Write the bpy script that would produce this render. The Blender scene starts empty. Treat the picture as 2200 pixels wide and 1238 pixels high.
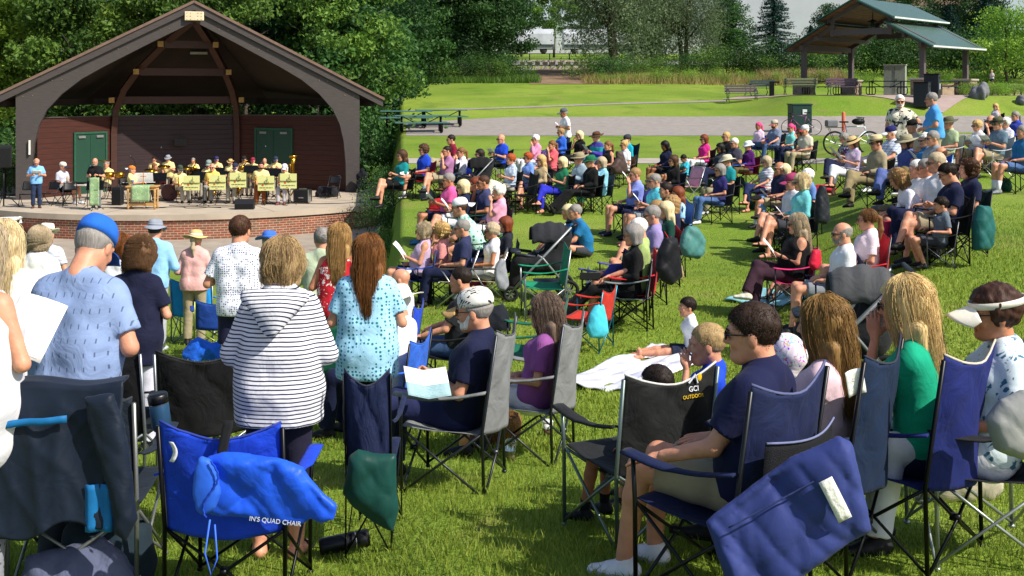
import bpy, math, random, numpy as np
from mathutils import Vector, Matrix
R = math.radians
rnd = random.Random(7); NP = np.random.RandomState(11)
SC = bpy.context.scene
COL = SC.collection
# ------------------------------------------------------------------ camera
F = 2400.0            # focal length in pixels of the 2200 px wide photograph
CZ = 3.0              # camera height in the scene
cam = bpy.data.objects.new('camera', bpy.data.cameras.new('camera')); COL.objects.link(cam)
cam.location = (0, 0, CZ); cam.rotation_euler = (R(90), 0, 0)
cam.data.sensor_width = 36; cam.data.lens = F/2200*36; cam.data.shift_y = -(619-200)/2200
cam.data.clip_end = 2000; cam.data.clip_start = .05
SC.camera = cam
SC.view_settings.view_transform = 'Standard'; SC.view_settings.look = 'None'
SC.view_settings.exposure = 0.42; SC.view_settings.gamma = 1
# ------------------------------------------------------------------ light
EL, AZ = 44.0, -30.0   # sun: from the right, a little behind the camera
sd = Vector((math.cos(R(EL))*math.cos(R(AZ)), math.cos(R(EL))*math.sin(R(AZ)), math.sin(R(EL))))
sun = bpy.data.objects.new('sun', bpy.data.lights.new('sun', 'SUN')); COL.objects.link(sun)
sun.data.energy = 4.7; sun.data.angle = R(.5); sun.data.color = (1, .94, .84)
sun.rotation_euler = sd.to_track_quat('Z', 'Y').to_euler()
w = bpy.data.worlds.new('World'); SC.world = w; w.use_nodes = True
nt = w.node_tree; bg = nt.nodes['Background']
sky = nt.nodes.new('ShaderNodeTexSky'); sky.sky_type = 'NISHITA'; sky.sun_disc = False
sky.sun_elevation = R(EL); sky.sun_rotation = R(90-AZ); sky.dust_density = 1.5
nt.links.new(sky.outputs[0], bg.inputs[0]); bg.inputs[1].default_value = .115
# ------------------------------------------------------------------ terrain
def interp(x, xs, ys): return np.interp(x, xs, ys)
LD = [0, 4.5, 5.6, 7.3, 10, 15, 22, 31, 33, 400]
LZ = [2.05, 2.2, 2.29, 2.47, 2.83, 3.4, 4.1, 4.9, 4.94, 4.94]
RD = [0, 3, 5.2, 6.0, 6.9, 7.9, 10, 12, 15, 18.5, 28, 33, 38, 50, 56, 62, 68, 75, 90, 105, 130, 200, 400]
RZ = [2.26, 2.21, 2.15, 2.26, 2.42, 2.57, 2.74, 2.85, 2.86, 2.91, 2.68, 2.34, 2.14, 1.74, 1.25, .5, .1, -.35, -1.6, -2.6, -4.0, -7, -8]
T0, T1 = (836-1100)/F, (864-1100)/F
def sstep(x): x = np.clip(x, 0, 1); return x*x*(3-2*x)
def drop(X, Y):
    X = np.asarray(X, float); Y = np.maximum(np.asarray(Y, float), .01)
    L = np.interp(Y, LD, LZ); Rr = np.interp(Y, RD, RZ)
    p2 = sstep((X-11.5)/4)*sstep((Y-53)/5)*sstep((80-Y)/8); Rr = Rr*(1-p2)+.14*p2
    Rr = Rr - .88*sstep((X/Y-.22)/.16)*sstep((Y-5)/8)*sstep((50-Y)/14)
    wd = np.clip((10-Y)/6, 0, 1)*.05
    t0 = T0-.0075*np.clip((Y-14)/8, 0, 1); t = sstep((X/Y-t0+wd)/(T1-t0+2*wd))
    return L*(1-t)+Rr*t
def gz(X, Y): return float(CZ-drop(X, Y))
def P(px, py, d): return Vector(((px-1100)*d/F, d, CZ-(py-200)*d/F))
def on_ground(px, d): X = (px-1100)*d/F; return Vector((X, d, gz(X, d)))
def solve_d(px, py, h, lo=7.6, hi=70.0):
    """depth at which something h tall on the ground has its top at pixel py"""
    ds = np.linspace(lo, hi, 1500); X = (px-1100)*ds/F
    y = 200+(drop(X, ds)-h)*F/ds
    i = int(np.argmin(np.abs(y-py))); return float(ds[i])
def ground_at(px, py, lo=3.0, hi=140.0): return solve_d(px, py, 0, lo, hi)
# ------------------------------------------------------------------ materials
MATS = {}
def C(h):
    if isinstance(h, (tuple, list)): return tuple(h[:3])
    h = h.lstrip('#'); v = [int(h[i:i+2], 16)/255 for i in (0, 2, 4)]
    return tuple((x/12.92 if x < .04045 else ((x+.055)/1.055)**2.4) for x in v)
def mat(name, color, rough=.7, metal=0, var=.12, vscale=8, bump=0, bscale=60, spec=.3, stretch=(1, 1, 1), key=None, alpha=None):
    k = key or (name, tuple(np.round(C(color), 4)), rough, metal, var, vscale, bump, bscale, spec, stretch)
    if k in MATS: return MATS[k]
    m = bpy.data.materials.new(name); m.use_nodes = True; t = m.node_tree; b = t.nodes['Principled BSDF']
    c = C(color)
    b.inputs['Roughness'].default_value = rough; b.inputs['Metallic'].default_value = metal
    b.inputs['Specular IOR Level'].default_value = spec
    b.inputs['Base Color'].default_value = (*c, 1)
    co = t.nodes.new('ShaderNodeTexCoord'); mp = t.nodes.new('ShaderNodeMapping'); mp.inputs['Scale'].default_value = stretch
    t.links.new(co.outputs['Object'], mp.inputs[0])
    if var:
        n = t.nodes.new('ShaderNodeTexNoise'); n.inputs['Scale'].default_value = vscale; n.inputs['Detail'].default_value = 5
        t.links.new(mp.outputs[0], n.inputs['Vector'])
        r = t.nodes.new('ShaderNodeValToRGB'); e = r.color_ramp.elements
        e[0].position = .3; e[1].position = .7
        e[0].color = (*[max(0, x*(1-var)) for x in c], 1); e[1].color = (*[min(1, x*(1+var)) for x in c], 1)
        t.links.new(n.outputs[0], r.inputs[0]); t.links.new(r.outputs[0], b.inputs['Base Color'])
    if bump:
        n2 = t.nodes.new('ShaderNodeTexNoise'); n2.inputs['Scale'].default_value = bscale; n2.inputs['Detail'].default_value = 3
        t.links.new(mp.outputs[0], n2.inputs['Vector'])
        bp = t.nodes.new('ShaderNodeBump'); bp.inputs['Strength'].default_value = bump; bp.inputs['Distance'].default_value = .02
        t.links.new(n2.outputs[0], bp.inputs['Height']); t.links.new(bp.outputs[0], b.inputs['Normal'])
    MATS[k] = m; return m
def ramp(t, src, stops, interp='LINEAR'):
    r = t.nodes.new('ShaderNodeValToRGB'); cr = r.color_ramp; cr.interpolation = interp
    while len(cr.elements) < len(stops): cr.elements.new(.5)
    for e, (p, c) in zip(cr.elements, stops): e.position = p; e.color = (*C(c), 1)
    t.links.new(src, r.inputs[0]); return r.outputs[0]
def mixc(t, fac, a, b, mode='MIX'):
    m = t.nodes.new('ShaderNodeMix'); m.data_type = 'RGBA'; m.blend_type = mode
    for s, v in ((m.inputs[0], fac), (m.inputs[6], a), (m.inputs[7], b)):
        if isinstance(v, (int, float)): s.default_value = v
        elif isinstance(v, tuple): s.default_value = (*v[:3], 1)
        else: t.links.new(v, s)
    return m.outputs[2]
def fabric(color, pat=None, c2='#ffffff', scale=1.0, rough=.85, wr=.35):
    """woven cloth; pat: stripe, plaid, dots, floral, leaf, tick"""
    k = ('fabric', tuple(C(color)), pat, c2 if isinstance(c2, str) else tuple(c2), scale, rough, wr)
    if k in MATS: return MATS[k]
    m = bpy.data.materials.new('cloth'); m.use_nodes = True; t = m.node_tree; b = t.nodes['Principled BSDF']
    L = t.links.new; b.inputs['Roughness'].default_value = rough; b.inputs['Specular IOR Level'].default_value = .2
    c = C(color); d = C(c2) if isinstance(c2, str) else c2
    co = t.nodes.new('ShaderNodeTexCoord').outputs['Object']
    n = t.nodes.new('ShaderNodeTexNoise'); n.inputs['Scale'].default_value = 9; n.inputs['Detail'].default_value = 4; L(co, n.inputs['Vector'])
    base = ramp(t, n.outputs[0], [(.3, tuple(x*.86 for x in c)), (.7, tuple(min(1, x*1.1) for x in c))])
    def wave(direction, sc, dist=0):
        wv = t.nodes.new('ShaderNodeTexWave'); wv.bands_direction = direction; wv.inputs['Scale'].default_value = sc
        wv.inputs['Distortion'].default_value = dist; wv.inputs['Detail'].default_value = 1; L(co, wv.inputs['Vector']); return wv.outputs['Fac']
    def voro(sc, feat='F1', rnd_=1.0):
        v = t.nodes.new('ShaderNodeTexVoronoi'); v.inputs['Scale'].default_value = sc; v.feature = feat
        v.inputs['Randomness'].default_value = rnd_; L(co, v.inputs['Vector']); return v
    if pat == 'stripe':
        f = ramp(t, wave('Z', 8.2/scale, .5), [(.0, (0, 0, 0)), (.72, (0, 0, 0)), (.82, (1, 1, 1)), (1, (1, 1, 1))]); base = mixc(t, f, base, d)
    if pat == 'wide':
        f = ramp(t, wave('Z', 2.6/scale, .3), [(.0, (0, 0, 0)), (.47, (0, 0, 0)), (.53, (1, 1, 1)), (1, (1, 1, 1))]); base = mixc(t, f, base, d)
    if pat == 'plaid':
        f = ramp(t, wave('Z', 6/scale), [(0, (0, 0, 0)), (.7, (0, 0, 0)), (.9, (.7,)*3), (1, (.7,)*3)]); base = mixc(t, f, base, d)
        f = ramp(t, wave('DIAGONAL', 4.2/scale), [(0, (0, 0, 0)), (.7, (0, 0, 0)), (.9, (.6,)*3), (1, (.6,)*3)]); base = mixc(t, f, base, d)
    if pat == 'dots':
        f = ramp(t, voro(38/scale, rnd_=.35).outputs['Distance'], [(0, (1, 1, 1)), (.28, (1, 1, 1)), (.36, (0, 0, 0)), (1, (0, 0, 0))]); base = mixc(t, f, base, d)
    if pat == 'tick':
        fx = ramp(t, wave('X', 7.6/scale, .8), [(0, (0, 0, 0)), (.92, (0, 0, 0)), (.98, (.8, .8, .8)), (1, (1, 1, 1))]); fz = ramp(t, wave('Z', 4.6/scale, .8), [(0, (0, 0, 0)), (.68, (0, 0, 0)), (.8, (.8,)*3), (1, (.8,)*3)])
        base = mixc(t, mixc(t, 1.0, fx, fz, 'MULTIPLY'), base, d)
    if pat in ('floral', 'multi', 'leaf'):
        nn = t.nodes.new('ShaderNodeTexNoise'); nn.inputs['Scale'].default_value = 22/scale; nn.inputs['Detail'].default_value = 2; L(co, nn.inputs['Vector'])
        mx = mixc(t, .09*scale, co, nn.outputs[1], 'LINEAR_LIGHT')
        v = t.nodes.new('ShaderNodeTexVoronoi'); v.inputs['Scale'].default_value = (13 if pat != 'multi' else 24)/scale; L(mx, v.inputs['Vector'])
        f = ramp(t, v.outputs['Distance'], [(0, (1, 1, 1)), (.36, (1, 1, 1)), (.42, (0, 0, 0)), (1, (0, 0, 0))])
        dc = d
        if pat == 'multi':
            dc = mixc(t, .75, d, v.outputs['Color'])
        if pat == 'leaf':
            wv = wave('DIAGONAL', 16/scale, 6); f2 = ramp(t, wv, [(0, (1, 1, 1)), (.55, (1, 1, 1)), (.65, (0, 0, 0)), (1, (0, 0, 0))])
            f = mixc(t, 1.0, f, f2, 'MULTIPLY')
        base = mixc(t, f, base, dc)
    L(base, b.inputs['Base Color'])
    n2 = t.nodes.new('ShaderNodeTexNoise'); n2.inputs['Scale'].default_value = 5.5; n2.inputs['Detail'].default_value = 3; n2.inputs['Roughness'].default_value = .5; n2.inputs['Distortion'].default_value = 1.6
    L(co, n2.inputs['Vector'])
    bp = t.nodes.new('ShaderNodeBump'); bp.inputs['Strength'].default_value = wr; bp.inputs['Distance'].default_value = .035
    L(n2.outputs[0], bp.inputs['Height']); L(bp.outputs[0], b.inputs['Normal'])
    try: b.inputs['Sheen Weight'].default_value = .03
    except Exception: pass
    MATS[k] = m; return m
def metal(color='#3a3b3d', rough=.35, met=.7): return mat('metal', color, rough, met, .08, 20, spec=.5)
SKINS = {}
def skin(i=0):
    cols = ['#c98d70', '#b97c5c', '#d8a083', '#7c4a30', '#a3694a']
    if i not in SKINS:
        SKINS[i] = (mat('skin', cols[i], .5, 0, .16, 14, .10, 45, .35), mat('lips', tuple(x*f for x, f in zip(C(cols[i]), (.8, .45, .5))), .45, 0, 0))
    return SKINS[i]
HC = {'br': '#4a3020', 'dk': '#241a15', 'bk': '#0f0d0d', 'bl': '#c2a066', 'lb': '#dcc79a', 'gr': '#8b8681', 'wh': '#e2ddd5', 'au': '#74381f',
      'rd': '#a2481f', 'pk': '#e2407c', 'sb': '#9c7a50', 'gb': '#b3a184', 'lbr': '#7a5432'}
def hairmat(c):
    k = ('hair', c)
    if k in MATS: return MATS[k]
    col = C(HC.get(c, c)); m = bpy.data.materials.new('hair'); m.use_nodes = True; t = m.node_tree; b = t.nodes['Principled BSDF']; L = t.links.new
    b.inputs['Roughness'].default_value = .58; b.inputs['Specular IOR Level'].default_value = .22
    co = t.nodes.new('ShaderNodeTexCoord').outputs['Object']; mp = t.nodes.new('ShaderNodeMapping'); mp.inputs['Scale'].default_value = (1, 1, .12); L(co, mp.inputs[0])
    n = t.nodes.new('ShaderNodeTexNoise'); n.inputs['Scale'].default_value = 110; n.inputs['Detail'].default_value = 3; L(mp.outputs[0], n.inputs['Vector'])
    at = t.nodes.new('ShaderNodeAttribute'); at.attribute_name = 'tone'
    base = ramp(t, n.outputs[0], [(.25, tuple(x*.68 for x in col)), (.75, tuple(min(1, x*1.25) for x in col))])
    ton = ramp(t, at.outputs['Fac'], [(0, (1, 1, 1)), (.01, (.5, .47, .44)), (.5, (1, 1, 1)), (1, (1.0, 1.0, 1.0))])
    L(mixc(t, 1.0, base, ton, 'MULTIPLY'), b.inputs['Base Color'])
    bp = t.nodes.new('ShaderNodeBump'); bp.inputs['Strength'].default_value = .35; bp.inputs['Distance'].default_value = .008
    L(n.outputs[0], bp.inputs['Height']); L(bp.outputs[0], b.inputs['Normal'])
    MATS[k] = m; return m
# ------------------------------------------------------------------ mesh helpers
def make(name, V, Fc, mats=(), parent=None, smooth=True, midx=None, tone=None):
    """arrays -> linked mesh object; Fc = list/array of faces (all same size array, or ragged list)"""
    me = bpy.data.meshes.new(name)
    V = np.asarray(V, np.float32).reshape(-1, 3)
    if isinstance(Fc, np.ndarray) and Fc.ndim == 2:
        nf, k = Fc.shape; loops = Fc.ravel(); starts = np.arange(nf)*k; tot = np.full(nf, k)
    else:
        tot = np.array([len(f) for f in Fc]); nf = len(Fc); loops = np.concatenate([np.asarray(f) for f in Fc]) if nf else np.zeros(0); starts = np.concatenate([[0], np.cumsum(tot)[:-1]])
    me.vertices.add(len(V)); me.vertices.foreach_set('co', V.ravel())
    me.loops.add(len(loops)); me.loops.foreach_set('vertex_index', loops.astype(np.int32))
    me.polygons.add(nf); me.polygons.foreach_set('loop_start', starts.astype(np.int32)); me.polygons.foreach_set('loop_total', tot.astype(np.int32))
    for m in (mats if isinstance(mats, (list, tuple)) else [mats]): me.materials.append(m)
    if midx is not None: me.polygons.foreach_set('material_index', np.asarray(midx, np.int32))
    me.update(calc_edges=True); me.validate()
    me.polygons.foreach_set('use_smooth', np.full(len(me.polygons), bool(smooth)))
    if tone is not None:
        a = me.attributes.new('tone', 'FLOAT', 'POINT'); a.data.foreach_set('value', np.asarray(tone, np.float32))
    o = bpy.data.objects.new(name, me); COL.objects.link(o)
    if parent: o.parent = parent
    return o
class MB:
    """collects primitives into one mesh"""
    def __init__(s): s.V = []; s.F = []; s.M = []; s.n = 0; s.S = []
    def add(s, V, Fc, mi=0):
        V = np.asarray(V, float).reshape(-1, 3); s.V.append(V)
        for f in Fc: s.F.append(tuple(int(i)+s.n for i in f)); s.M.append(mi)
        s.n += len(V); return s
    def box(s, c, size, mi=0, rot=None, bev=0.0):
        x, y, z = [v/2 for v in size]
        if bev:
            b = min(bev, x*.9, y*.9, z*.9); V = []
            for sx in (-1, 1):
                for sy in (-1, 1):
                    for sz in (-1, 1):
                        V += [(sx*(x-b), sy*(y-b), sz*z), (sx*(x-b), sy*y, sz*(z-b)), (sx*x, sy*(y-b), sz*(z-b))]
            V = np.array(V); Fc = hull_faces(V)
        else:
            V = np.array([(sx*x, sy*y, sz*z) for sx in (-1, 1) for sy in (-1, 1) for sz in (-1, 1)])
            Fc = [(0, 1, 3, 2), (4, 6, 7, 5), (0, 4, 5, 1), (2, 3, 7, 6), (0, 2, 6, 4), (1, 5, 7, 3)]
        if rot is not None: V = V @ np.array(rot.to_3x3()).T
        return s.add(V+np.array(c), Fc, mi)
    def bar(s, a, b, w_, h_, mi=0, up=(0, 0, 1)):
        a = Vector(a); b = Vector(b); d = (b-a); l = d.length; d.normalize(); u = Vector(up)
        if abs(d.dot(u)) > .98: u = Vector((0, 1, 0))
        x = d.cross(u).normalized(); z = x.cross(d)
        V = [a+x*(sx*w_/2)+z*(sz*h_/2)+d*(t*l) for t in (0, 1) for sx, sz in ((-1, -1), (1, -1), (1, 1), (-1, 1))]
        return s.add([tuple(v) for v in V], [(3, 2, 1, 0), (4, 5, 6, 7), (0, 1, 5, 4), (1, 2, 6, 5), (2, 3, 7, 6), (3, 0, 4, 7)], mi)
    def tube(s, pts, r, seg=8, mi=0, closed=False):
        pts = np.array([tuple(p) for p in pts], float); n = len(pts)
        rr = np.full(n, r) if np.isscalar(r) else np.asarray(r, float)
        T = np.gradient(pts, axis=0); T /= np.linalg.norm(T, axis=1)[:, None]+1e-9
        if closed: T[0] = T[-1] = (pts[1]-pts[-2])/(np.linalg.norm(pts[1]-pts[-2])+1e-9)
        u = np.array([0, 0, 1.]) if abs(T[0][2]) < .9 else np.array([1., 0, 0])
        V = []
        for i in range(n):
            u = u-T[i]*u.dot(T[i]); u /= np.linalg.norm(u)+1e-9; v = np.cross(T[i], u)
            for k in range(seg):
                a = 2*math.pi*k/seg; V.append(pts[i]+rr[i]*(math.cos(a)*u+math.sin(a)*v))
        Fc = [(i*seg+k, i*seg+(k+1) % seg, (i+1)*seg+(k+1) % seg, (i+1)*seg+k) for i in range(n-1) for k in range(seg)]
        if not closed: Fc += [tuple(range(seg))[::-1], tuple((n-1)*seg+k for k in range(seg))]
        return s.add(V, Fc, mi)
    def lathe(s, prof, c=(0, 0, 0), seg=24, mi=0, rot=None, wob=None):
        n = len(prof); V = []
        for i, (r, z) in enumerate(prof):
            for k in range(seg):
                a = 2*math.pi*k/seg; rr, zz = r, z
                if wob: rr, zz = wob(r, z, a)
                V.append((rr*math.cos(a), rr*math.sin(a), zz))
        V = np.array(V)
        if rot is not None: V = V @ np.array(rot.to_3x3()).T
        Fc = [(i*seg+k, i*seg+(k+1) % seg, (i+1)*seg+(k+1) % seg, (i+1)*seg+k) for i in range(n-1) for k in range(seg)]
        if prof[0][0] > 1e-4: Fc.append(tuple(range(seg))[::-1])
        if prof[-1][0] > 1e-4: Fc.append(tuple((n-1)*seg+k for k in range(seg)))
        return s.add(V+np.array(c), Fc, mi)
    def prism(s, poly, axis, a, b, mi=0, frame=None):
        """polygon (2D) extruded: frame = (origin, u, v, n)"""
        o, u, v, n = [np.array(q, float) for q in frame]
        k = len(poly); V = [o+u*p[0]+v*p[1]+n*t for t in (a, b) for p in poly]
        Fc = [tuple(range(k))[::-1], tuple(range(k, 2*k))]+[(i, (i+1) % k, k+(i+1) % k, k+i) for i in range(k)]
        return s.add(V, Fc, mi)
    def grid(s, fn, nu, nv, mi=0, thick=0.0):
        """fn(u,v)->point, u,v in 0..1"""
        V = np.array([tuple(fn(i/nu, j/nv)) for j in range(nv+1) for i in range(nu+1)]); W = nu+1
        Fc = [(j*W+i, j*W+i+1, (j+1)*W+i+1, (j+1)*W+i) for j in range(nv) for i in range(nu)]
        if thick:
            G = V.reshape(nv+1, nu+1, 3); N = np.cross(np.gradient(G, axis=1), np.gradient(G, axis=0)); N /= np.linalg.norm(N, axis=2)[..., None]+1e-9
            V2 = (G-N*thick).reshape(-1, 3); m = len(V)
            rim = [j*W for j in range(nv+1)][::-1][:-1]+[i for i in range(nu)]+[j*W+nu for j in range(nv)]+[nv*W+i for i in range(nu+1)][::-1][:-1]
            Fc = Fc+[tuple(q+m for q in f[::-1]) for f in Fc]+[(a, a+m, b+m, b) for a, b in zip(rim, rim[1:]+rim[:1])]
            V = np.vstack([V, V2])
        return s.add(V, Fc, mi)
    def ball(s, c, r, mi=0, seg=10, rings=7):
        r = (r, r, r) if np.isscalar(r) else r; V = []; Fc = []
        for i in range(rings+1):
            th = math.pi*i/rings
            for k in range(seg): V.append((c[0]+r[0]*math.sin(th)*math.cos(2*math.pi*k/seg), c[1]+r[1]*math.sin(th)*math.sin(2*math.pi*k/seg), c[2]+r[2]*math.cos(th)))
        Fc = [(i*seg+k, (i+1)*seg+k, (i+1)*seg+(k+1) % seg, i*seg+(k+1) % seg) for i in range(rings) for k in range(seg)]
        return s.add(V, Fc, mi)
    def build(s, name, mats, parent=None, smooth=False):
        V = np.vstack(s.V) if s.V else np.zeros((0, 3))
        return make(name, V, s.F, mats, parent, smooth, s.M)
def hull_faces(V):
    import bmesh
    bm = bmesh.new(); vs = [bm.verts.new(v) for v in V]; bm.verts.index_update()
    bmesh.ops.convex_hull(bm, input=vs); bm.verts.index_update()
    bmesh.ops.dissolve_limit(bm, angle_limit=.02, verts=bm.verts, edges=bm.edges) if False else None
    Fc = [tuple(v.index for v in f.verts) for f in bm.faces]; bm.free(); return Fc
def tag(o, label=None, cat=None, group=None, kind=None):
    if label: o['label'] = label
    if cat: o['category'] = cat
    if group: o['group'] = group
    if kind: o['kind'] = kind
    return o
def empty(name, loc=(0, 0, 0), rz=0, label=None, cat=None, group=None):
    o = bpy.data.objects.new(name, None); COL.objects.link(o); o.location = loc; o.rotation_euler = (0, 0, rz); o.empty_display_size = .1
    return tag(o, label, cat, group)
def copy_tree(o, parent=None, top=True):
    c = o.copy(); COL.objects.link(c)
    if parent: c.parent = parent
    for ch in list(o.children): copy_tree(ch, c, False)
    return c
import zlib
def crc(k): return zlib.crc32(repr(k).encode())
# ------------------------------------------------------------------ signed distance modelling
def snets(V, org, h):
    s = V < 0
    nx, ny, nz = V.shape
    cs = [s[i:nx-1+i, j:ny-1+j, k:nz-1+k] for i in (0, 1) for j in (0, 1) for k in (0, 1)]
    anyv = np.logical_or.reduce(cs); allv = np.logical_and.reduce(cs); act = anyv & ~allv
    idx = np.full(act.shape, -1, np.int64); I = np.argwhere(act); idx[act] = np.arange(len(I))
    acc = np.zeros((len(I), 3)); cnt = np.zeros(len(I))
    cv = lambda d: V[I[:, 0]+d[0], I[:, 1]+d[1], I[:, 2]+d[2]]
    for ax in range(3):
        oth = [a for a in range(3) if a != ax]
        for p in (0, 1):
            for q in (0, 1):
                a = [0, 0, 0]; a[oth[0]] = p; a[oth[1]] = q; b = list(a); b[ax] = 1
                va, vb = cv(a), cv(b); m = (va < 0) != (vb < 0)
                t = np.where(m, va/np.where(m, va-vb, 1), 0)
                pt = np.zeros((len(I), 3)); pt += np.array(a); pt[:, ax] = t
                acc[m] += pt[m]; cnt[m] += 1
    verts = (I+acc/np.maximum(cnt, 1)[:, None])*h+org
    faces = []
    for ax in range(3):
        o1, o2 = [a for a in range(3) if a != ax]
        if ax == 1: o1, o2 = o2, o1
        sl0 = [slice(None)]*3; sl1 = [slice(None)]*3; sl0[ax] = slice(0, -1); sl1[ax] = slice(1, None)
        df = s[tuple(sl0)] != s[tuple(sl1)]
        E = np.argwhere(df); E = E[(E[:, o1] > 0) & (E[:, o2] > 0) & (E[:, o1] < V.shape[o1]-1) & (E[:, o2] < V.shape[o2]-1)]
        if not len(E): continue
        neg = s[E[:, 0], E[:, 1], E[:, 2]]
        def cell(d1, d2):
            e = E.copy(); e[:, o1] += d1; e[:, o2] += d2; return idx[e[:, 0], e[:, 1], e[:, 2]]
        q = np.stack([cell(-1, -1), cell(0, -1), cell(0, 0), cell(-1, 0)], 1)
        q[~neg] = q[~neg][:, ::-1]; faces.append(q)
    return verts, np.vstack(faces) if faces else np.zeros((0, 4), int)
def wob(X, Y, Z, f, ph=0.0):
    return (np.sin(f*(X*1.1+.6*Y+.3*Z)+ph)+np.sin(f*(-.5*X+1.2*Y+.5*Z)*1.31+1.7+ph*2)+np.sin(f*(.4*X-.4*Y+1.25*Z)*.83+.6+ph*3)+.6*np.sin(f*2.3*(.7*X+.8*Y-.6*Z)+2.1+ph))/3.6
class SDF:
    """list of primitives: ('c',a,b,ra,rb,k,cuts) round cones; ('e',c,rad,k,rotmat) ellipsoids; negatives with neg=True"""
    def __init__(s): s.p = []; s.cuts = []; s.noise = None
    def cone(s, a, b, ra, rb=None, k=.03, cuts=(), neg=False): s.p.append(('c', np.array(a, float), np.array(b, float), ra, ra if rb is None else rb, k, cuts, neg)); return s
    def ell(s, c, rad, k=.02, neg=False, rot=None): s.p.append(('e', np.array(c, float), np.array(rad, float)*np.ones(3), k, neg, rot)); return s
    def cut(s, pt, n): s.cuts.append((np.array(pt, float), np.array(n, float))); return s
    def mesh(s, h):
        lo = np.full(3, 9e9); hi = -lo
        for p in s.p:
            if p[0] == 'c' and not p[7]:
                r = max(p[3], p[4]); lo = np.minimum(lo, np.minimum(p[1], p[2])-r); hi = np.maximum(hi, np.maximum(p[1], p[2])+r)
            elif p[0] == 'e' and not p[4]:
                r = p[2].max() if p[5] is not None else p[2]; lo = np.minimum(lo, p[1]-r); hi = np.maximum(hi, p[1]+r)
        lo -= .03+2*h; hi += .03+2*h
        n = np.ceil((hi-lo)/h).astype(int)+1
        V = np.full(n, 1.0, np.float32)
        ax = [lo[i]+h*np.arange(n[i]) for i in range(3)]
        for p in s.p:
            if p[0] == 'c': c0 = np.minimum(p[1], p[2]); c1 = np.maximum(p[1], p[2]); r = max(p[3], p[4]); k = p[5]; neg = p[7]
            else: c0 = c1 = p[1]; r = p[2].max(); k = p[3]; neg = p[4]
            m = r+k+3*h
            i0 = np.clip(np.floor((c0-m-lo)/h).astype(int), 0, n); i1 = np.clip(np.ceil((c1+m-lo)/h).astype(int)+1, 0, n)
            sl = tuple(slice(a, b) for a, b in zip(i0, i1))
            X, Y, Z = np.meshgrid(*[ax[i][sl[i]] for i in range(3)], indexing='ij', sparse=True)
            if p[0] == 'c':
                a, b = p[1], p[2]; d = b-a; L = d.dot(d)+1e-9
                t = np.clip(((X-a[0])*d[0]+(Y-a[1])*d[1]+(Z-a[2])*d[2])/L, 0, 1)
                v = np.sqrt((X-a[0]-t*d[0])**2+(Y-a[1]-t*d[1])**2+(Z-a[2]-t*d[2])**2)-(p[3]+(p[4]-p[3])*t)
                for (pt, nn) in p[6]: v = np.maximum(v, (X-pt[0])*nn[0]+(Y-pt[1])*nn[1]+(Z-pt[2])*nn[2])
            else:
                x, y, z = X-p[1][0], Y-p[1][1], Z-p[1][2]
                if p[5] is not None:
                    M = p[5]; x, y, z = (M[0][0]*x+M[1][0]*y+M[2][0]*z, M[0][1]*x+M[1][1]*y+M[2][1]*z, M[0][2]*x+M[1][2]*y+M[2][2]*z)
                q = np.sqrt((x/p[2][0])**2+(y/p[2][1])**2+(z/p[2][2])**2)
                q2 = np.sqrt((x/p[2][0]**2)**2+(y/p[2][1]**2)**2+(z/p[2][2]**2)**2)+1e-9
                v = q*(q-1)/q2
            o = V[sl]
            if neg: V[sl] = np.maximum(o, -v) if k <= 0 else -smin(-o, v, k)
            else: V[sl] = smin(o, v, k) if k > 0 else np.minimum(o, v)
        X, Y, Z = np.meshgrid(*ax, indexing='ij', sparse=True)
        if s.noise: V = V+s.noise(X, Y, Z).astype(np.float32)
        for pt, nn in s.cuts: V = np.maximum(V, (X-pt[0])*nn[0]+(Y-pt[1])*nn[1]+(Z-pt[2])*nn[2])
        if callable(getattr(s, 'post', None)): V = s.post(V, X, Y, Z)
        V[0] = V[-1] = 1; V[:, 0] = V[:, -1] = 1; V[:, :, 0] = V[:, :, -1] = 1
        return snets(V, lo, h)
def smin(a, b, k):
    h = np.clip(.5+.5*(b-a)/k, 0, 1); return b+(a-b)*h-k*h*(1-h)
def crease(X, Y, Z, f, ph=0.0):
    w_ = .05*wob(X, Y, Z, 9, ph)
    a = 1-np.abs(np.sin(f*(.8*X+.35*Y+.75*Z+w_)+ph)); b = 1-np.abs(np.sin(f*1.37*(-.7*X+.4*Y+.8*Z+w_*1.3)+1.3+ph)); c = 1-np.abs(np.sin(f*.71*(.9*X-.3*Y+.15*Z-w_)+2.2+ph))
    return .45*a*a+.35*b*b+.4*c*c
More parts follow.
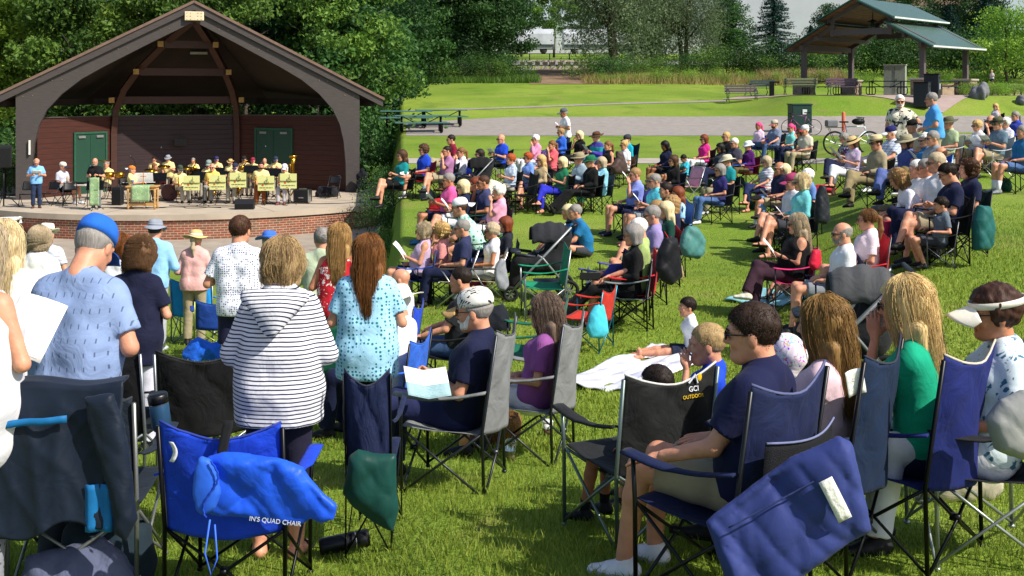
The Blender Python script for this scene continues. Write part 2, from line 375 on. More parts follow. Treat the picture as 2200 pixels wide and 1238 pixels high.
def puff(outline, T, w_, amp, h, ph=0.0, yc=None, f=9.0):
    """limp cloth bag: 2-D outline (x, z) given real thickness, both faces carrying the same creases"""
    O = np.array(outline, float); lo = np.array([O[:, 0].min(), -T-.09, O[:, 1].min()])-.03; hi = np.array([O[:, 0].max(), T+.09, O[:, 1].max()])+.03
    n = np.ceil((hi-lo)/h).astype(int)+1; ax = [lo[i]+h*np.arange(n[i]) for i in range(3)]; X, Z = np.meshgrid(ax[0], ax[2], indexing='ij')
    d = np.full(X.shape, 9.0); ins = np.zeros(X.shape, bool); k = len(O)
    for i in range(k):
        a, b_ = O[i], O[(i+1) % k]; e = b_-a; t = np.clip(((X-a[0])*e[0]+(Z-a[1])*e[1])/(e.dot(e)+1e-9), 0, 1); d = np.minimum(d, np.hypot(X-a[0]-t*e[0], Z-a[1]-t*e[1]))
        c = ((a[1] > Z) != (b_[1] > Z)); xi = a[0]+(Z-a[1])*e[0]/(e[1] if abs(e[1]) > 1e-9 else 1e-9); ins ^= c & (X < xi)
    d = np.where(ins, -d, d); d = d+.006*wob(X, 0*X, Z, 30, ph)
    prof = T*np.sqrt(np.clip(-d/w_, 0, 1)*(2-np.clip(-d/w_, 0, 1)))
    cr = amp*(crease(X, 0*X+.1, Z, f, ph)-.5)+amp*.45*crease(X, 0*X+.4, Z, f*2.3, ph+1)+amp*.6*wob(X, 0*X, Z, f*.9, ph)
    cen = cr*np.clip(-d/.03, 0, 1) + (yc(X, Z) if yc else 0)
    Y = ax[1][None, :, None]; V = np.maximum(d[:, None, :], np.abs(Y-cen[:, None, :])-(prof+.004)[:, None, :]).astype(np.float32)
    V[0] = V[-1] = 1; V[:, 0] = V[:, -1] = 1; V[:, :, 0] = V[:, :, -1] = 1
    return snets(V, lo, h)
def nrm(v): v = np.array(v, float); return v/(np.linalg.norm(v)+1e-9)
# ------------------------------------------------------------------ heads
HEADS = {}
def head_mesh(kind, h=.0075):
    """kind m, f, c ; face towards +Y, origin between the ears; returns verts, faces, midx (0 skin 1 lips 2 white 3 iris 4 brow)"""
    if (kind, h) in HEADS: return HEADS[kind, h]
    s = SDF(); w = {'m': 1.0, 'f': .95, 'c': .93}[kind]
    s.ell((0, -.012, .030), (.076*w, .098, .088), .02)
    s.ell((0, .03, -.015), (.063*w, .066, .075), .03)
    j = .043 if kind == 'm' else .036
    s.cone((0, .045, -.075), (0, .062, -.092), j, j*.85, .035)
    for x in (-1, 1):
        s.cone((x*.05*w, .0, -.05), (x*.03, .05, -.09), .024, .02, .03)      # jaw line
        s.ell((x*.036*w, .072, -.028), (.022, .018, .02), .02)               # cheek
        s.cone((x*.016, .092, .022), (x*.05, .074, .022), .009, .008, .014)    # brow ridge
        s.ell((x*.079*w, -.006, -.012), (.010, .021, .033), .006, rot=None)    # ear
        s.ell((x*.033, .102, .006), (.019, .016, .012), .008, neg=True)        # socket
    s.cone((0, .092, .012), (0, .113, -.026), .009, .0115, .012)              # nose
    for x in (-1, 1): s.ell((x*.011, .100, -.031), (.009, .010, .008), .006)
    s.cone((-.017, .088, -.058), (.017, .088, -.058), .008, .008, .008)
    s.cone((-.013, .088, -.069), (.013, .088, -.069), .009, .009, .008)
    s.ell((0, .084, -.094), (.02, .016, .014), .015)
    s.cone((0, -.02, -.05), (0, -.035, -.17), .056 if kind == 'm' else .046, .058 if kind == 'm' else .048, .03)
    V, Fc = s.mesh(h)
    c = V[Fc].mean(1); mi = np.zeros(len(Fc), int)
    lip = (np.abs(c[:, 2]+.063) < .013) & (np.abs(c[:, 0]) < .026-np.abs(c[:, 2]+.063)*.8) & (c[:, 1] > .082); mi[lip] = 1
    mb = MB()
    for x in (-1, 1):
        mb.ball((x*.033, .0795, .004), (.0125, .0115, .008), 2, 10, 8); mb.ball((x*.032, .0878, .004), (.0062, .0042, .0062), 3, 8, 6)
        mb.tube([(x*.014, .101, .022), (x*.030, .099, .029), (x*.050, .084, .024)], [.0035, .0045, .002], 6, 4)
    Fq = [tuple(f) for f in Fc]; n = len(V)
    V2 = np.vstack([V]+mb.V); F2 = Fq+[tuple(i+n for i in f) for f in mb.F]; M2 = list(mi)+mb.M
    if kind == 'c': V2 = V2*np.array([.9, .88, .88])
    HEADS[kind, h] = (V2, F2, M2); return HEADS[kind, h]
# ------------------------------------------------------------------ hands and feet
HANDS = {}
def hand_mesh(pose='relax', h=.006):
    """left-hand-neutral: fingers +Y, palm -Z, thumb +X side; origin at wrist"""
    if (pose, h) in HANDS: return HANDS[pose, h]
    s = SDF(); s.cone((0, -.03, 0), (0, .02, 0), .024, .026, .02)
    s.ell((-.004, .055, 0), (.039, .045, .016), .02)
    curl = {'relax': (.35, .45, .3), 'grip': (.95, 1.1, .6), 'flat': (.05, .12, .08)}[pose]
    for i, (x, L) in enumerate([(.027, .074), (.008, .083), (-.012, .077), (-.031, .060)]):
        p = np.array([x, .088-.006*abs(i-1), 0.0]); a = 0; sp = (1.5-i)*.05*(2.2 if pose == 'flat' else 1)
        for sg, (f, r0, r1) in enumerate([(.45, .0095, .0088), (.32, .0088, .0080), (.25, .0080, .0068)]):
            a += curl[sg]*(1+.12*(i-1)); q = p+L*f*np.array([math.sin(sp)*math.cos(a), math.cos(sp)*math.cos(a), -math.sin(a)])
            s.cone(p, q, r0*(.9 if i == 3 else 1), r1*(.9 if i == 3 else 1), .004); p = q
    p = np.array([.026, .02, -.004]); d = nrm((.75, .75, -.35) if pose != 'grip' else (.45, .75, -.7))
    q = p+.045*d; s.cone(p, q, .015, .0115, .012); d2 = nrm(d+np.array([-.5, .3, -.25])); s.cone(q, q+.032*d2, .0110, .0085, .004)
    HANDS[pose, h] = s.mesh(h); return HANDS[pose, h]
FEET = {}
def foot_mesh(kind='shoe', h=.009):
    """ankle at origin (0,0,.085 above the sole at z=-.085), toes +Y"""
    if kind in FEET: return FEET[kind]
    s = SDF(); e = .0 if kind == 'bare' else .007
    s.cone((0, -.045, -.045), (0, .06, -.055), .034+e, .036+e, .02); s.cone((-.012, .06, -.058), (-.006, .150, -.066), .028+e, .020+e, .02)
    s.cone((.014, .06, -.058), (.012, .140, -.066), .028+e, .018+e, .02); s.cone((0, -.01, -.05), (0, -.005, .02 if kind != 'bare' else .03), .038+e, .036+(e if kind == 'shoe' else -.002), .03)
    if kind == 'shoe': s.cut((0, 0, .012), (0, .25, 1))
    s.cut((0, 0, -.082), (0, 0, -1))
    V, Fc = s.mesh(h); mi = np.where(V[Fc].mean(1)[:, 2] < -.058, 1, 0) if kind == 'shoe' else np.zeros(len(Fc), int)
    FEET[kind] = (V, Fc, mi); return FEET[kind]
# ------------------------------------------------------------------ skeleton
def joints(o):
    """o: dict(sex,pose,arm,leg,lean,H,w) -> dict of joint positions (facing +Y, ground z=0)"""
    sex = o['sex']; k = o['H']/1.76; f = sex == 'f'
    sh = (.152 if f else .178); hw = .088
    J = {'k': k}; pose = o['pose']
    def body(pel, lean, bend=0.0):
        c, s_ = math.cos(lean), math.sin(lean)
        def T(x, y, z, l=lean): c, s_ = math.cos(l), math.sin(l); return np.array([x, pel[1]+y*c-z*s_, pel[2]+z*c+y*s_])
        l2 = lean-bend
        J['pel'] = np.array(pel); J['wai'] = T(0, .01, .17); J['up'] = nrm(T(0, 0, 1)-T(0, 0, 0))
        wz = J['wai']
        def U(x, y, z): c, s_ = math.cos(l2), math.sin(l2); return np.array([x, wz[1]+y*c-z*s_, wz[2]+z*c+y*s_])
        J['che'] = U(0, .01, .17); J['shz'] = U(0, -.01, .305); J['neb'] = U(0, -.015, .345)
        for sd_, n in ((-1, 'L'), (1, 'R')): J['sh'+n] = U(sd_*sh, -.01, .272); J['hip'+n] = T(sd_*hw, 0, -.03)
        hb = o.get('nod', 0.0)
        J['head'] = U(0, .0, .345)+np.array([0, math.sin(hb)*.12+.03, .158*math.cos(hb*.6)])
    arm = o['arm']; leg = o['leg']
    if pose == 'stand':
        body((0, 0, .955), -.02, o.get('bend', .05))
        for sd_, n in ((-1, 'L'), (1, 'R')):
            J['kn'+n] = np.array([sd_*.10, .01, .50]); J['an'+n] = np.array([sd_*.105, -.03, .085])
    elif pose == 'sit':
        body((0, -.06, .52), o.get('lean', .28), o.get('bend', .14))
        kn = {'L': (-.11, .42, .53), 'R': (.11, .42, .53)}; an = {'L': (-.12, .50, .085), 'R': (.11, .44, .085)}
        if leg == 'x': kn['R'] = (.0, .43, .62); an['R'] = (-.20, .62, .27); kn['L'] = (-.06, .42, .51)
        if leg == 'y': kn['L'] = (.0, .43, .62); an['L'] = (.20, .62, .27); kn['R'] = (.06, .42, .51)
        if leg == 'f': kn['R'] = (.30, .33, .56); an['R'] = (-.08, .45, .61)
        if leg == 'F': kn['L'] = (-.30, .33, .56); an['L'] = (.08, .45, .61)
        if leg == 'e': kn['L'] = (-.10, .42, .49); kn['R'] = (.10, .44, .49); an['L'] = (-.08, .80, .13); an['R'] = (.06, .84, .15)
        if leg == 'b': an['L'] = (-.11, .25, .085); an['R'] = (.11, .30, .085)
        for n in 'LR': J['kn'+n] = np.array(kn[n]); J['an'+n] = np.array(an[n])
    elif pose == 'ground':
        body((0, -.1, .14), o.get('lean', .1), o.get('bend', .25))
        if leg == 'c':
            for sd_, n in ((-1, 'L'), (1, 'R')): J['kn'+n] = np.array([sd_*.34, .24, .20]); J['an'+n] = np.array([-sd_*.02, .36+.03*sd_, .09])
        elif leg == 'k':
            for sd_, n in ((-1, 'L'), (1, 'R')): J['kn'+n] = np.array([sd_*.13, .30, .42]); J['an'+n] = np.array([sd_*.11, .56, .085])
        else:
            for sd_, n in ((-1, 'L'), (1, 'R')): J['kn'+n] = np.array([sd_*.10, .33, .13]); J['an'+n] = np.array([sd_*.09, .74, .09])
    AR = {'front': ((.11, -.02, -.265), (-.15, .19, .05)), 'down': ((.07, -.03, -.28), (.0, .07, -.25)), 'hip': ((.2, -.10, -.18), (-.13, .11, -.18)),
          'clasp': ((.06, .0, -.28), (-.17, .2, -.07)), 'lap': ((.06, .03, -.27), (-.10, .23, -.03)), 'paper': ((.06, .08, -.26), (-.12, .21, .08)),
          'rest': ((.12, -.02, -.25), (.0, .24, .01)), 'face': ((.0, .22, -.18), (-.11, -.03, .24)), 'knee': ((.06, .15, -.24), (.0, .24, -.08)),
          'fwd': ((.06, .18, -.22), (-.13, .20, -.06)), 'ground': ((.12, -.12, -.25), (.04, -.05, -.25)), 'play': ((.09, .06, -.26), (-.16, .19, .10)), 'horn': ((.10, .12, -.2), (-.17, .16, .17)),
          'reach': ((.05, .16, -.22), (-.03, .26, .02))}
    pair = {'front': 'front front', 'down': 'down down', 'hip': 'hip down', 'clasp': 'clasp clasp', 'lap': 'lap lap', 'paper': 'paper paper', 'rest': 'rest rest',
            'face': 'face lap', 'Face': 'lap face', 'knee': 'knee knee', 'fwd': 'fwd fwd', 'ground': 'ground ground', 'play': 'play lap', 'horn': 'horn horn', 'reach': 'reach reach', 'paperL': 'paper lap', 'kneeL': 'knee lap', 'hipL': 'down hip'}[arm].split()
    for n, sd_, a in (('L', -1, pair[0]), ('R', 1, pair[1])):
        e, w_ = AR[a]; e = nrm((e[0]*sd_, e[1], e[2]))*.285; w_ = nrm((w_[0]*sd_, w_[1], w_[2]))*.25
        J['el'+n] = J['sh'+n]+e; J['wr'+n] = J['el'+n]+w_; J['ha'+n] = nrm(w_)
        if a == 'face': J['ha'+n] = nrm((.2*-sd_, .1, 1))
    J.update({k2: v for k2, v in o.get('J', {}).items()})
    for q in list(J):
        if q not in ('k', 'up', 'haL', 'haR'): J[q] = np.array(J[q], float)
    return J
def torso(s, J, o, e, arms=True):
    f = o['sex'] == 'f'; w = o.get('w', 1.0)
    up = J['up']; x = np.array([1., 0, 0])
    hx, wx, cx = (.085, .060, .072) if f else (.075, .075, .095)
    hr, wr_, cr = (.115*w, .098*w*w, .104*w) if f else (.108*w, .108*w*w, .118*w)
    for sd_ in (-1, 1):
        s.cone(J['pel']+x*sd_*hx, J['wai']+x*sd_*wx, hr+e, wr_+e, .05)
        s.cone(J['wai']+x*sd_*wx, J['che']+x*sd_*cx, wr_+e, cr+e, .05)
    fw = nrm(np.cross(x, -up)) * -1
    fw = np.array([0, up[2], -up[1]])
    if w > 1.05: s.ell(J['wai']+fw*.09*w-up*.02, (.13*w+e, .10*w+e, .13*w+e), .05)
    if f:
        for sd_ in (-1, 1): s.ell(J['che']+x*sd_*.068+fw*(.068), (.066*w+e, .056*w+e, .070*w+e), .06)
    s.ell(J['pel']-fw*.05-up*.03, (.14*w+e, .10*w+e, .10*w+e), .05)
    r = .054 if f else .064
    for n, sd_ in (('L', -1), ('R', 1)):
        s.cone(J['sh'+n]-x*sd_*.034-up*.012, J['shz']+x*sd_*.03-up*.01, r*.95+e, r*.95+e, .05)
        s.cone(J['sh'+n]-x*sd_*.03-up*.03, J['che']+x*sd_*cx, r+e, cr*.9+e, .05)
    for n, sd_ in (('L', -1), ('R', 1)): s.cone(J['sh'+n]-x*sd_*.045+up*.012, J['neb']-up*.02+x*sd_*.02, .042+e, .05+e, .04)
    s.cone(J['shz']-up*.02, J['neb']+up*.0, .062+e, .05+e, .04)
def arm_r(o): m = (.84 if o['sex'] == 'f' else 1.0)*(.5+.5*o.get('w', 1.0)); return .050*m, .041*m, .040*m, .028*m
def leg_r(o): m = (.97 if o['sex'] == 'f' else 1.0)*(.5+.5*o.get('w', 1.0)); return .086*m, .058*m, .056*m, .037*m
CACHE = {}
def okey(o, *x): return (o['sex'], o['pose'], o['arm'], o['leg'], o.get('w', 1.0), o.get('lean'), o.get('bend'), o.get('nod'), o.get('jk'))+x
def body_mesh(o, h):
    key = okey(o, 'body', h)
    if key in CACHE: return CACHE[key]
    J = joints(o); s = SDF(); torso(s, J, o, 0)
    a, b, c, d = arm_r(o); t0, t1, t2, t3 = leg_r(o)
    for n in 'LR':
        s.cone(J['sh'+n], J['el'+n], a, b, .03); s.cone(J['el'+n], J['wr'+n], c, d, .015)
        s.cone(J['hip'+n], J['kn'+n], t0, t1, .04); m = J['kn'+n]*.68+J['an'+n]*.32
        s.cone(J['kn'+n], m, t2, t2*.98, .02); s.cone(m, J['an'+n], t2*.98, t3, .02)
    s.cone(J['neb']-J['up']*.04, J['head']-np.array([0, .03, .05]), .056 if o['sex'] != 'f' else .047, .05 if o['sex'] != 'f' else .044, .03)
    CACHE[key] = s.mesh(h); return CACHE[key]
def shirt_mesh(o, sleeve, h, hem=.10, loose=1.0, hood=False):
    key = okey(o, 'shirt', sleeve, h, hem, loose, hood)
    if key in CACHE: return CACHE[key]
    J = joints(o); s = SDF(); e = .014*loose+(.006 if loose > 1.2 else 0); torso(s, J, o, e); a, b, c, d = arm_r(o)
    up = J['up']
    if o['pose'] == 'stand': s.cone(J['pel']-up*.0-np.array([.05, 0, 0]), J['pel']-up*.16-np.array([.06, 0, 0]), .115*o.get('w', 1)+e, .115*o.get('w', 1)+e*1.5, .05); s.cone(J['pel']+np.array([.05, 0, 0]), J['pel']-up*.16+np.array([.06, 0, 0]), .115*o.get('w', 1)+e, .115*o.get('w', 1)+e*1.5, .05)
    for n in 'LR':
        A, B, W = J['sh'+n], J['el'+n], J['wr'+n]; dr = nrm(B-A); g = .012*loose
        if sleeve == 'short': q = A+(B-A)*.72; s.cone(A, q+dr*.05, a+g+.004, b+g+.014, .025, [(q, dr)])
        if sleeve == 'cap': q = A+(B-A)*.35; s.cone(A-up*.01, q+dr*.04, a+g-.004, a+g+.006, .025, [(q, dr)])
        if sleeve in ('long', '3q'):
            s.cone(A, B, a+g, b+g+.006, .025); f = .97 if sleeve == 'long' else .62
            dw = nrm(W-B); q = B+(W-B)*f; s.cone(B, q+dw*.05, c+g+.006, d+g+.006+(.008 if sleeve == '3q' else 0), .02, [(q, dw)])
        if sleeve == 'none':
            x = np.array([1. if n == 'R' else -1., 0, 0]); s.cut(A-x*.012, nrm(x+up*.75))
    if hood:
        fw = np.array([0, up[2], -up[1]]); s.cone(J['neb']-fw*.05-np.array([.07, 0, 0]), J['neb']-fw*.05+np.array([.07, 0, 0]), .032, .032, .03)
    s.cut(J['pel']-up*hem, -up)
    ph = (crc(key) % 97)*.21; amp = .0042*loose
    def nz(X, Y, Z): return amp*wob(X, Y, Z, 24, ph)+amp*1.1*(crease(X, Y, Z*.8, 12, ph)-.6)
    s.noise = nz
    CACHE[key] = s.mesh(h); return CACHE[key]
def pants_mesh(o, kind, h):
    key = okey(o, 'pants', kind, h)
    if key in CACHE: return CACHE[key]
    J = joints(o); s = SDF(); f = o['sex'] == 'f'; w = o.get('w', 1.0); up = J['up']; x = np.array([1., 0, 0]); e = .008
    hx, hr = (.085, .117*w) if f else (.075, .110*w)
    for sd_ in (-1, 1): s.cone(J['pel']+x*sd_*hx-up*.03, J['pel']+x*sd_*hx*.9+up*.13, hr+e, hr*.93+e, .05)
    fw = np.array([0, up[2], -up[1]]); s.ell(J['pel']-fw*.05-up*.03, (.14*w+e, .10*w+e, .10*w+e), .05)
    t0, t1, t2, t3 = leg_r(o)
    for n in 'LR':
        A, B, W = J['hip'+n], J['kn'+n], J['an'+n]
        if kind == 'shorts':
            dr = nrm(B-A); q = A+(B-A)*.80; s.cone(A, q+dr*.05, t0+.014, t1+.034, .035, [(q, dr)])
        elif kind == 'skirt':
            dr = nrm(B-A); q = A+(B-A)*.95; s.cone(A, q+dr*.05, t0+.02, t1+.05, .12, [(q, dr)])
        else:
            fl = {'long': .97, 'capri': .62, 'slim': .95}[kind]; g = .008 if kind == 'slim' else .016
            s.cone(A, B, t0+g, t1+g, .035); dw = nrm(W-B); q = B+(W-B)*fl
            s.cone(B, q+dw*.06, t1+g, (t3+.012 if kind == 'slim' else t3+.032 if kind == 'long' else t2+.012), .03, [(q, dw)])
    s.cut(J['pel']+up*(.12 if o['pose'] == 'stand' else .05), up)
    ph = (crc(key) % 89)*.3
    s.noise = lambda X, Y, Z: .0045*wob(X, Y, Z, 30, ph)
    CACHE[key] = s.mesh(h); return CACHE[key]
# ------------------------------------------------------------------ hair, hats, glasses (head space)
def hairline(y): return np.interp(y, [-.12, -.06, -.02, .01, .03, .055, .085, .12], [-.075, -.07, -.045, -.02, .012, .045, .066, .075])
def hair_mesh(style, kind, h):
    key = ('hair', style, kind, h)
    if key in CACHE: return CACHE[key]
    s = SDF(); amp, fr, infl = .004, 70, .012; low = 0.0; w = 1.0
    sk = dict(c=(0, -.014, .032)); 
    infl = {'buzz': .005, 'short': .010, 'ring': .007, 'bob': .026, 'long': .022, 'curly': .030, 'curlbob': .034, 'pony': .012, 'bun': .014, 'puff': .022}[style]
    s.ell((0, -.014, .032), (.077+infl, .098+infl, .088+infl), 0)
    if style in ('bob', 'curlbob', 'long', 'curly'):
        zl = {'bob': -.085, 'curlbob': -.11, 'long': -.14, 'curly': -.05}[style]
        for x in (-1, 1): s.cone((x*.066, -.02, .03), (x*.070, -.015, zl), .026+infl*.4, .024+infl*.3, .03)
        s.cone((-.04, -.075, .02), (-.04, -.07, zl), .035+infl*.4, .036, .03); s.cone((.04, -.075, .02), (.04, -.07, zl), .035+infl*.4, .036, .03)
    if style == 'long':
        for x in (-.075, -.03, .03, .075): s.cone((x, -.07, -.10), (x*1.1, -.085, -.25+abs(x)*.5), .038, .016, .03)
    if style == 'pony':
        s.cone((0, -.11, .03), (0, -.15, .0), .022, .028, .02); s.cone((0, -.15, .0), (0, -.15, -.13), .030, .030, .02); s.cone((0, -.15, -.13), (.01, -.13, -.24), .030, .012, .02)
    if style == 'bun': s.ell((0, -.09, .10), (.045, .045, .04), .01)
    if style in ('curly', 'curlbob', 'puff'): amp, fr = (.013 if style != 'puff' else .008), 95
    if style in ('bob', 'long', 'pony'): amp, fr = .0022, 48
    s.noise = lambda X, Y, Z: amp*wob(X, Y, Z*(.25 if style in ('bob', 'long', 'pony') else 1), fr)
    def post(V, X, Y, Z):
        hl = hairline(Y)
        if style in ('bob', 'long', 'curlbob', 'curly', 'puff'):
            lowc = {'bob': -.12, 'curlbob': -.155, 'long': -.45, 'curly': -.09, 'puff': -.075}[style]
            hl = np.where(Y < .045, lowc, np.interp(Y, [.045, .075, .12], [.03, .062, .07]))
            face = np.maximum(np.abs(X)-.068, .028-Y); V = np.maximum(V, -np.maximum(np.maximum(face, Z-.05), -1))   # open face
        if style in ('pony',): hl = np.where(Y < -.09, -.6, hl)
        V = np.maximum(V, hl-Z)
        if style in ('short', 'buzz', 'ring', 'pony', 'bun'):
            ear = np.sqrt(((np.abs(X)-.08)/.03)**2+((Y+.0)/.026)**2+((Z+.022)/.034)**2)-1; V = np.maximum(V, -ear*.02)
        if style == 'ring': V = np.maximum(V, np.maximum(Z-.045+.35*np.maximum(Y, -.05), Y-.03))
        return V
    s.post = post
    V, Fc = s.mesh(h)
    if kind == 'c': V = V*np.array([.9, .88, .88])
    CACHE[key] = (V, Fc); return CACHE[key]
def strands(style, kind, n=700, seed=1):
    """thin locks lying on the hair, for people close to the camera"""
    r = np.random.RandomState(seed); VV = []; FF = []; TT = []; nn = 0
    infl = {'short': .011, 'buzz': .006, 'bob': .030, 'long': .026, 'curly': .034, 'curlbob': .038, 'pony': .014, 'bun': .016, 'puff': .028}.get(style, .012)
    rx, ry, rz = .077+infl, .098+infl, .088+infl
    for i in range(n):
        if style in ('short', 'buzz'):
            while True:
                u = nrm(r.normal(size=3)); p = np.array([u[0]*rx, u[1]*ry-.014, u[2]*rz+.032])
                if p[2] > hairline(p[1])+.006 and not (abs(p[0]) > .06 and abs(p[1]) < .03 and p[2] < .012): break
            L = .013+.012*r.rand() if style == 'short' else .008; L *= 1.2; t = nrm(np.array([0, .35, -.6])+.35*r.normal(size=3) + (np.array([0, .9, .2]) if p[1] > 0 and p[2] > .08 else 0)); t = nrm(t-u*t.dot(u)*.75)
            pts = [p-u*.006, p+t*L*.5+u*.001, p+t*L-u*.0035]; rad = [.0010, .0010, .0004]
        else:
            a = r.rand()*2*math.pi; el0 = R(88-50*r.rand()**.7); Lh = {'bob': .14, 'long': .42, 'curly': .08, 'curlbob': .17, 'pony': .0, 'bun': .0, 'puff': .07}[style]*(.75+.35*r.rand())
            if math.sin(a) > .62 and style != 'bun': a = -a
            pts = []; k = 16; el = el0; end = R(-5 if style in ('bob', 'long', 'curlbob') else -28); rr = 1-.05*r.rand()
            for j in range(k//2):
                f = j/(k/2-1); el = el0+(end-el0)*f
                pts.append(np.array([math.cos(el)*math.cos(a)*rx*rr, math.cos(el)*math.sin(a)*ry*rr-.014, math.sin(el)*rz*rr+.032]))
            q = pts[-1].copy(); out = np.array([math.cos(a), math.sin(a), 0])
            for j in range(1, k//2+1):
                f = j/(k/2); sw = .012*math.sin(f*5+a*3)*(1 if style != 'long' else .5)
                pts.append(q+np.array([0, -.03*f if style == 'long' else 0, -Lh*f])+out*(sw-.018*f*f+(-.03*f*f if style in ('bob',) else 0)))
            pts = np.array(pts)
            if style in ('curly', 'curlbob', 'puff'):
                tt = np.linspace(0, 1, len(pts)); ph = r.rand()*6; fq = 26+8*r.rand(); rad_ = .009*np.minimum(1, tt*3)
                pts = pts+np.stack([rad_*np.cos(fq*tt+ph), rad_*np.sin(fq*tt+ph), rad_*.8*np.sin(fq*tt*1.1+ph)], 1)
            else: pts = pts+(.0017 if r.rand() < .8 else .006)*np.cumsum(r.normal(size=pts.shape), 0)*.5
            keep = ~((pts[:, 1] > .035) & (np.abs(pts[:, 0]) < .065) & (pts[:, 2] < .062))
            if not keep.all():
                c = int(np.argmin(keep)); pts = pts[:c]
            if len(pts) < 4: continue
            rad = np.linspace(.0015, .0005, len(pts))
        mb = MB(); mb.tube(pts, rad, 3); V = mb.V[0]; VV.append(V); FF += [tuple(x+nn for x in f) for f in mb.F]; nn += len(V)
        TT.append(np.full(len(V), .34+.66*r.rand()))
    V = np.vstack(VV)
    if kind == 'c': V = V*np.array([.9, .88, .88])
    return V, FF, np.concatenate(TT)
def hat_mesh(kind):
    """materials: 0 main 1 band/brim accent"""
    if ('hat', kind) in CACHE: return CACHE['hat', kind]
    mb = MB(); sx, sy = .93, 1.18
    def crown(prof, mi=0): mb.lathe([(r*1.0, z) for r, z in prof], (0, -.014, 0), 28, mi)
    if kind in ('cap', 'capback'):
        crown([(.092, .035), (.094, .06), (.088, .095), (.070, .122), (.040, .137), (.004, .141)])
        mb.ball((0, -.014, .141), (.008, .008, .005), 1)
        sgn = 1 if kind == 'cap' else -1
        mb.grid(lambda u, v: ((u-.5)*.155*(1-.12*v*v), sgn*(.075+v*.085*math.sqrt(max(0, 1-(2*u-1)**2*.85))+ (.012 if sgn > 0 else .03)) - (0 if sgn > 0 else .0), .042-.10*(u-.5)**2*4*.35-.022*v), 12, 6, 1, .004)
    elif kind == 'visor':
        mb.lathe([(.089, .03), (.090, .055), (.087, .055), (.086, .03)], (0, -.014, 0), 28, 0)
        mb.grid(lambda u, v: ((u-.5)*.19*(1-.1*v*v), .065+v*.088*math.sqrt(max(0, 1-(2*u-1)**2*.9)), .045-.75*(u-.5)**2*.25-.022*v), 14, 6, 0, .004)
    else:
        bw, dz = {'bucket': (.145, -.03), 'wide': (.175, -.012), 'fedora': (.150, .006), 'straw': (.180, -.014), 'tilley': (.160, -.022)}[kind]
        top = {'bucket': .125, 'wide': .130, 'fedora': .142, 'straw': .128, 'tilley': .128}[kind]
        if kind == 'fedora': crown([(.090, .045), (.088, .09), (.080, top-.012), (.066, top), (.03, top-.016), (.004, top-.02)])
        else: crown([(.092, .045), (.090, .085), (.080, top-.015), (.060, top-.002), (.03, top+.004), (.003, top+.005)])
        mb.lathe([(.0945, .047), (.0935, .072), (.0925, .072), (.0925, .047)], (0, -.014, 0), 28, 1)
        ph = len(kind)*1.3
        def wb(r, z, a): f = (r-.09)/(bw-.09); return r, z+f*(.016*math.sin(2*a+ph)+.006*math.sin(3*a+1)+(.014*abs(math.cos(a)) if kind in ('wide', 'fedora', 'tilley') else 0))
        mb.lathe([(.088, .049), (.115, .045+dz*.35), (bw, .042+dz), (bw, .038+dz), (.115, .041+dz*.35), (.088, .044)], (0, -.014, 0), 32, 0, None, wb)
    V = np.vstack(mb.V)*np.array([sx, sy, 1.0])*(1.16 if kind == 'visor' else 1.0); CACHE['hat', kind] = (V, mb.F, mb.M); return CACHE['hat', kind]
def glasses_mesh():
    if 'gl' in CACHE: return CACHE['gl']
    mb = MB()
    for x in (-1, 1):
        mb.ball((x*.035, .104, .004), (.027, .006, .020), 0, 12, 6)
        mb.tube([(x*.058, .100, .010), (x*.078, .06, .010), (x*.081, -.005, .004)], .0032, 6, 1)
    mb.tube([(-.012, .110, .010), (.012, .110, .010)], .003, 6, 1)
    CACHE['gl'] = (np.vstack(mb.V), mb.F, mb.M); return CACHE['gl']
# ------------------------------------------------------------------ people
COLS = dict(royal='#1d45c4', blue='#2f62c9', navy='#161c3a', teal='#0f8286', turq='#3fb6cf', aqua='#7fd0cf', mint='#a9dcd2', lblue='#8fc0ea', sky='#5fa9e6', peri='#8797dc', grey='#7d8389', dgrey='#3b3d44',
            lgrey='#b9bcc2', black='#121214', white='#dcdce0', cream='#e6dcc0', pink='#e58fb0', hot='#e0398c', mag='#d42a86', coral='#e2606a', rose='#dfa8a4', mauve='#a8739c', lilac='#b398c6', maroon='#7b1530',
            purple='#4f1763', red='#c2202c', green='#1d6a4a', dgreen='#0d3a32', lime='#7fae1e', sage='#a5b48f', olive='#5b5130', khaki='#9a8e72', tan='#b8a17a', beige='#cfc6b2', brown='#5a3d2a', rust='#8a3f1c',
            yellow='#ead690', jean='#3d567f', djean='#26344f', ljean='#6d8bb5', denim='#4a6796', choc='#3a2a2a', plum='#3a2430', emer='#12a07a', chbl='#8fa6cc', mus='#e8c766')
def col(c): return COLS.get(c, c)
def rot_to(y, zref):
    y = nrm(y); z = np.array(zref, float); z = z-y*z.dot(y)
    z = nrm(z) if np.linalg.norm(z) > 1e-4 else nrm(np.cross(y, [1, 0, 0])); x = np.cross(y, z); return np.stack([x, y, z], 1)
def rx(a): c, s = math.cos(a), math.sin(a); return np.array([[1, 0, 0], [0, c, -s], [0, s, c]])
def ry_(a): c, s = math.cos(a), math.sin(a); return np.array([[c, 0, s], [0, 1, 0], [-s, 0, c]])
def rz_(a): c, s = math.cos(a), math.sin(a); return np.array([[c, -s, 0], [s, c, 0], [0, 0, 1]])
def parse(s):
    d = {}
    for tkn in s.split():
        k, _, v = tkn.partition('='); d[k] = v if _ else True
    return d
PAPERS = []
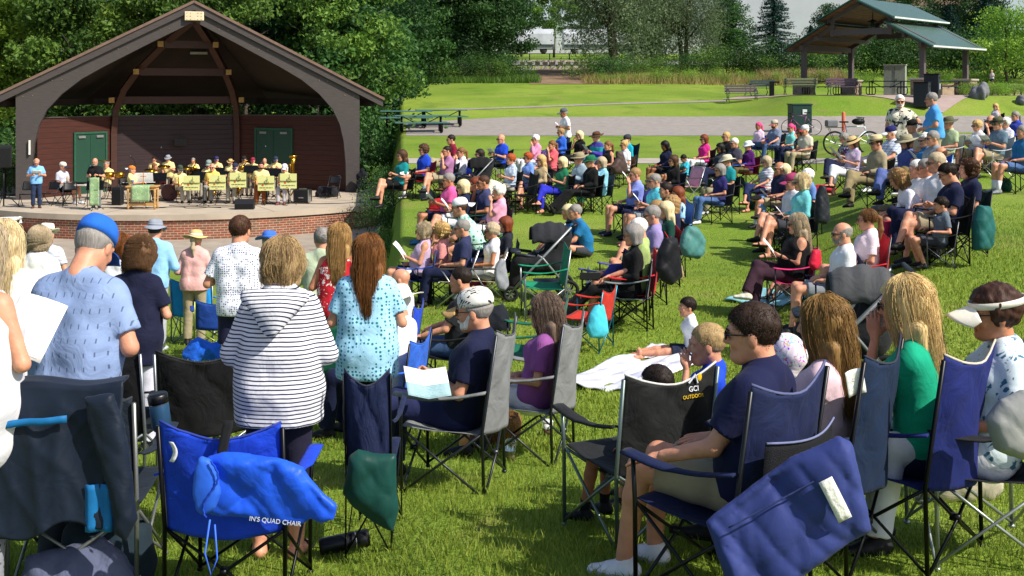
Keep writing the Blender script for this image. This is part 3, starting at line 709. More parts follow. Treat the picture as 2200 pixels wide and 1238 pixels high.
def paper_mat(kind=0):
    k = ('paper', kind)
    if k in MATS: return MATS[k]
    m = bpy.data.materials.new('paper'); m.use_nodes = True; t = m.node_tree; b = t.nodes['Principled BSDF']; L = t.links.new; b.inputs['Roughness'].default_value = .8
    uv = t.nodes.new('ShaderNodeTexCoord').outputs['Object']; sp = t.nodes.new('ShaderNodeSeparateXYZ'); L(uv, sp.inputs[0])
    wv = t.nodes.new('ShaderNodeTexWave'); wv.bands_direction = 'Y'; wv.inputs['Scale'].default_value = 28; L(uv, wv.inputs['Vector'])
    n = t.nodes.new('ShaderNodeTexNoise'); n.inputs['Scale'].default_value = 60; L(uv, n.inputs['Vector'])
    ln = ramp(t, wv.outputs['Fac'], [(0, (0, 0, 0)), (.6, (0, 0, 0)), (.7, (.5,)*3), (1, (.5,)*3)]); nn = ramp(t, n.outputs[0], [(0, (0, 0, 0)), (.46, (0, 0, 0)), (.52, (1, 1, 1)), (1, (1, 1, 1))])
    txt = mixc(t, 1.0, ln, nn, 'MULTIPLY')
    # printed block: keep away from margins
    ab = t.nodes.new('ShaderNodeMath'); ab.operation = 'ABSOLUTE'; L(sp.outputs[0], ab.inputs[0]); lt = t.nodes.new('ShaderNodeMath'); lt.operation = 'LESS_THAN'; L(ab.outputs[0], lt.inputs[0]); lt.inputs[1].default_value = .085
    fac = mixc(t, 1.0, txt, lt.outputs[0], 'MULTIPLY'); base = mixc(t, fac, C('#ecebe8'), C('#55565c'))
    if kind:
        g = t.nodes.new('ShaderNodeMath'); g.operation = 'LESS_THAN'; L(sp.outputs[1], g.inputs[0]); g.inputs[1].default_value = -.01
        bl = ramp(t, sp.outputs[1], [(0, '#3f8f9c'), (1, '#5c6fae')]) if kind == 1 else ramp(t, n.outputs[0], [(0, '#2c3f78'), (.5, '#8fa0b8'), (1, '#c9b27c')])
        base = mixc(t, mixc(t, .7, (0, 0, 0), g.outputs[0]), base, bl)
    L(base, b.inputs['Base Color']); MATS[k] = m; return m
def paper_obj(loc, rot, label, w_=.20, h_=.27, kind=0, fold=False, cat='leaflet', name='paper_leaflet', bend=.03):
    mb = MB(); ph = rnd.random()
    mb.grid(lambda u, v: ((u-.5)*w_, (v-.5)*h_, (abs(u-.5)*.07 if fold else bend*math.sin(2.2*(u-.3+ph*.3))+bend*.6*math.sin(2.6*v))), 8, 6, 0, .0012)
    o = mb.build(name, paper_mat(kind), None, True); o.location = loc; o.rotation_euler = rot if not isinstance(rot, np.ndarray) else Matrix(rot.tolist()).to_euler()
    return tag(o, label, cat, 'song sheets and leaflets of the audience')
def under_hat(v):
    v = np.array(v, float); c = np.array([0, -.014, .03]); d = (v-c)/np.array([.079, .102, .098]); q = np.linalg.norm(d, axis=1); m = (v[:, 2] > .025) & (q > 1)
    v[m] = c+(v[m]-c)/q[m][:, None]; return v
def person(p, loc, yaw, label, group, near=False, scale=1.0, H=None):
    """p: parsed options"""
    sex = p.get('sex', 'm'); kind = {'m': 'm', 'f': 'f', 'c': 'c'}[sex]
    o = dict(sex='f' if sex == 'f' else ('m' if sex == 'm' else 'f'), pose=p.get('pose', 'sit'), arm=p.get('arm', 'lap'), leg=p.get('leg', 'd'), H=1.76, w=float(p.get('w', 1.0)))
    if 'lean' in p: o['lean'] = float(p['lean'])
    if 'bend' in p: o['bend'] = float(p['bend'])
    o['nod'] = float(p.get('nod', .12))
    if p.get('J'): o['J'] = p['J']; o['jk'] = label
    h = .0115 if near else .019; hh = .0065 if near else .0095
    sk, lips = skin(int(p.get('skin', 0)))
    J = joints(o)
    V, Fc = body_mesh(o, h); VV = [V]; FF = [list(map(tuple, Fc))]; MI = [np.zeros(len(Fc), int)]; n = len(V)
    def addp(v, f, mi):
        nonlocal n
        VV.append(v); FF.append([tuple(int(q)+n for q in x) for x in f]); MI.append(np.asarray(mi)); n += len(v)
    HR = rz_(float(p.get('yaw', 0)))@rx(-o['nod'])@ry_(float(p.get('tilt', 0)))
    if 'hr' in p: HR = p['hr']
    hs = float(p.get('hs', 1.10 if sex != 'c' else 1.42)); head = lambda v: (np.asarray(v)*hs)@HR.T+J['head']
    hv, hf, hm = head_mesh(kind, hh); addp(head(hv), hf, hm)
    hp = {'paper': 'grip', 'front': 'grip', 'paperL': 'grip', 'play': 'grip', 'horn': 'grip', 'kneeL': 'flat'}.get(o['arm'], 'relax')
    hp = p.get('hand', hp)
    for nn, sd_ in (('L', -1), ('R', 1)):
        v, f = hand_mesh(hp, .0048 if near else .008); v = np.array(v)*(.92 if o['sex'] == 'f' else 1.0)
        f = np.array(f)
        if sd_ > 0: v[:, 0] *= -1; f = f[:, ::-1]
        y = J['ha'+nn]; ref = (0, 0, 1) if abs(y[2]) < .8 else (sd_, 0, 0)
        M = rot_to(y, ref)@ry_((-.9 if o['arm'] in ('paper', 'front', 'clasp', 'play', 'horn', 'paperL') else -.25)*(-sd_)*-1)
        addp(v@M.T+J['wr'+nn]+y*.02, f, np.zeros(len(f), int))
    ft = []
    for nn, sd_ in (('L', -1), ('R', 1)):
        d = nrm(J['an'+nn]-J['kn'+nn])
        if J['an'+nn][2] < .1: y = nrm((sd_*.22, 1, 0)); z = (0, 0, 1)
        elif o['leg'] == 'e': y = nrm((sd_*.2, .45, .9)); z = (0, -.9, .45)
        else: y = np.array([.0, 1, 0])-d*d[1]; y = nrm(nrm(y if np.linalg.norm(y) > .3 else (-sd_*.8, .3, .2))+d*.35); z = -d
        ft.append((nn, sd_, rot_to(y, z), J['an'+nn]))
    shoe = p.get('shoe', 'black')
    if shoe in ('bare', 'sandal'):
        for nn, sd_, M, a in ft: v, f, m_ = foot_mesh('bare'); addp(np.array(v)@M.T+a, f, m_)
    brow = hairmat(p.get('hc', 'br')) if p.get('hc') != 'pk' else hairmat('dk')
    body = make('person', np.vstack(VV), sum(FF, []), [sk, lips, mat('eye_white', '#d8d4cc', .3, 0, 0), mat('iris', '#2a1c14', .25, 0, 0), brow], None, True, np.concatenate(MI))
    tag(body, label, 'person', group)
    tc = col(p.get('top', 'white')); tm = fabric(tc, p.get('pat') if p.get('pat') else None, col(p.get('c2', 'white')), float(p.get('ps', 1)))
    v, f = shirt_mesh(o, p.get('sl', 'short'), h, float(p.get('hem', .10 if o['pose'] == 'stand' else .045)), float(p.get('loose', 1.0)), bool(p.get('hood')))
    make('shirt', v, f, tm, body)
    if p.get('hood'):
        up = J['up']; fw = np.array([0, up[2], -up[1]]); w_ = o.get('w', 1.0); mb = MB()
        def hd(u, v):
            x = (u-.5)*.30*w_*(1-.75*max(0, v-.35)**1.3); bul = math.sin(math.pi*u)**.7; return (x, -.02-.075*bul*math.sin(math.pi*(.15+.8*v))-.012*math.cos(3*math.pi*u)*v, .03-.25*v*(.45+.55*math.sin(math.pi*u))+.02*math.sin(4*math.pi*u)*v*(1-v))
        mb.grid(hd, 24, 20, 0, .01); ho_ = mb.build('hood', tm, body, True); ho_.location = J['neb']-fw*(.10*w_)-up*.005; ho_.rotation_euler = (R(-24), 0, 0)
    if p.get('collar') or (sex == 'm' and p.get('sl', 'short') == 'short' and p.get('tee') is None):
        mb = MB(); pts = []
        for i in range(13):
            a = R(-90)+2*math.pi*i/12; q = J['neb']+np.array([.068*math.cos(a), .062*math.sin(a)+.008, .0])-J['up']*(.0+.022*max(0, math.sin(a))); pts.append(q)
        mb.tube(pts, .015, 6, 0, True); mb.build('collar', tm, body, True)
    bk = p.get('bot', 'navy'); bt = p.get('bt', 'long')
    v, f = pants_mesh(o, bt, h); make({'long': 'trousers', 'slim': 'trousers', 'capri': 'capri_trousers', 'shorts': 'shorts', 'skirt': 'skirt'}[bt], v, f, fabric(col(bk), p.get('bpat'), col(p.get('bc2', 'white')), 1.0, .9, .3), body)
    for nn, sd_, M, a in ft:
        if shoe not in ('bare', 'sandal'):
            v, f, m_ = foot_mesh('shoe'); sc_ = col(shoe)
            make('shoe', np.array(v)@M.T+a, f, [mat('shoe', sc_, .6, 0, .1), mat('shoe_sole', '#d8d8d4' if p.get('sole') else (tuple(x*.55 for x in C(sc_))), .8, 0, .05)], body, True, m_)
        elif shoe == 'sandal':
            mb = MB(); mb.box((0, .045, -.083), (.088, .25, .014), 0, None, .01); mb.tube([(-.045, .07, -.075), (-.03, .075, -.03), (0, .078, -.018), (.03, .075, -.03), (.045, .07, -.075)], .012, 6)
            v = np.vstack(mb.V)@M.T+a; make('sandal', v, mb.F, mat('sandal', col(p.get('sdc', 'black')), .7, 0, .1), body, False)
        if p.get('sock'):
            kk = J['kn'+nn]; d = nrm(kk-a); mb = MB(); t3 = leg_r(o)[3]; mb.tube([a-d*.03, a+d*.05, a+d*(.17 if p.get('sockh') else .09)], [t3+.006, t3+.005, t3+.013], 12); mb.build('sock', mat('sock', col(p['sock']), .9, 0, .05, 8, .2, 120), body, True)
    hair = p.get('hair', 'short'); hc = p.get('hc', 'br')
    if hair != 'bald':
        hh2 = .0068 if near else .0105; hm_ = hairmat(hc)
        v, f = hair_mesh(hair, kind, hh2); v = under_hat(v) if p.get('hat') and p['hat'] != 'visor' else v; ho = make('hair', head(v), f, hm_, body)
        if near and hair not in ('ring',) and not p.get('hat'):
            nst = {'short': 2400, 'buzz': 900}.get(hair, 2500)
            v, f, tn = strands(hair, kind, nst, len(label)); make('hair_locks', head(v), f, hm_, body, True, None, tn)
    if p.get('beard'):
        s = SDF(); s.ell((0, .052, -.082), (.05, .05, .045), .02); s.cone((-.03, .098, -.052), (.03, .098, -.052), .010, .010, .02); s.ell((0, .085, -.02), (.05, .05, .025), .01, True); s.ell((0, .1, -.064), (.02, .02, .006), .0, True)
        for x in (-1, 1): s.cone((x*.064, .02, -.02), (x*.05, .05, -.075), .012, .02, .02)
        s.noise = lambda X, Y, Z: .003*wob(X, Y, Z, 150); v, f = s.mesh(.0085); make('beard', head(v), f, hairmat(p['beard'] if p['beard'] is not True else hc), body)
    if p.get('gl'):
        v, f, m_ = glasses_mesh(); clear = p['gl'] == 'c'
        if clear:
            mb = MB()
            for x in (-1, 1): mb.tube([(x*.035+.024*math.cos(q), .106, .003+.018*math.sin(q)) for q in np.linspace(0, 6.283, 13)], .0022, 5, 0, True); mb.tube([(x*.059, .100, .010), (x*.078, .06, .010), (x*.081, -.005, .004)], .0026, 5)
            mb.tube([(-.012, .110, .008), (.012, .110, .008)], .002, 5); mb2 = np.vstack(mb.V); make('glasses', head(mb2), mb.F, metal('#222222'), body)
        else: make('sunglasses', head(v), f, [mat('dark_lens', '#0a0b0d' if p['gl'] is True else col(p['gl']), .08, 0, 0, spec=.8), mat('frame_plastic', '#15130f', .35, 0, 0, spec=.5)], body, True, m_)
    if p.get('hat'):
        k = p['hat']; v, f, m_ = hat_mesh(k); a = fabric(col(p.get('hcol', 'khaki')), p.get('hpat'), col(p.get('hpc', 'black')), float(p.get('hps', .5)), .9, .15); bnd = fabric(col(p.get('band', p.get('hc2', p.get('hcol', 'khaki')))), None, wr=.1)
        T = rx(float(p.get('htilt', -.06))); make({'cap': 'baseball_cap', 'capback': 'baseball_cap', 'visor': 'sun_visor', 'bucket': 'bucket_hat'}.get(k, 'brimmed_hat'), head((np.array(v)*1.03)@T.T), f, [a, bnd], body, True, m_)
    if p.get('watch'):
        nn = 'L' if p['watch'] != 'R' else 'R'; d = nrm(J['wr'+nn]-J['el'+nn]); mb = MB(); r_ = arm_r(o)[3]+.004; mb.tube([J['wr'+nn]-d*.035, J['wr'+nn]-d*.012], r_, 12); mb.build('wristwatch', mat('strap', '#17171a', .5, 0, 0), body, True)
    if p.get('mask'):
        mb = MB(); mb.ball((0, .03, -.07), (.062, .095, .05), 0, 14, 8); make('face_mask', head(np.vstack(mb.V)), mb.F, mat('mask', '#15161a', .9), body)
    S = scale*((H or {'m': 1.76, 'f': 1.66, 'c': 1.2}[sex])/1.76)
    body.location = loc; body.rotation_euler = (0, 0, yaw); body.scale = (S, S, S)
    if p.get('paper'):
        mid = (J['wrL']+J['wrR'])/2+(J['haL']+J['haR'])*.05+np.array([0, .03, .05])
        if o['arm'] in ('lap', 'face', 'Face', 'rest', 'fwd', 'kneeL', 'paperL'): mid = J['wrL']+J['haL']*.1+np.array([.06, .06, .06])
        if o['arm'] == 'down': mid = J['wrL']+J['haL']*.1+np.array([-.01, .03, -.1])
        pit = .9 if o['pose'] != 'stand' else .75
        Rm = rz_(yaw)@rx(pit)
        wl = np.array(loc)+rz_(yaw)@(mid*S)
        k = p['paper']; wd, hg = (.21, .28) if k in ('1', True) else ((.30, .22) if k == '2' else (.14, .21))
        wds = {'1': 'white song sheet', '2': 'open printed booklet', '3': 'small folded leaflet'}[k if k is not True else '1']
        paper_obj(wl, Rm, wds+' held by the '+label, wd, hg, {'1': 0, '2': 1, '3': 2}[k if k is not True else '1'], k == '2')
    return body
# ------------------------------------------------------------------ folding chairs
def om(o, i, m): s = o.material_slots[i]; s.link = 'OBJECT'; s.material = m
def camp_proto(res=10, tall=.92, name='camp_chair', w_=.54, arms=True, bulge=.05, lean=.15):
    root = empty(name); blk = metal('#1b1c1e'); fab = fabric('#26305a')
    hw = w_/2
    bx = lambda z: -.25-(z-.42)*lean
    def back(u, v):
        z = .40+v*(tall-.40); s = math.sin(math.pi*u)
        zz = z-(.075*s*(v-.5)*2 if v > .5 else 0)-.02*(1-v)*s
        return ((u-.5)*w_*(1+.03*v), bx(z)-bulge*s*(1-.55*v)+.004*math.sin(9*u+5*v)+.022*(float(crease(u*.5, .1, v*.34, 13, tall))-.5)*min(1, 6*u*(1-u)+.2), zz)
    mb = MB(); mb.grid(back, res, res, 0, .006); mb.build('backrest', fab, root, True)
    mb = MB(); mb.tube([np.array(back(i/12, 1.0))+np.array([0, .003, .004]) for i in range(13)], .006, 5); mb.build('edge_piping', fabric('#3a3a40'), root, True)
    def seat(u, v):
        s = math.sin(math.pi*u)*math.sin(math.pi*min(1, v*1.1)); return ((u-.5)*w_, -.25+v*.49, .40+.03*v-.05*s+.004*math.sin(8*u+7*v))
    mb = MB(); mb.grid(seat, res, res, 0, .006); mb.build('seat', fab, root, True)
    for sx in (-1, 1):
        x = sx*(hw+.01)
        mb = MB(); mb.tube([(x, -.265, .02), (x, -.255, .42), (x*1.02, bx(tall-.02)-.005, tall-.02)], .0105, 7); mb.ball((x, -.265, .012), (.018, .018, .012), 0, 8, 4); mb.build('leg', blk, root, True)
        mb = MB(); mb.tube([(x, .24, .015), (x, .245, .43), (x*1.03, .25, .625 if arms else .44)], .0105, 7); mb.ball((x, .24, .012), (.018, .018, .012), 0, 8, 4); mb.build('leg', blk, root, True)
        if arms:
            mb = MB()
            def ar(u, v, x=x, sx=sx): return (x*1.03+(u-.5)*(.075 if v > .55 else .045)+sx*.012, -.28+v*.56, .635-.035*math.sin(math.pi*v)+(.03*(1-v))+.006*math.sin(u*3))
            mb.grid(ar, 4, 10, 0, .010); mb.build('armrest', fab, root, True)
        mb = MB(); mb.tube([(x*.98, -.265, .03), (x*.98, .0, .23), (x*.98, .245, .42)], .008, 6); mb.tube([(x*1.0, .245, .03), (x*1.0, .0, .22), (x*1.0, -.25, .41)], .008, 6); mb.build('cross_brace', blk, root, True)
    for y in (-.265, .245):
        mb = MB(); mb.tube([(-hw, y, .03), (0, y-.012, .22), (hw, y, .41)], .008, 6); mb.tube([(hw, y, .03), (0, y+.012, .22), (-hw, y, .41)], .008, 6); mb.box((0, y, .22), (.03, .045, .03), 0); mb.build('cross_brace', blk, root, True)
    return root
def lawn_proto():
    root = empty('lawn_chair'); al = metal('#b9bcbe', .3, .9); fab = fabric('#b7a77c'); w_ = .54; hw = w_/2
    mb = MB(); mb.grid(lambda u, v: ((u-.5)*w_*.94, -.19-.16*v-.015*math.sin(math.pi*u), .40+.46*v), 6, 8, 0, .008); mb.build('backrest', fab, root, True)
    mb = MB(); mb.grid(lambda u, v: ((u-.5)*w_*.94, -.20+.44*v, .395+.02*v-.02*math.sin(math.pi*u)), 6, 6, 0, .008); mb.build('seat', fab, root, True)
    for sx in (-1, 1):
        x = sx*hw; mb = MB(); mb.tube([(x, -.36, .87), (x, -.19, .40), (x, .30, .01)], .011, 7); mb.build('leg', al, root, True)
        mb = MB(); mb.tube([(x, -.30, .01), (x, .05, .36), (x, .20, .60)], .011, 7); mb.build('leg', al, root, True)
        mb = MB(); mb.bar((x, -.27, .61), (x, .22, .605), .045, .022); mb.build('armrest', mat('arm_plastic', '#3a3b3d', .5), root)
    mb = MB(); mb.tube([(-hw, -.36, .87), (hw, -.36, .87)], .011, 7); mb.tube([(-hw, .24, .40), (hw, .24, .40)], .011, 7); mb.tube([(-hw, -.30, .02), (hw, -.30, .02)], .010, 7); mb.build('frame_rail', al, root, True)
    return root
def folding_proto():
    root = empty('folding_chair'); bk = mat('black_plastic', '#141416', .45, 0, .1, 12, spec=.4); mt = metal('#26272a', .4, .6)
    def bk_(u, v): return ((u-.5)*.44*(1-.06*v), -.20-.10*v-.03*math.sin(math.pi*u), .55+.27*v)
    mb = MB(); mb.grid(bk_, 10, 6, 0, .014); mb.build('backrest', bk, root, True)
    mb = MB(); mb.grid(lambda u, v: ((u-.5)*.41, -.19+.40*v, .44+.012*v-.018*math.sin(math.pi*u)), 8, 6, 0, .018); mb.build('seat', bk, root, True)
    for sx in (-1, 1):
        x = sx*.235; mb = MB(); mb.tube([(x, .26, .005), (x, -.02, .44), (x*.97, -.29, .82), (x*.80, -.315, .85)], .0125, 7); mb.build('leg', mt, root, True)
        mb = MB(); mb.tube([(x*.92, -.28, .005), (x*.92, .17, .44)], .0125, 7); mb.build('leg', mt, root, True)
    mb = MB(); mb.tube([(-.235, .18, .13), (.235, .18, .13)], .009, 6); mb.tube([(-.21, -.22, .09), (.21, -.22, .09)], .009, 6); mb.tube([(-.19, -.315, .85), (.19, -.315, .85)], .0125, 6); mb.build('frame_rail', mt, root, True)
    return root
PROTO = {}
def chair(kind, loc, yaw, label, color='navy', frame=None, group='folding chairs on the lawn', scale=1.0, pat=None, c2='white', piping=None):
    fn = {'camp': lambda: camp_proto(), 'near': lambda: camp_proto(26), 'tall': lambda: camp_proto(12, 1.08), 'low': lambda: camp_proto(8, .82), 'dir': lambda: camp_proto(10, .86, 'directors_chair', .56, True, .02, .08), 'lawn': lawn_proto, 'fold': folding_proto,
          'hi': lambda: camp_proto(26, 1.02, bulge=.085)}[kind]
    if kind not in PROTO: PROTO[kind] = fn(); o = PROTO[kind]
    else: o = copy_tree(PROTO[kind])
    o.location = loc; o.rotation_euler = (0, 0, yaw); o.scale = (scale,)*3
    tag(o, label, 'chair', group)
    fm = fabric(col(color), pat, col(c2), 1, .75, .5); fr = metal(col(frame)) if frame else None
    for ch in o.children:
        nm = ch.name.split('.')[0]
        if nm in ('backrest', 'seat', 'armrest') and kind != 'fold' and not (kind == 'lawn' and nm == 'armrest'): om(ch, 0, fm)
        elif nm == 'edge_piping': om(ch, 0, fabric(col(piping)) if piping else mat('piping', tuple(x*.5+.02 for x in C(col(color))), .8))
        elif fr and nm in ('leg', 'cross_brace', 'frame_rail'): om(ch, 0, fr)
    return o
FOC = (-26.0, 15.0)
def facing(X, Y, fx=None):
    fx = fx or FOC; return math.atan2(fx[1]-Y, fx[0]-X)-math.pi/2
HT = {'sit': {'m': 1.33, 'f': 1.26, 'c': 1.02}, 'stand': {'m': 1.80, 'f': 1.69, 'c': 1.2}, 'ground': {'m': .98, 'f': .93, 'c': .72}}
def seat_person(row, group):
    px, py, opts, label = row; p = parse(opts); sex = p.get('sex', 'm'); pose = p.get('pose', 'sit')
    h = HT[pose][sex]+(.03 if p.get('hat') else 0)+float(p.get('dh', 0))
    if 's' in p: d = F/float(p['s'])
    else: d = solve_d(px, py, h)
    g = on_ground(px, d); s = F/d
    X, Y = g.x, g.y
    # head should land at px: shift for lean
    yaw = facing(X, Y)+R(float(p.get('turn', 0))) if 'face' not in p else R(float(p['face']))
    sc = 1.0
    off = rz_(yaw)@np.array([0, -.17 if pose == 'sit' else (-.05 if pose == 'ground' else 0.02), 0])
    loc = Vector((X-off[0], Y-off[1], 0)); loc.z = gz(loc.x, loc.y)
    # correct the size a little so the head top reaches py
    want = CZ-(py-200)*loc.y/F-loc.z; sc = max(.88, min(1.14, want/h))
    if 'sc' in p: sc = float(p['sc'])
    near = s > 190 or bool(p.get('near'))
    body = person(p, loc, yaw, label, group, near, sc)
    if p.get('ch') and pose == 'sit':
        kind = p.get('ck', 'camp'); 
        ad = p.get('cadj', '')
        cl = p['ch']; nm = {'lgrey': 'light grey', 'dgrey': 'dark grey', 'dgreen': 'dark green', 'lblue': 'light blue', 'djean': 'dark denim', 'hot': 'hot pink', 'navy': 'navy', 'royal': 'royal blue', 'turq': 'turquoise', 'lilac': 'lilac'}.get(cl, cl)
        if cl.startswith('#'): nm = p.get('cn', 'dark')
        S = body.scale[0]
        chair('near' if near and kind == 'camp' else kind, loc, yaw, nm+{'lawn': ' lawn', 'dir': ' director', 'fold': ' folding'}.get(kind, ' camp')+' chair under the '+label, cl, p.get('fr'), 'occupied chairs on the lawn', S*1.0, p.get('cpat'), p.get('cc2', 'white'), p.get('pipe'))
    if p.get('ch') and pose == 'sit' and not near and crc(label) % 5 < 2:
        q = rz_(yaw)@np.array([.36 if crc(label) % 2 else -.36, .12-.02*(crc(label) % 9), 0]); nmc, hx_ = [('black', '#17181b'), ('navy', '#1c2444'), ('tan', '#a18a66'), ('red', '#a32833'), ('grey', '#6d7076'), ('green', '#23523d')][crc(label) % 6]
        bag_blob('tote_bag', (loc.x+q[0], loc.y+q[1], gz(loc.x+q[0], loc.y+q[1])+.13), (.34, .22, .26+.02*(crc(label) % 5)), fabric(hx_), nmc+' tote bag beside the '+label, 'bag', crc(label) % 50, yaw+.4, 'bags on the grass beside chairs', 0, .01, .02, 14, .035)
    return body, loc, yaw
# ------------------------------------------------------------------ ground
def sheet(name, X, Y, dz, m, kind='structure'):
    """grid of X,Y arrays (2D) draped over the terrain"""
    Z = CZ-drop(X, Y)+dz; nv, nu = X.shape; V = np.stack([X, Y, Z], 2).reshape(-1, 3)
    i = np.arange((nv-1)*(nu-1)); r_, c_ = i//(nu-1), i % (nu-1); a = r_*nu+c_
    return tag(make(name, V, np.stack([a, a+1, a+nu+1, a+nu], 1), m, None, True), kind=kind)
def grass_mat():
    m = bpy.data.materials.new('lawn_grass'); m.use_nodes = True; t = m.node_tree; b = t.nodes['Principled BSDF']; L = t.links.new
    co = t.nodes.new('ShaderNodeTexCoord').outputs['Object']
    def noise(s, d=4, dist=0, vec=co):
        n = t.nodes.new('ShaderNodeTexNoise'); n.inputs['Scale'].default_value = s; n.inputs['Detail'].default_value = d; n.inputs['Distortion'].default_value = dist; L(vec, n.inputs['Vector']); return n.outputs[0]
    c1 = ramp(t, noise(14, 6), [(.3, '#4a6619'), (.5, '#6b8828'), (.72, '#8fa442')])
    c2 = ramp(t, noise(.35, 3, .5), [(.35, '#78932f'), (.55, '#8b9c40'), (.75, '#aaa05a')])
    c = mixc(t, .42, c1, c2)
    mp = t.nodes.new('ShaderNodeMapping'); mp.inputs['Scale'].default_value = (.25, 2.2, 1); mp.inputs['Rotation'].default_value = (0, 0, R(12)); L(co, mp.inputs[0])
    dry = ramp(t, noise(1.0, 3, 0, mp.outputs[0]), [(.55, (0, 0, 0)), (.72, (.35,)*3)]); c = mixc(t, dry, c, C('#8c8a3c'))
    big = ramp(t, noise(.11, 3, .6), [(.38, '#55761c'), (.62, '#8fa23c')]); c = mixc(t, .35, c, big)
    worn = ramp(t, noise(.9, 5, .8), [(.60, (0, 0, 0)), (.74, (.55,)*3)]); c = mixc(t, worn, c, C('#8f8350'))
    deep = ramp(t, noise(.55, 4, .3), [(.30, (.45,)*3), (.46, (0, 0, 0))]); c = mixc(t, deep, c, C('#3f5f1c'))
    L(c, b.inputs['Base Color']); b.inputs['Roughness'].default_value = .85; b.inputs['Specular IOR Level'].default_value = .15
    bp = t.nodes.new('ShaderNodeBump'); bp.inputs['Strength'].default_value = .9; bp.inputs['Distance'].default_value = .05; L(noise(34, 6), bp.inputs['Height']); L(bp.outputs[0], b.inputs['Normal'])
    return m
GRASS = grass_mat()
ys = np.concatenate([np.arange(.3, 16, .18), np.geomspace(16, 70, 150), np.geomspace(72, 420, 60)]); us = np.linspace(-1.1, 1.1, 560)
Yg, Ug = np.meshgrid(ys, us, indexing='ij'); Xg = Ug*(Yg*.62+3)
sheet('lawn', Xg, Yg, 0, GRASS)
ASPH = mat('asphalt_path', '#8f8882', .9, 0, .12, 3, .4, 90); CONC = mat('concrete', '#a3988a', .85, 0, .14, 2.5, .25, 70); CONC2 = mat('concrete_paving', '#9c9082', .88, 0, .16, 1.6, .3, 80)
def band(name, pxs, ya, yb, dz, m, n=3):
    """path band between two image rows, walked out on the terrain itself"""
    A = [on_ground(p, ground_at(p, a)) for p, a in zip(pxs, ya)]; B = [on_ground(p, ground_at(p, b_)) for p, b_ in zip(pxs, yb)]
    X = np.array([[a.x+(b_.x-a.x)*k/n for a, b_ in zip(A, B)] for k in range(n+1)]); Y = np.array([[a.y+(b_.y-a.y)*k/n for a, b_ in zip(A, B)] for k in range(n+1)])
    return sheet(name, X[::-1], Y[::-1], dz, m)
pxs = np.linspace(872, 2330, 60)
band('asphalt_path', pxs, np.interp(pxs, [870, 1100, 2300], [264, 252, 249]), np.full(60, 292.), .012, ASPH, 8)
band('near_footpath', pxs, np.full(60, 341.), np.full(60, 352.), .012, mat('pale_footpath', '#a39a90', .9, 0, .1, 3, .3, 60))
pxs2 = np.linspace(872, 1560, 40); yy = np.interp(pxs2, [870, 1100, 1300, 1560], [239, 232, 224, 217.5])
band('far_footpath', pxs2, yy-1.2, yy+1.6, .02, ASPH, 2)
# dirt track through the trees, road and yard behind it
Xd, Yd = np.meshgrid(np.linspace(1.2, 6.8, 24), np.linspace(78, 98, 24)); Xd = Xd+(Yd-78)*.06
sheet('dirt_track', Xd, Yd, .03, mat('bare_earth', '#7d6650', .95, 0, .3, 1.2, .8, 20))
Xd, Yd = np.meshgrid(np.linspace(-6, 22, 10), np.linspace(104, 122, 8)); sheet('road', Xd, Yd, .05, mat('road_asphalt', '#85807e', .9, 0, .1, 2))
# plaza under the shelter
PAVC = np.array([20.9, 63.2]); gx = nrm((.72, -.694)); hx = nrm((.694, .72))
Ls, Gs = np.meshgrid(np.linspace(-3.2, 9.5, 22), np.linspace(-6.6, 6.2, 22)); c0 = np.array([18.9, 61.4])
sheet('plaza', c0[0]+gx[0]*Gs+hx[0]*Ls, c0[1]+gx[1]*Gs+hx[1]*Ls, .03, mat('plaza_paving', '#a08d86', .85, 0, .1, 2, .2, 40))
# ------------------------------------------------------------------ amphitheatre stage
SC0 = (-12.6, 46.75); SR = 9.45; SZ = CZ-4.08; GZL = CZ-4.94
def arc(r, a0=R(-172), a1=R(-8), n=64): return [(SC0[0]+r*math.cos(a), SC0[1]+r*math.sin(a)) for a in np.linspace(a0, a1, n)]
A = arc(15.4, R(-172), R(-57)); B = arc(SR-.05, R(-172), R(-30))
sheet('concrete_apron', np.array([[a[0]+(b[0]-a[0])*k/6 for a, b in zip(A, B)] for k in range(7)]), np.array([[a[1]+(b[1]-a[1])*k/6 for a, b in zip(A, B)] for k in range(7)]), .02, CONC2)
def slab_poly(r, back): p = arc(r); return p+[(p[-1][0], back), (p[0][0], back)]
stage = empty('stage', (SC0[0], SC0[1]-5, GZL), 0, 'curved concrete stage with a red brick face under the wooden bandshell', 'stage')
def rel(o, root):
    o.parent = root; o.location = -root.location if root.rotation_euler.z == 0 else o.location; return o
mb = MB(); p = slab_poly(SR, 53.0); mb.prism(p, 0, 0, .19, 0, ((0, 0, SZ-.19), (1, 0, 0), (0, 1, 0), (0, 0, 1))); rel(mb.build('stage_floor', mat('stage_concrete', '#b0a290', .85, 0, .12, 1.3, .25, 60)), stage)
mb = MB()
for a in (R(-62), R(-98), R(-130), R(-35)):
    mb.bar((SC0[0]+SR*math.cos(a)*.995, SC0[1]+SR*math.sin(a)*.995, SZ+.001), (SC0[0]+4.5*math.cos(a), SC0[1]+4.5*math.sin(a), SZ+.001), .02, .004)
rel(mb.build('floor_joint', mat('joint', '#4b443c', .9), None), stage)
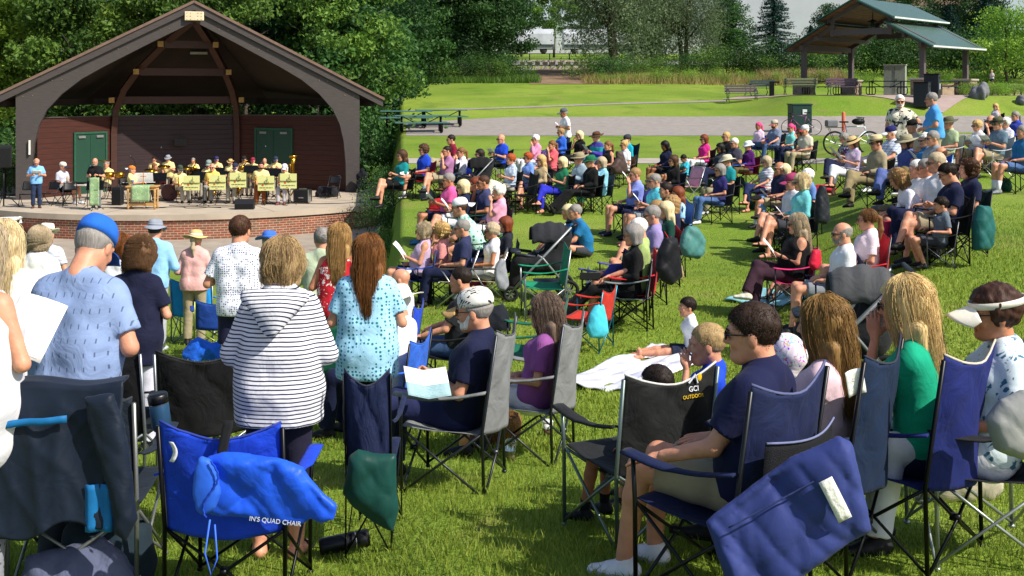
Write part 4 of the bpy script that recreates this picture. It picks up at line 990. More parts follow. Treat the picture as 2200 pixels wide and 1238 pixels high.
def brick_mat():
    m = bpy.data.materials.new('red_brick'); m.use_nodes = True; t = m.node_tree; b = t.nodes['Principled BSDF']; L = t.links.new
    uv = t.nodes.new('ShaderNodeUVMap').outputs[0]; br = t.nodes.new('ShaderNodeTexBrick'); L(uv, br.inputs['Vector'])
    br.inputs['Scale'].default_value = 1; br.inputs['Brick Width'].default_value = .235; br.inputs['Row Height'].default_value = .082; br.inputs['Mortar Size'].default_value = .009; br.inputs['Mortar Smooth'].default_value = .2
    br.inputs['Color1'].default_value = (*C('#8e4a33'), 1); br.inputs['Color2'].default_value = (*C('#6d5a4a'), 1); br.inputs['Mortar'].default_value = (*C('#b9a48c'), 1); br.inputs['Bias'].default_value = -.25
    n = t.nodes.new('ShaderNodeTexNoise'); n.inputs['Scale'].default_value = 3; L(uv, n.inputs['Vector']); v = ramp(t, n.outputs[0], [(.3, (.75,)*3), (.7, (1.1,)*3)])
    L(mixc(t, 1, br.outputs[0], v, 'MULTIPLY'), b.inputs['Base Color']); b.inputs['Roughness'].default_value = .9
    bp = t.nodes.new('ShaderNodeBump'); bp.inputs['Strength'].default_value = .5; bp.inputs['Distance'].default_value = .01; bp.invert = True; L(br.outputs[1], bp.inputs['Height']); L(bp.outputs[0], b.inputs['Normal'])
    return m
aw = arc(SR-.07, n=90); V = [(x, y, z) for z in (GZL-.3, SZ-.19) for x, y in aw]; n = len(aw)
o = make('brick_wall', V, np.array([(i, i+1, n+i+1, n+i) for i in range(n-1)]), brick_mat(), None, False); uvl = o.data.uv_layers.new(name='UVMap')
sl = np.concatenate([[0], np.cumsum([math.dist(aw[i], aw[i+1]) for i in range(n-1)])]); vi = np.zeros(len(o.data.loops), np.int32); o.data.loops.foreach_get('vertex_index', vi)
uvl.data.foreach_set('uv', np.stack([sl[vi % n], np.where(vi >= n, .9, -.07)], 1).astype(np.float32).ravel()); rel(o, stage)
# ------------------------------------------------------------------ bandshell
BM = (-12.6, 44.3); BY = math.atan2(.261, .965)
def BW(u, v, z): return (BM[0]+u*.965-v*.261, BM[1]+u*.261+v*.965, SZ+z)
def plank_mat(name, c, sc=4.6, bump=.6, var=.25):
    m = bpy.data.materials.new(name); m.use_nodes = True; t = m.node_tree; b = t.nodes['Principled BSDF']; L = t.links.new
    co = t.nodes.new('ShaderNodeTexCoord').outputs['Object']; wv = t.nodes.new('ShaderNodeTexWave'); wv.bands_direction = 'Z'; wv.wave_profile = 'SAW'; wv.inputs['Scale'].default_value = sc/3.14159/2*3.14; L(co, wv.inputs['Vector'])
    n = t.nodes.new('ShaderNodeTexNoise'); mp = t.nodes.new('ShaderNodeMapping'); mp.inputs['Scale'].default_value = (1, 1, 12); L(co, mp.inputs[0]); L(mp.outputs[0], n.inputs['Vector']); n.inputs['Scale'].default_value = 1.5; n.inputs['Detail'].default_value = 5
    cc = C(c); base = ramp(t, n.outputs[0], [(.3, tuple(x*(1-var) for x in cc)), (.7, tuple(x*(1+var) for x in cc))])
    ln = ramp(t, wv.outputs['Fac'], [(0, (.25,)*3), (.06, (1, 1, 1)), (.95, (1, 1, 1)), (1, (.25,)*3)]); L(mixc(t, 1, base, ln, 'MULTIPLY'), b.inputs['Base Color']); b.inputs['Roughness'].default_value = .6; b.inputs['Specular IOR Level'].default_value = .3
    bp = t.nodes.new('ShaderNodeBump'); bp.inputs['Strength'].default_value = bump; bp.inputs['Distance'].default_value = .02; L(ln, bp.inputs['Height']); L(bp.outputs[0], b.inputs['Normal']); return m
shell = empty('bandshell', BW(0, 0, 0), BY, 'dark brown wooden bandshell with arched gable front above the stage', 'bandshell')
def sh(mb, name, m, smooth=False, parent=None):
    o = mb.build(name, m, None, smooth); o.parent = parent or shell; return o   # built in bandshell coordinates (u, v, z)
WD = mat('dark_stained_wood', '#46403e', .55, 0, .16, 3, .15, 30, .35, (1, 1, 8)); WB = mat('brown_stained_wood', '#40241b', .55, 0, .2, 3, .15, 30, .35, (1, 1, 8)); WI = mat('shell_ceiling_wood', '#2c201a', .7, 0, .2, 2, .1, 30)
half = [(0, 6.92), (1.6, 6.08), (3.4, 5.10), (4.2, 4.62), (4.9, 4.05), (5.45, 3.42), (5.74, 2.8), (5.90, 2.1), (5.98, 1.2), (6.0, 0)]
outer = [(6.55, 0), (6.55, 4.0), (0, 7.36)]
for sg in (-1, 1):
    a = [(sg*u, z) for u, z in half]; b = [(sg*u, z) for u, z in outer]
    mb = MB(); n = len(half); poly = half+outer
    # strip between inner curve and outer line
    def ou(u, z): return (6.55, z) if u > 5.9 else (u*6.55/6.0, 7.36-(u*6.55/6.0)*.513) if u < 5.3 else (6.55, min(4.0, z+.55+.1))
    O = [(0, 7.36), (1.9, 6.385), (3.9, 5.36), (4.9, 4.85), (5.8, 4.385), (6.55, 4.0), (6.55, 3.0), (6.55, 2.1), (6.55, 1.2), (6.55, 0)]
    V = []
    for v in (0.0, .36): V += [(sg*u, v, z) for u, z in half]+[(sg*u, v, z) for u, z in O]
    Fc = []
    for k in range(n-1): Fc += [(k, k+1, n+k+1, n+k), (2*n+k+1, 2*n+k, 3*n+k, 3*n+k+1), (k, 2*n+k, 2*n+k+1, k+1), (n+k, n+k+1, 3*n+k+1, 3*n+k)]
    if sg < 0: Fc = [f[::-1] for f in Fc]
    mb.add(V, Fc); sh(mb, 'arch_beam', WD)
    mb = MB()
    for (u, z) in ((.95, 6.62), (2.5, 5.83), (4.9, 4.6), (5.95, 3.98)):
        for du in (0, .35): mb.ball((sg*(u+du), -.004, z-.1*du), .02, 0, 6, 4)
    sh(mb, 'bolt', mat('brass_bolt', '#b59a70', .4, .8, 0))
    e = [(sg*-.0, 7.36), (sg*7.5, 3.515), (sg*7.5, 3.80), (sg*0, 7.66)]
    mb = MB(); mb.prism(e if sg > 0 else e[::-1], 0, -.12, .0, 0, ((0, 0, 0), (1, 0, 0), (0, 0, 1), (0, 1, 0))); sh(mb, 'fascia_board', WD)
    mb = MB(); mb.bar((0, -.16, 7.70), (sg*7.56, -.16, 3.825), .10, .035, 0, (0, 1, 0)); sh(mb, 'roof_edge_trim', mat('copper_edge', '#8a6f62', .4, .5))
    # side roof plane (thick, from the front gable back to the hip)
    eb = (-4.6, 4.9) if sg < 0 else (3.2, 5.6)
    q = [(0, -.1, 7.62), (sg*7.5, -.1, 3.775), (eb[0], eb[1], 3.9), (0, .8, 7.5)]; q2 = [(x, y, z-.16) for x, y, z in q]
    mb = MB(); fs = [(0, 1, 2, 3), (7, 6, 5, 4), (0, 4, 5, 1), (1, 5, 6, 2), (2, 6, 7, 3), (3, 7, 4, 0)]; fs = fs if sg < 0 else [f[::-1] for f in fs]
    mb.add(q+q2, fs); sh(mb, 'roof', [WI])
q = [(0, .8, 7.5), (-4.6, 4.9, 3.9), (3.2, 5.6, 3.9)]; q2 = [(x, y, z-.16) for x, y, z in q]
mb = MB(); mb.add(q+q2, [(0, 1, 2), (5, 4, 3), (0, 3, 4, 1), (1, 4, 5, 2), (2, 5, 3, 0)]); sh(mb, 'roof', [WI])
mb = MB(); mb.box((0, -.125-.02, 7.12), (.74, .05, .36), 0, None, .04); pl = sh(mb, 'gable_plate', mat('pale_plate', '#d9c8a6', .6))
mb = MB()
for x in (-.27, -.14, .14, .27):
    for z in (-.12, 0, .12): mb.ball((x, -.175, 7.12+z), .018, 0, 6, 4)
sh(mb, 'bolt', mat('brass_bolt', '#b59a70', .4, .8, 0))
CL, CR = (-3.29, 3.17), (1.77, 3.87); LE, RE = (-5.85, .5), (6.05, .55)
for (c, sg) in ((CL, -1), (CR, 1)):
    pts = [(c[0], c[1], 0), (c[0], c[1], 2.4), (c[0]*.97, c[1]*.98, 3.4), (c[0]*.87, c[1]*.88, 4.2), (c[0]*.70, c[1]*.73, 4.95), (c[0]*.35, c[1]*.42, 6.1), (0, .38, 7.0)]
    mb = MB()
    for a, b in zip(pts[:-1], pts[1:]):
        d = Vector(b)-Vector(a); mb.bar(a, tuple(Vector(b)+d.normalized()*.05), .24, .34, 0, (-sg*.3, -1, .1))
    sh(mb, 'rib', WB)
    for k, (f, z) in enumerate(((.93, 3.78), (.62, 4.95), (.32, 6.05))):
        mb = MB(); mb.box((c[0]*f+sg*.26, c[1]*f+.0, z), (.22, .3, .22)); sh(mb, 'purlin_end', mat('pale_end_grain', '#a8824c', .7, 0, .2, 20))
for f, z in ((.97, 3.78), (.66, 4.95), (.36, 6.05)):
    mb = MB(); mb.bar((CL[0]*f, CL[1]*f, z), (CR[0]*f, CR[1]*f, z), .2, .3); sh(mb, 'tie_beam', WB)
mb = MB(); mb.bar((CL[0]-.9, CL[1]+1.0, 3.72), (CR[0]+.9, CR[1]+1.2, 3.72), .2, .26); mb.bar((CL[0]-.9, CL[1]+1.0, 3.72), (-7.1, .2, 3.66), .2, .26); mb.bar((CR[0]+.9, CR[1]+1.2, 3.72), (7.1, .2, 3.66), .2, .26); sh(mb, 'eave_beam', WI)
PW = plank_mat('red_brown_planks', '#43231c', 3.0); PW_SHADE = plank_mat('shaded_planks', '#332526', 3.0)  # same planks twice: back wall copy has the roof's shadow in its colour
GD = mat('green_door_paint', '#214335', .45, 0, .05, 6, spec=.4)
def wall_seg(a, b, name, m, door=None):
    L = math.dist(a, b); ang = math.atan2(b[1]-a[1], b[0]-a[0]); r = empty(name+'_frame', (0, 0, 0)); bpy.data.objects.remove(r)
    mb = MB(); mb.box((L/2, .06, 1.55), (L, .12, 3.1)); o = sh(mb, name, m); o.location = (a[0], a[1], 0); o.rotation_euler = (0, 0, ang)
    mb = MB(); mb.box((L/2, .05, 3.125), (L, .2, .05)); c = sh(mb, 'wall_cap', WD); c.location = o.location; c.rotation_euler = o.rotation_euler
    if door:
        x0, x1, h = door; mb = MB(); w_ = (x1-x0)
        d = sh(MB().box(((x0+x1)/2, -.02, h/2), (w_, .05, h)), 'door', GD); d.location = o.location; d.rotation_euler = o.rotation_euler
        mb = MB()
        for (c_, s_) in (((x0-.04, -.035, h/2), (.08, .09, h)), ((x1+.04, -.035, h/2), (.08, .09, h)), (((x0+x1)/2, -.035, h+.04), (w_+.16, .09, .08)), (((x0+x1)/2, -.05, h/2), (.012, .03, h))): mb.box(c_, s_)
        f = mb.build('door_frame', mat('green_frame_paint', '#27523f', .5), d); 
        for xx in (x0+w_*.2, x1-w_*.2): mb = MB(); mb.box((xx, -.075, h-.12), (.34, .06, .1), 0, None, .01); mb.build('door_closer', mat('grey_closer', '#8d908f', .4, .4), d)
        mb = MB(); mb.box((x0+w_*.5-.06, -.07, 1.05), (.05, .05, .22)); mb.build('door_handle', metal('#7d7f80'), d)
wall_seg(LE, CL, 'side_wall', PW, (1.75, 3.25, 2.42)); wall_seg(CL, CR, 'back_wall', PW_SHADE); wall_seg(CR, RE, 'side_wall', PW, (1.0, 2.75, 2.5))
mb = MB(); mb.box((-6.05, -.05, 2.0), (.06, .12, .55)); sh(mb, 'notice_board', mat('white_sign', '#d8d6cc', .6))
mb = MB(); mb.box((-.6, 3.30, 2.0), (.5, .14, .3)); sh(mb, 'wall_box', mat('dark_wall_box', '#2b2726', .6))
mb = MB(); mb.box((.15, 2.6, 5.75), (.7, .12, .1)); sh(mb, 'strip_lamp', mat('lamp_housing', '#a9a9a6', .5))
# ------------------------------------------------------------------ foliage
def leaf_mat(name, dark, light, trans=.35):
    m = bpy.data.materials.new(name); m.use_nodes = True; t = m.node_tree; b = t.nodes['Principled BSDF']; L = t.links.new; out = t.nodes['Material Output']
    at = t.nodes.new('ShaderNodeAttribute'); at.attribute_name = 'tone'; oi = t.nodes.new('ShaderNodeObjectInfo')
    c = ramp(t, at.outputs['Fac'], [(0, dark), (1, light)]); hs = t.nodes.new('ShaderNodeHueSaturation'); L(c, hs.inputs['Color'])
    mr = t.nodes.new('ShaderNodeMapRange'); mr.inputs['To Min'].default_value = .75; mr.inputs['To Max'].default_value = 1.2; L(oi.outputs['Random'], mr.inputs[0]); L(mr.outputs[0], hs.inputs['Value'])
    L(hs.outputs[0], b.inputs['Base Color']); b.inputs['Roughness'].default_value = .55; b.inputs['Specular IOR Level'].default_value = .25
    tr = t.nodes.new('ShaderNodeBsdfTranslucent'); L(hs.outputs[0], tr.inputs[0]); mx = t.nodes.new('ShaderNodeMixShader'); mx.inputs[0].default_value = trans
    L(b.outputs[0], mx.inputs[1]); L(tr.outputs[0], mx.inputs[2]); L(mx.outputs[0], out.inputs[0]); return m
def leaves(P_, size, rs, droop=.0, aspect=.55, flat=0.0):
    n = len(P_); a = rs.normal(size=(n, 3)); a[:, 2] = a[:, 2]*(1-flat)-droop; a /= np.linalg.norm(a, axis=1)[:, None]
    b = rs.normal(size=(n, 3)); b[:, 2] *= (1-flat); b -= a*(a*b).sum(1)[:, None]; b /= np.linalg.norm(b, axis=1)[:, None]+1e-9
    s = (size*(.6+.8*rs.rand(n)))[:, None]; nrmv = np.cross(a, b)
    V = np.stack([P_-a*s*.5, P_+b*s*aspect*.5+nrmv*s*.08, P_+a*s*.5, P_-b*s*aspect*.5+nrmv*s*.08], 1).reshape(-1, 3)
    return V, np.arange(4*n).reshape(n, 4)
BARK = mat('bark', '#4a4038', .9, 0, .3, 4, .8, 14, .2, (1, 1, .3))
TREES = {}
def broad_tree(key, h, w_, seed, m, nleaf=7000, leaf=.2, base=.15, clumps=46, droop=0.0, multi=1, trunk_r=.2, willow=False):
    rs = np.random.RandomState(seed); root = empty('tree'); mb = MB(); tips = []
    for k in range(multi):
        a = rs.rand()*6.28; lean = (.12 if multi == 1 else .32)*h*.3; top = np.array([math.cos(a)*lean, math.sin(a)*lean, h*.78]); pts = [np.array([0, 0, -.2])+(0 if multi == 1 else .15)*np.array([math.cos(a), math.sin(a), 0])]
        for f in (.2, .45, .7, 1): pts.append(pts[0]*(1-f)+top*f+np.append(rs.normal(size=2)*.02*h*f, 0))
        mb.tube(pts, np.linspace(trunk_r, .04, 5)*(1 if multi == 1 else .75), 8)
        for j in range(9):
            f = .3+.65*rs.rand(); b0 = np.array([np.interp(f, [0, .2, .45, .7, 1], [p[i] for p in pts]) for i in range(3)]); an = rs.rand()*6.28; l = w_*.5*(.5+.5*rs.rand())*(1.1-f*.6)
            e = b0+np.array([math.cos(an)*l, math.sin(an)*l, l*(.35+.5*rs.rand())]); mb.tube([b0, (b0+e)/2+np.array([0, 0, .1*l]), e], [trunk_r*.4*(1.1-f), trunk_r*.25*(1.1-f), .015], 6); tips.append(e)
    mb.build('trunk', BARK, root, True)
    P_ = []; T_ = []
    for i in range(clumps):
        u = nrm(rs.normal(size=3)); rr = rs.rand()**.4; c = np.array([u[0]*w_*.46*rr, u[1]*w_*.46*rr, h*(base+(1-base)*.5)+u[2]*h*(1-base)*.46*rr]); c[2] = min(c[2], h*.97)
        fz = (c[2]/h-base)/(1-base); c[:2] *= (1.05-.55*max(0, fz-.4)/.6)
        n = int(nleaf/clumps*(.5+rs.rand())); r_ = w_*.13*(.7+.7*rs.rand()); q = rs.normal(size=(n, 3)); q /= np.linalg.norm(q, axis=1)[:, None]; q *= (rs.rand(n)**.45)[:, None]*r_*np.array([1.15, 1.15, .75 if not willow else 1.3])
        if willow: q[:, 2] -= np.abs(rs.normal(size=n))*r_*.9
        P_.append(c+q); T_.append(np.clip(.12+.76*rs.rand()+.14*rs.normal(size=n), 0, 1))  # wide tone spread per clump paints sunlit clumps and dark gaps
    V, Fc = leaves(np.vstack(P_), leaf, rs, droop, .28 if willow else .6, 0); make('crown', V, Fc, m, root, False, None, np.repeat(np.concatenate(T_), 4))
    TREES[key] = root; return root
def conifer(key, h, w_, seed, m, nb=260):
    rs = np.random.RandomState(seed); root = empty('spruce_tree'); mb = MB(); mb.tube([(0, 0, -.2), (0, 0, h*.98)], [.16, .02], 8); mb.build('trunk', BARK, root, True)
    P_ = []
    for i in range(nb):
        f = rs.rand()**.8; z = h*(.03+.95*f); L = w_*.5*(1-f)**.85*(.75+.4*rs.rand())+.12; a = rs.rand()*6.28; n = int(26+70*L/w_*2)
        t = rs.rand(n); side = rs.normal(size=n)*.10*L*(1.1-t); P_.append(np.stack([np.cos(a)*t*L-np.sin(a)*side, np.sin(a)*t*L+np.cos(a)*side, z-.28*t*L+.16*t*t*L+rs.normal(size=n)*.04], 1))
    P_ = np.vstack(P_); V, Fc = leaves(P_, .17, rs, .1, .35, .5); make('crown', V, Fc, m, root, False, None, np.repeat(np.clip(.5+.3*rs.normal(size=len(P_)), 0, 1), 4)); TREES[key] = root; return root
def shrub(key, h, w_, seed, m, n=2200, leaf=.13, name='shrub'):
    rs = np.random.RandomState(seed); root = empty(name); mb = MB()
    for k in range(6): a = rs.rand()*6.28; mb.tube([(0, 0, -.1), (math.cos(a)*w_*.2, math.sin(a)*w_*.2, h*.7)], [.03, .01], 5)
    mb.build('stem', BARK, root, True); P_ = []; T_ = []
    for k in range(16):
        u = rs.normal(size=3)*np.array([.3, .3, .0])*w_; c = np.array([u[0], u[1], h*(.2+.62*rs.rand())]); q = rs.normal(size=(n//16, 3))*np.array([.16*w_, .16*w_, .13*h]); p = c+q; p[:, 2] = np.abs(p[:, 2]); P_.append(p); T_.append(np.clip(.2+.6*rs.rand()+.15*rs.normal(size=len(p)), 0, 1))
    V, Fc = leaves(np.vstack(P_), leaf, rs); make('foliage', V, Fc, m, root, False, None, np.repeat(np.concatenate(T_), 4)); TREES[key] = root; return root
LM1 = leaf_mat('leaf_bright', '#446a22', '#a4bb4a'); LM2 = leaf_mat('leaf_dark', '#1b3820', '#4b7436'); LM3 = leaf_mat('leaf_willow', '#42583a', '#83956a'); LM4 = leaf_mat('needle_blue', '#12302c', '#2f5648', .1); LM5 = leaf_mat('leaf_lime', '#4f7d26', '#96b548'); LM6 = leaf_mat('leaf_mid', '#335424', '#74963c')  # leaf_dark: shade of the back-lit right-hand trees is put into the colour
USED = set()
def plant(key, px, d, label, cat, group, sc=1.0, name=None, rz=None, dz=0.0, X=None, szz=1.0):
    o = TREES[key] if key not in USED else copy_tree(TREES[key]); USED.add(key)
    d = d+8 if px > 850 and 70 <= d < 100 else d
    x = (px-1100)*d/F if X is None else X
    o.location = (x, d, gz(x, d)-.05+dz); o.rotation_euler = (0, 0, rnd.random()*6.28 if rz is None else rz); o.scale = (sc, sc, sc*szz)
    if name: o.name = name
    return tag(o, label, cat, group)
broad_tree('maple', 12, 7, 3, LM1, 15000, .23, .08, 42); broad_tree('maple_b', 13, 7, 8, LM6, 14000, .23, .10, 44); broad_tree('oak', 12, 8, 12, LM2, 14000, .25, .05, 60)
broad_tree('thin', 13, 5, 21, LM6, 4200, .2, .3, 40, trunk_r=.16); broad_tree('willow', 12, 10, 5, LM3, 26000, .24, .04, 80, .6, 3, .42, True); broad_tree('dense', 12, 9, 31, LM2, 20000, .27, .0, 80, trunk_r=.3); broad_tree('lime', 6.5, 7, 17, LM5, 9000, .17, .18, 50, trunk_r=.12)
conifer('spruce', 8, 6.4, 2, LM4, 420); shrub('bush', 2.2, 2.6, 4, LM6, 2600); shrub('bush_d', 2.6, 3.0, 6, LM2, 2800, .15); shrub('weed', 1.3, 1.5, 9, LM5, 1300, .09, 'weed_clump')
# wood behind the bandshell
WL = [('maple', -60, 55, 'sunlit'), ('maple', 60, 58, 'x'), ('maple_b', 170, 54, ''), ('maple', 300, 57, ''), ('maple_b', 420, 55, ''), ('thin', 520, 53, ''), ('oak', 600, 58, ''), ('thin', 680, 54, ''), ('maple_b', 740, 57, ''), ('oak', 720, 57, ''),
      ('oak', 0, 66, ''), ('oak', 140, 68, ''), ('oak', 270, 66, ''), ('maple_b', 390, 67, ''), ('oak', 500, 68, ''), ('maple_b', 620, 66, ''), ('oak', 720, 67, ''), ('oak', 772, 66, ''), ('oak', -120, 60, '')]
wn = {'maple': 'sunlit leafy maple in the wood behind the bandshell', 'maple_b': 'tall mid green tree in the wood behind the bandshell', 'oak': 'dark spreading tree at the back of the wood behind the bandshell', 'thin': 'thin half bare tree beside the right slope of the bandshell roof'}
for k, px, d, _ in WL: plant(k, px, d, wn[k], 'tree', 'wood behind the bandshell', 1.0+.12*rnd.random(), 'thin_tree' if k == 'thin' else 'leafy_tree')
for i, (px, d) in enumerate([(10, 50), (70, 52), (130, 51), (200, 54), (262, 56), (330, 57), (395, 55), (460, 57), (540, 58), (600, 58), (670, 57), (730, 56), (738, 55), (765, 60), (752, 51), (790, 62), (-30, 47)]):
    plant(['bush_d', 'bush'][i % 3 == 1], px, d, ['dark', 'mid green'][i % 3 == 1]+' undergrowth bush at the foot of the wood behind the bandshell', 'bush', 'undergrowth behind the bandshell', 1.35+.3*rnd.random(), 'bush')
# right side: dense dark trees, willow, spruce
for px, d, s_ in ((880, 78, .95), (945, 82, 1.0), (1015, 79, .95), (1075, 88, .8), (905, 92, 1.1), (985, 95, 1.1), (842, 80, 1.0)): plant('dense', px, d, 'dense dark tree hanging to the ground left of the dirt track', 'tree', 'dark trees left of the dirt track', s_, 'dense_tree')
plant('willow', 1325, 80, 'big multi trunked willow right of the dirt track', 'tree', None, 1.12, 'willow_tree', .6)
plant('willow', 1470, 84, 'silvery willow with a rounded crown left of the blue spruce', 'tree', None, .82, 'willow_tree', 2.2)
plant('dense', 1400, 92, 'dark tree standing between and behind the two willows', 'tree', None, .85, 'dense_tree'); plant('maple_b', 1190, 140, 'distant tree behind the grey rail car', 'tree', 'distant trees behind the rail car', .9, 'leafy_tree'); plant('maple_b', 1255, 150, 'distant tree behind the grey rail car', 'tree', 'distant trees behind the rail car', .8, 'leafy_tree'); plant('maple_b', 1120, 150, 'distant tree behind the grey rail car', 'tree', 'distant trees behind the rail car', .9, 'leafy_tree')
plant('spruce', 1663, 77, 'blue green spruce in front of the pale warehouse', 'tree', None, .92); plant('spruce', 1790, 84, 'dark pine behind the left end of the picnic shelter', 'tree', None, .62, 'pine_tree'); plant('spruce', 2040, 82, 'tall pine behind the right end of the shelter roof', 'tree', None, .72, 'pine_tree'); plant('spruce', 1742, 82, 'small pine between the spruce and the shelter', 'tree', None, .5, 'pine_tree')
for px, d, s_ in ((1880, 92, .62), (1960, 90, .6), (2040, 94, .66), (2110, 90, .62), (1780, 92, .5), (1560, 94, .6)): plant('dense', px, d, 'dark tree in the belt behind the picnic shelter', 'tree', 'tree belt behind the shelter', s_, 'dense_tree')
plant('spruce', 2120, 88, 'dark pine behind the lime green tree', 'tree', None, .9, 'pine_tree'); plant('lime', 2165, 66, 'lime green tree at the right edge beside the shelter', 'tree', None, .85, 'young_tree'); plant('lime', 2260, 70, 'lime green tree outside the right edge of the shelter lawn', 'tree', None, 1.0, 'young_tree')
for i, (px, d, s_) in enumerate([(1880, 80, 1.3), (1930, 79, 1.5), (1985, 80, 1.4), (2055, 78, 1.5), (2120, 76, 1.5), (2180, 76, 1.4), (1560, 78, 1.2), (1600, 76, 1.1), (1640, 75, .9), (1700, 76, 1.2), (1745, 76, 1.2), (1835, 80, 1.2), (1410, 76, .8), (1470, 76, .8), (1520, 76, .9), (875, 72, .8), (940, 73, .8), (1000, 73, .8), (1060, 73, .8), (1100, 74, .8), (1265, 75, .9), (1310, 74, .8), (1350, 75, .7)]):
    plant(['bush', 'bush_d'][i % 2], px, d, ['mid green', 'dark'][i % 2]+(' bush on the bank behind the picnic shelter' if i < 12 else ' bush at the foot of the trees beyond the far lawn'), 'bush', 'bushes along the far tree line', s_, 'bush')
for i in range(46):
    px = 1280+i*19+rnd.uniform(-8, 8)
    if 1880 < px < 1960: continue
    plant('weed', px, 71+rnd.random()*2.5, 'yellow green weed clump along the far edge of the lawn', 'weeds', 'weed clumps along the far lawn edge', .45+.4*rnd.random())
for k, dd in enumerate((27, 30.5, 34.5, 39, 44, 50)):
    plant(['bush', 'bush_d'][k % 2], 839, dd, ['mid green', 'dark'][k % 2]+' narrow shrub on the grass bank right of the stage', 'bush', 'shrubs on the bank beside the stage', .19+.0045*dd+.05*(k % 3), 'bush', None, -.25, None, 1.2+.25*(k % 2))
# tall dry grass strip
def blades(n, xr, yr, hmin, hmax, wd, seed, m, name, kind='stuff', dens=None, label=None, fall=None):
    rs = np.random.RandomState(seed); X = rs.uniform(*xr, n); Y = rs.uniform(*yr, n)
    Z = CZ-drop(X, Y); h = rs.uniform(hmin, hmax, n); a = rs.rand(n)*6.28; l = rs.normal(size=(n, 2))*.28*h[:, None]; dx, dy = np.cos(a)*wd, np.sin(a)*wd
    V = np.stack([np.stack([X-dx, Y-dy, Z], 1), np.stack([X+dx, Y+dy, Z], 1), np.stack([X+l[:, 0], Y+l[:, 1], Z+h], 1)], 1).reshape(-1, 3)
    o = make(name, V, np.arange(3*n).reshape(n, 3), m, None, False, None, np.repeat(rs.rand(n), 3)); tag(o, label, None, None, kind); return o
blades(6000, (5, 19.5), (78, 83), .25, .8, .02, 3, leaf_mat('dry_grass', '#6d6a34', '#b3a06a', .3), 'tall_grass')
blades(4000, (18, 24), (79, 83), .4, 1.1, .02, 5, leaf_mat('dry_grass_pink', '#7d6a44', '#b79a78', .3), 'tall_grass'); blades(8000, (-10, 2), (79, 83), .2, .6, .03, 6, LM6, 'rough_grass')
# ------------------------------------------------------------------ picnic shelter
def local(root_loc, ang):
    def f(a, l, z): return (a, l, z)
    return f
PX, PY = 18.9, 61.4; PZ = gz(19.5, 62)+.03; PA = math.atan2(gx[1], gx[0])
pav = empty('picnic_shelter', (PX, PY, PZ), PA, 'open picnic shelter with two tier green metal roof on stone piers', 'shelter')
GM = mat('green_metal_roof', '#2f5f53', .35, .3, .12, 3, 0, 1, .6); POST = mat('brown_post_paint', '#5a5152', .6, 0, .1); STONE = mat('pier_stone', '#8a7a68', .9, 0, .35, 4, .8, 9); CAPS = mat('pier_cap', '#a59c90', .8, 0, .1); SOF = plank_mat('soffit_boards', '#7d5f45', 3, .3)
def roofm():
    if 'rm' in MATS: return MATS['rm']
    m = bpy.data.materials.new('standing_seam_roof'); m.use_nodes = True; t = m.node_tree; b = t.nodes['Principled BSDF']; L = t.links.new; co = t.nodes.new('ShaderNodeTexCoord').outputs['Object']
    wv = t.nodes.new('ShaderNodeTexWave'); wv.bands_direction = 'Y'; wv.inputs['Scale'].default_value = 1.25; L(co, wv.inputs['Vector']); c = ramp(t, wv.outputs['Fac'], [(0, '#1f4138'), (.7, '#284f45'), (.88, '#708a81'), (1, '#8ca198')]); L(c, b.inputs['Base Color'])
    b.inputs['Roughness'].default_value = .35; b.inputs['Metallic'].default_value = .25; bp = t.nodes.new('ShaderNodeBump'); bp.inputs['Strength'].default_value = .7; bp.inputs['Distance'].default_value = .03; L(wv.outputs['Fac'], bp.inputs['Height']); L(bp.outputs[0], b.inputs['Normal']); MATS['rm'] = m; return m
for (a, l) in ((-3.5, .6), (3.5, .6), (-3.5, 6.3), (3.5, 6.3)):
    mb = MB(); mb.box((a, l, 1.62), (.26, .26, 2.3)); po = mb.build('post', POST, pav); mb = MB(); mb.box((a, l, .40), (.95, .95, .80), 0, None, .03); mb.build('stone_pier', STONE, pav); mb = MB(); mb.box((a, l, .85), (1.1, 1.1, .11), 0, None, .02); mb.build('pier_cap', CAPS, pav)
def slope(name, a0, z0, a1, z1, l0, l1, th=.12):
    sg = 1 if a1 > a0 else -1
    q = [(a0, l0, z0), (a1, l0, z1), (a1, l1, z1), (a0, l1, z0)]; q2 = [(x, y, z-th) for x, y, z in q]; f = [(0, 1, 2, 3), (7, 6, 5, 4), (0, 4, 5, 1), (1, 5, 6, 2), (2, 6, 7, 3), (3, 7, 4, 0)]; f = f if sg > 0 else [x[::-1] for x in f]
    mb = MB(); mb.add(q, [f[0]], 0); mb.add([(x, y, z-.004) for x, y, z in q2], [(3, 2, 1, 0) if sg > 0 else (0, 1, 2, 3)], 1); mb.build(name, [roofm(), SOF], pav)
    mb = MB(); mb.bar((a0, l0-.02, z0-.06), (a1, l0-.02, z1-.06), .06, .2, 0, (0, 1, 0)); mb.bar((a0, l1+.02, z0-.06), (a1, l1+.02, z1-.06), .06, .2, 0, (0, 1, 0)); mb.bar((a1, l0, z1-.07), (a1, l1, z1-.07), .06, .16); mb.build('roof_fascia', GM, pav)
    mb = MB(); mb.bar((a1+sg*.06, l0, z1-.06), (a1+sg*.06, l1, z1-.06), .07, .09); mb.build('gutter', mat('white_gutter', '#c7ccc9', .5), pav)
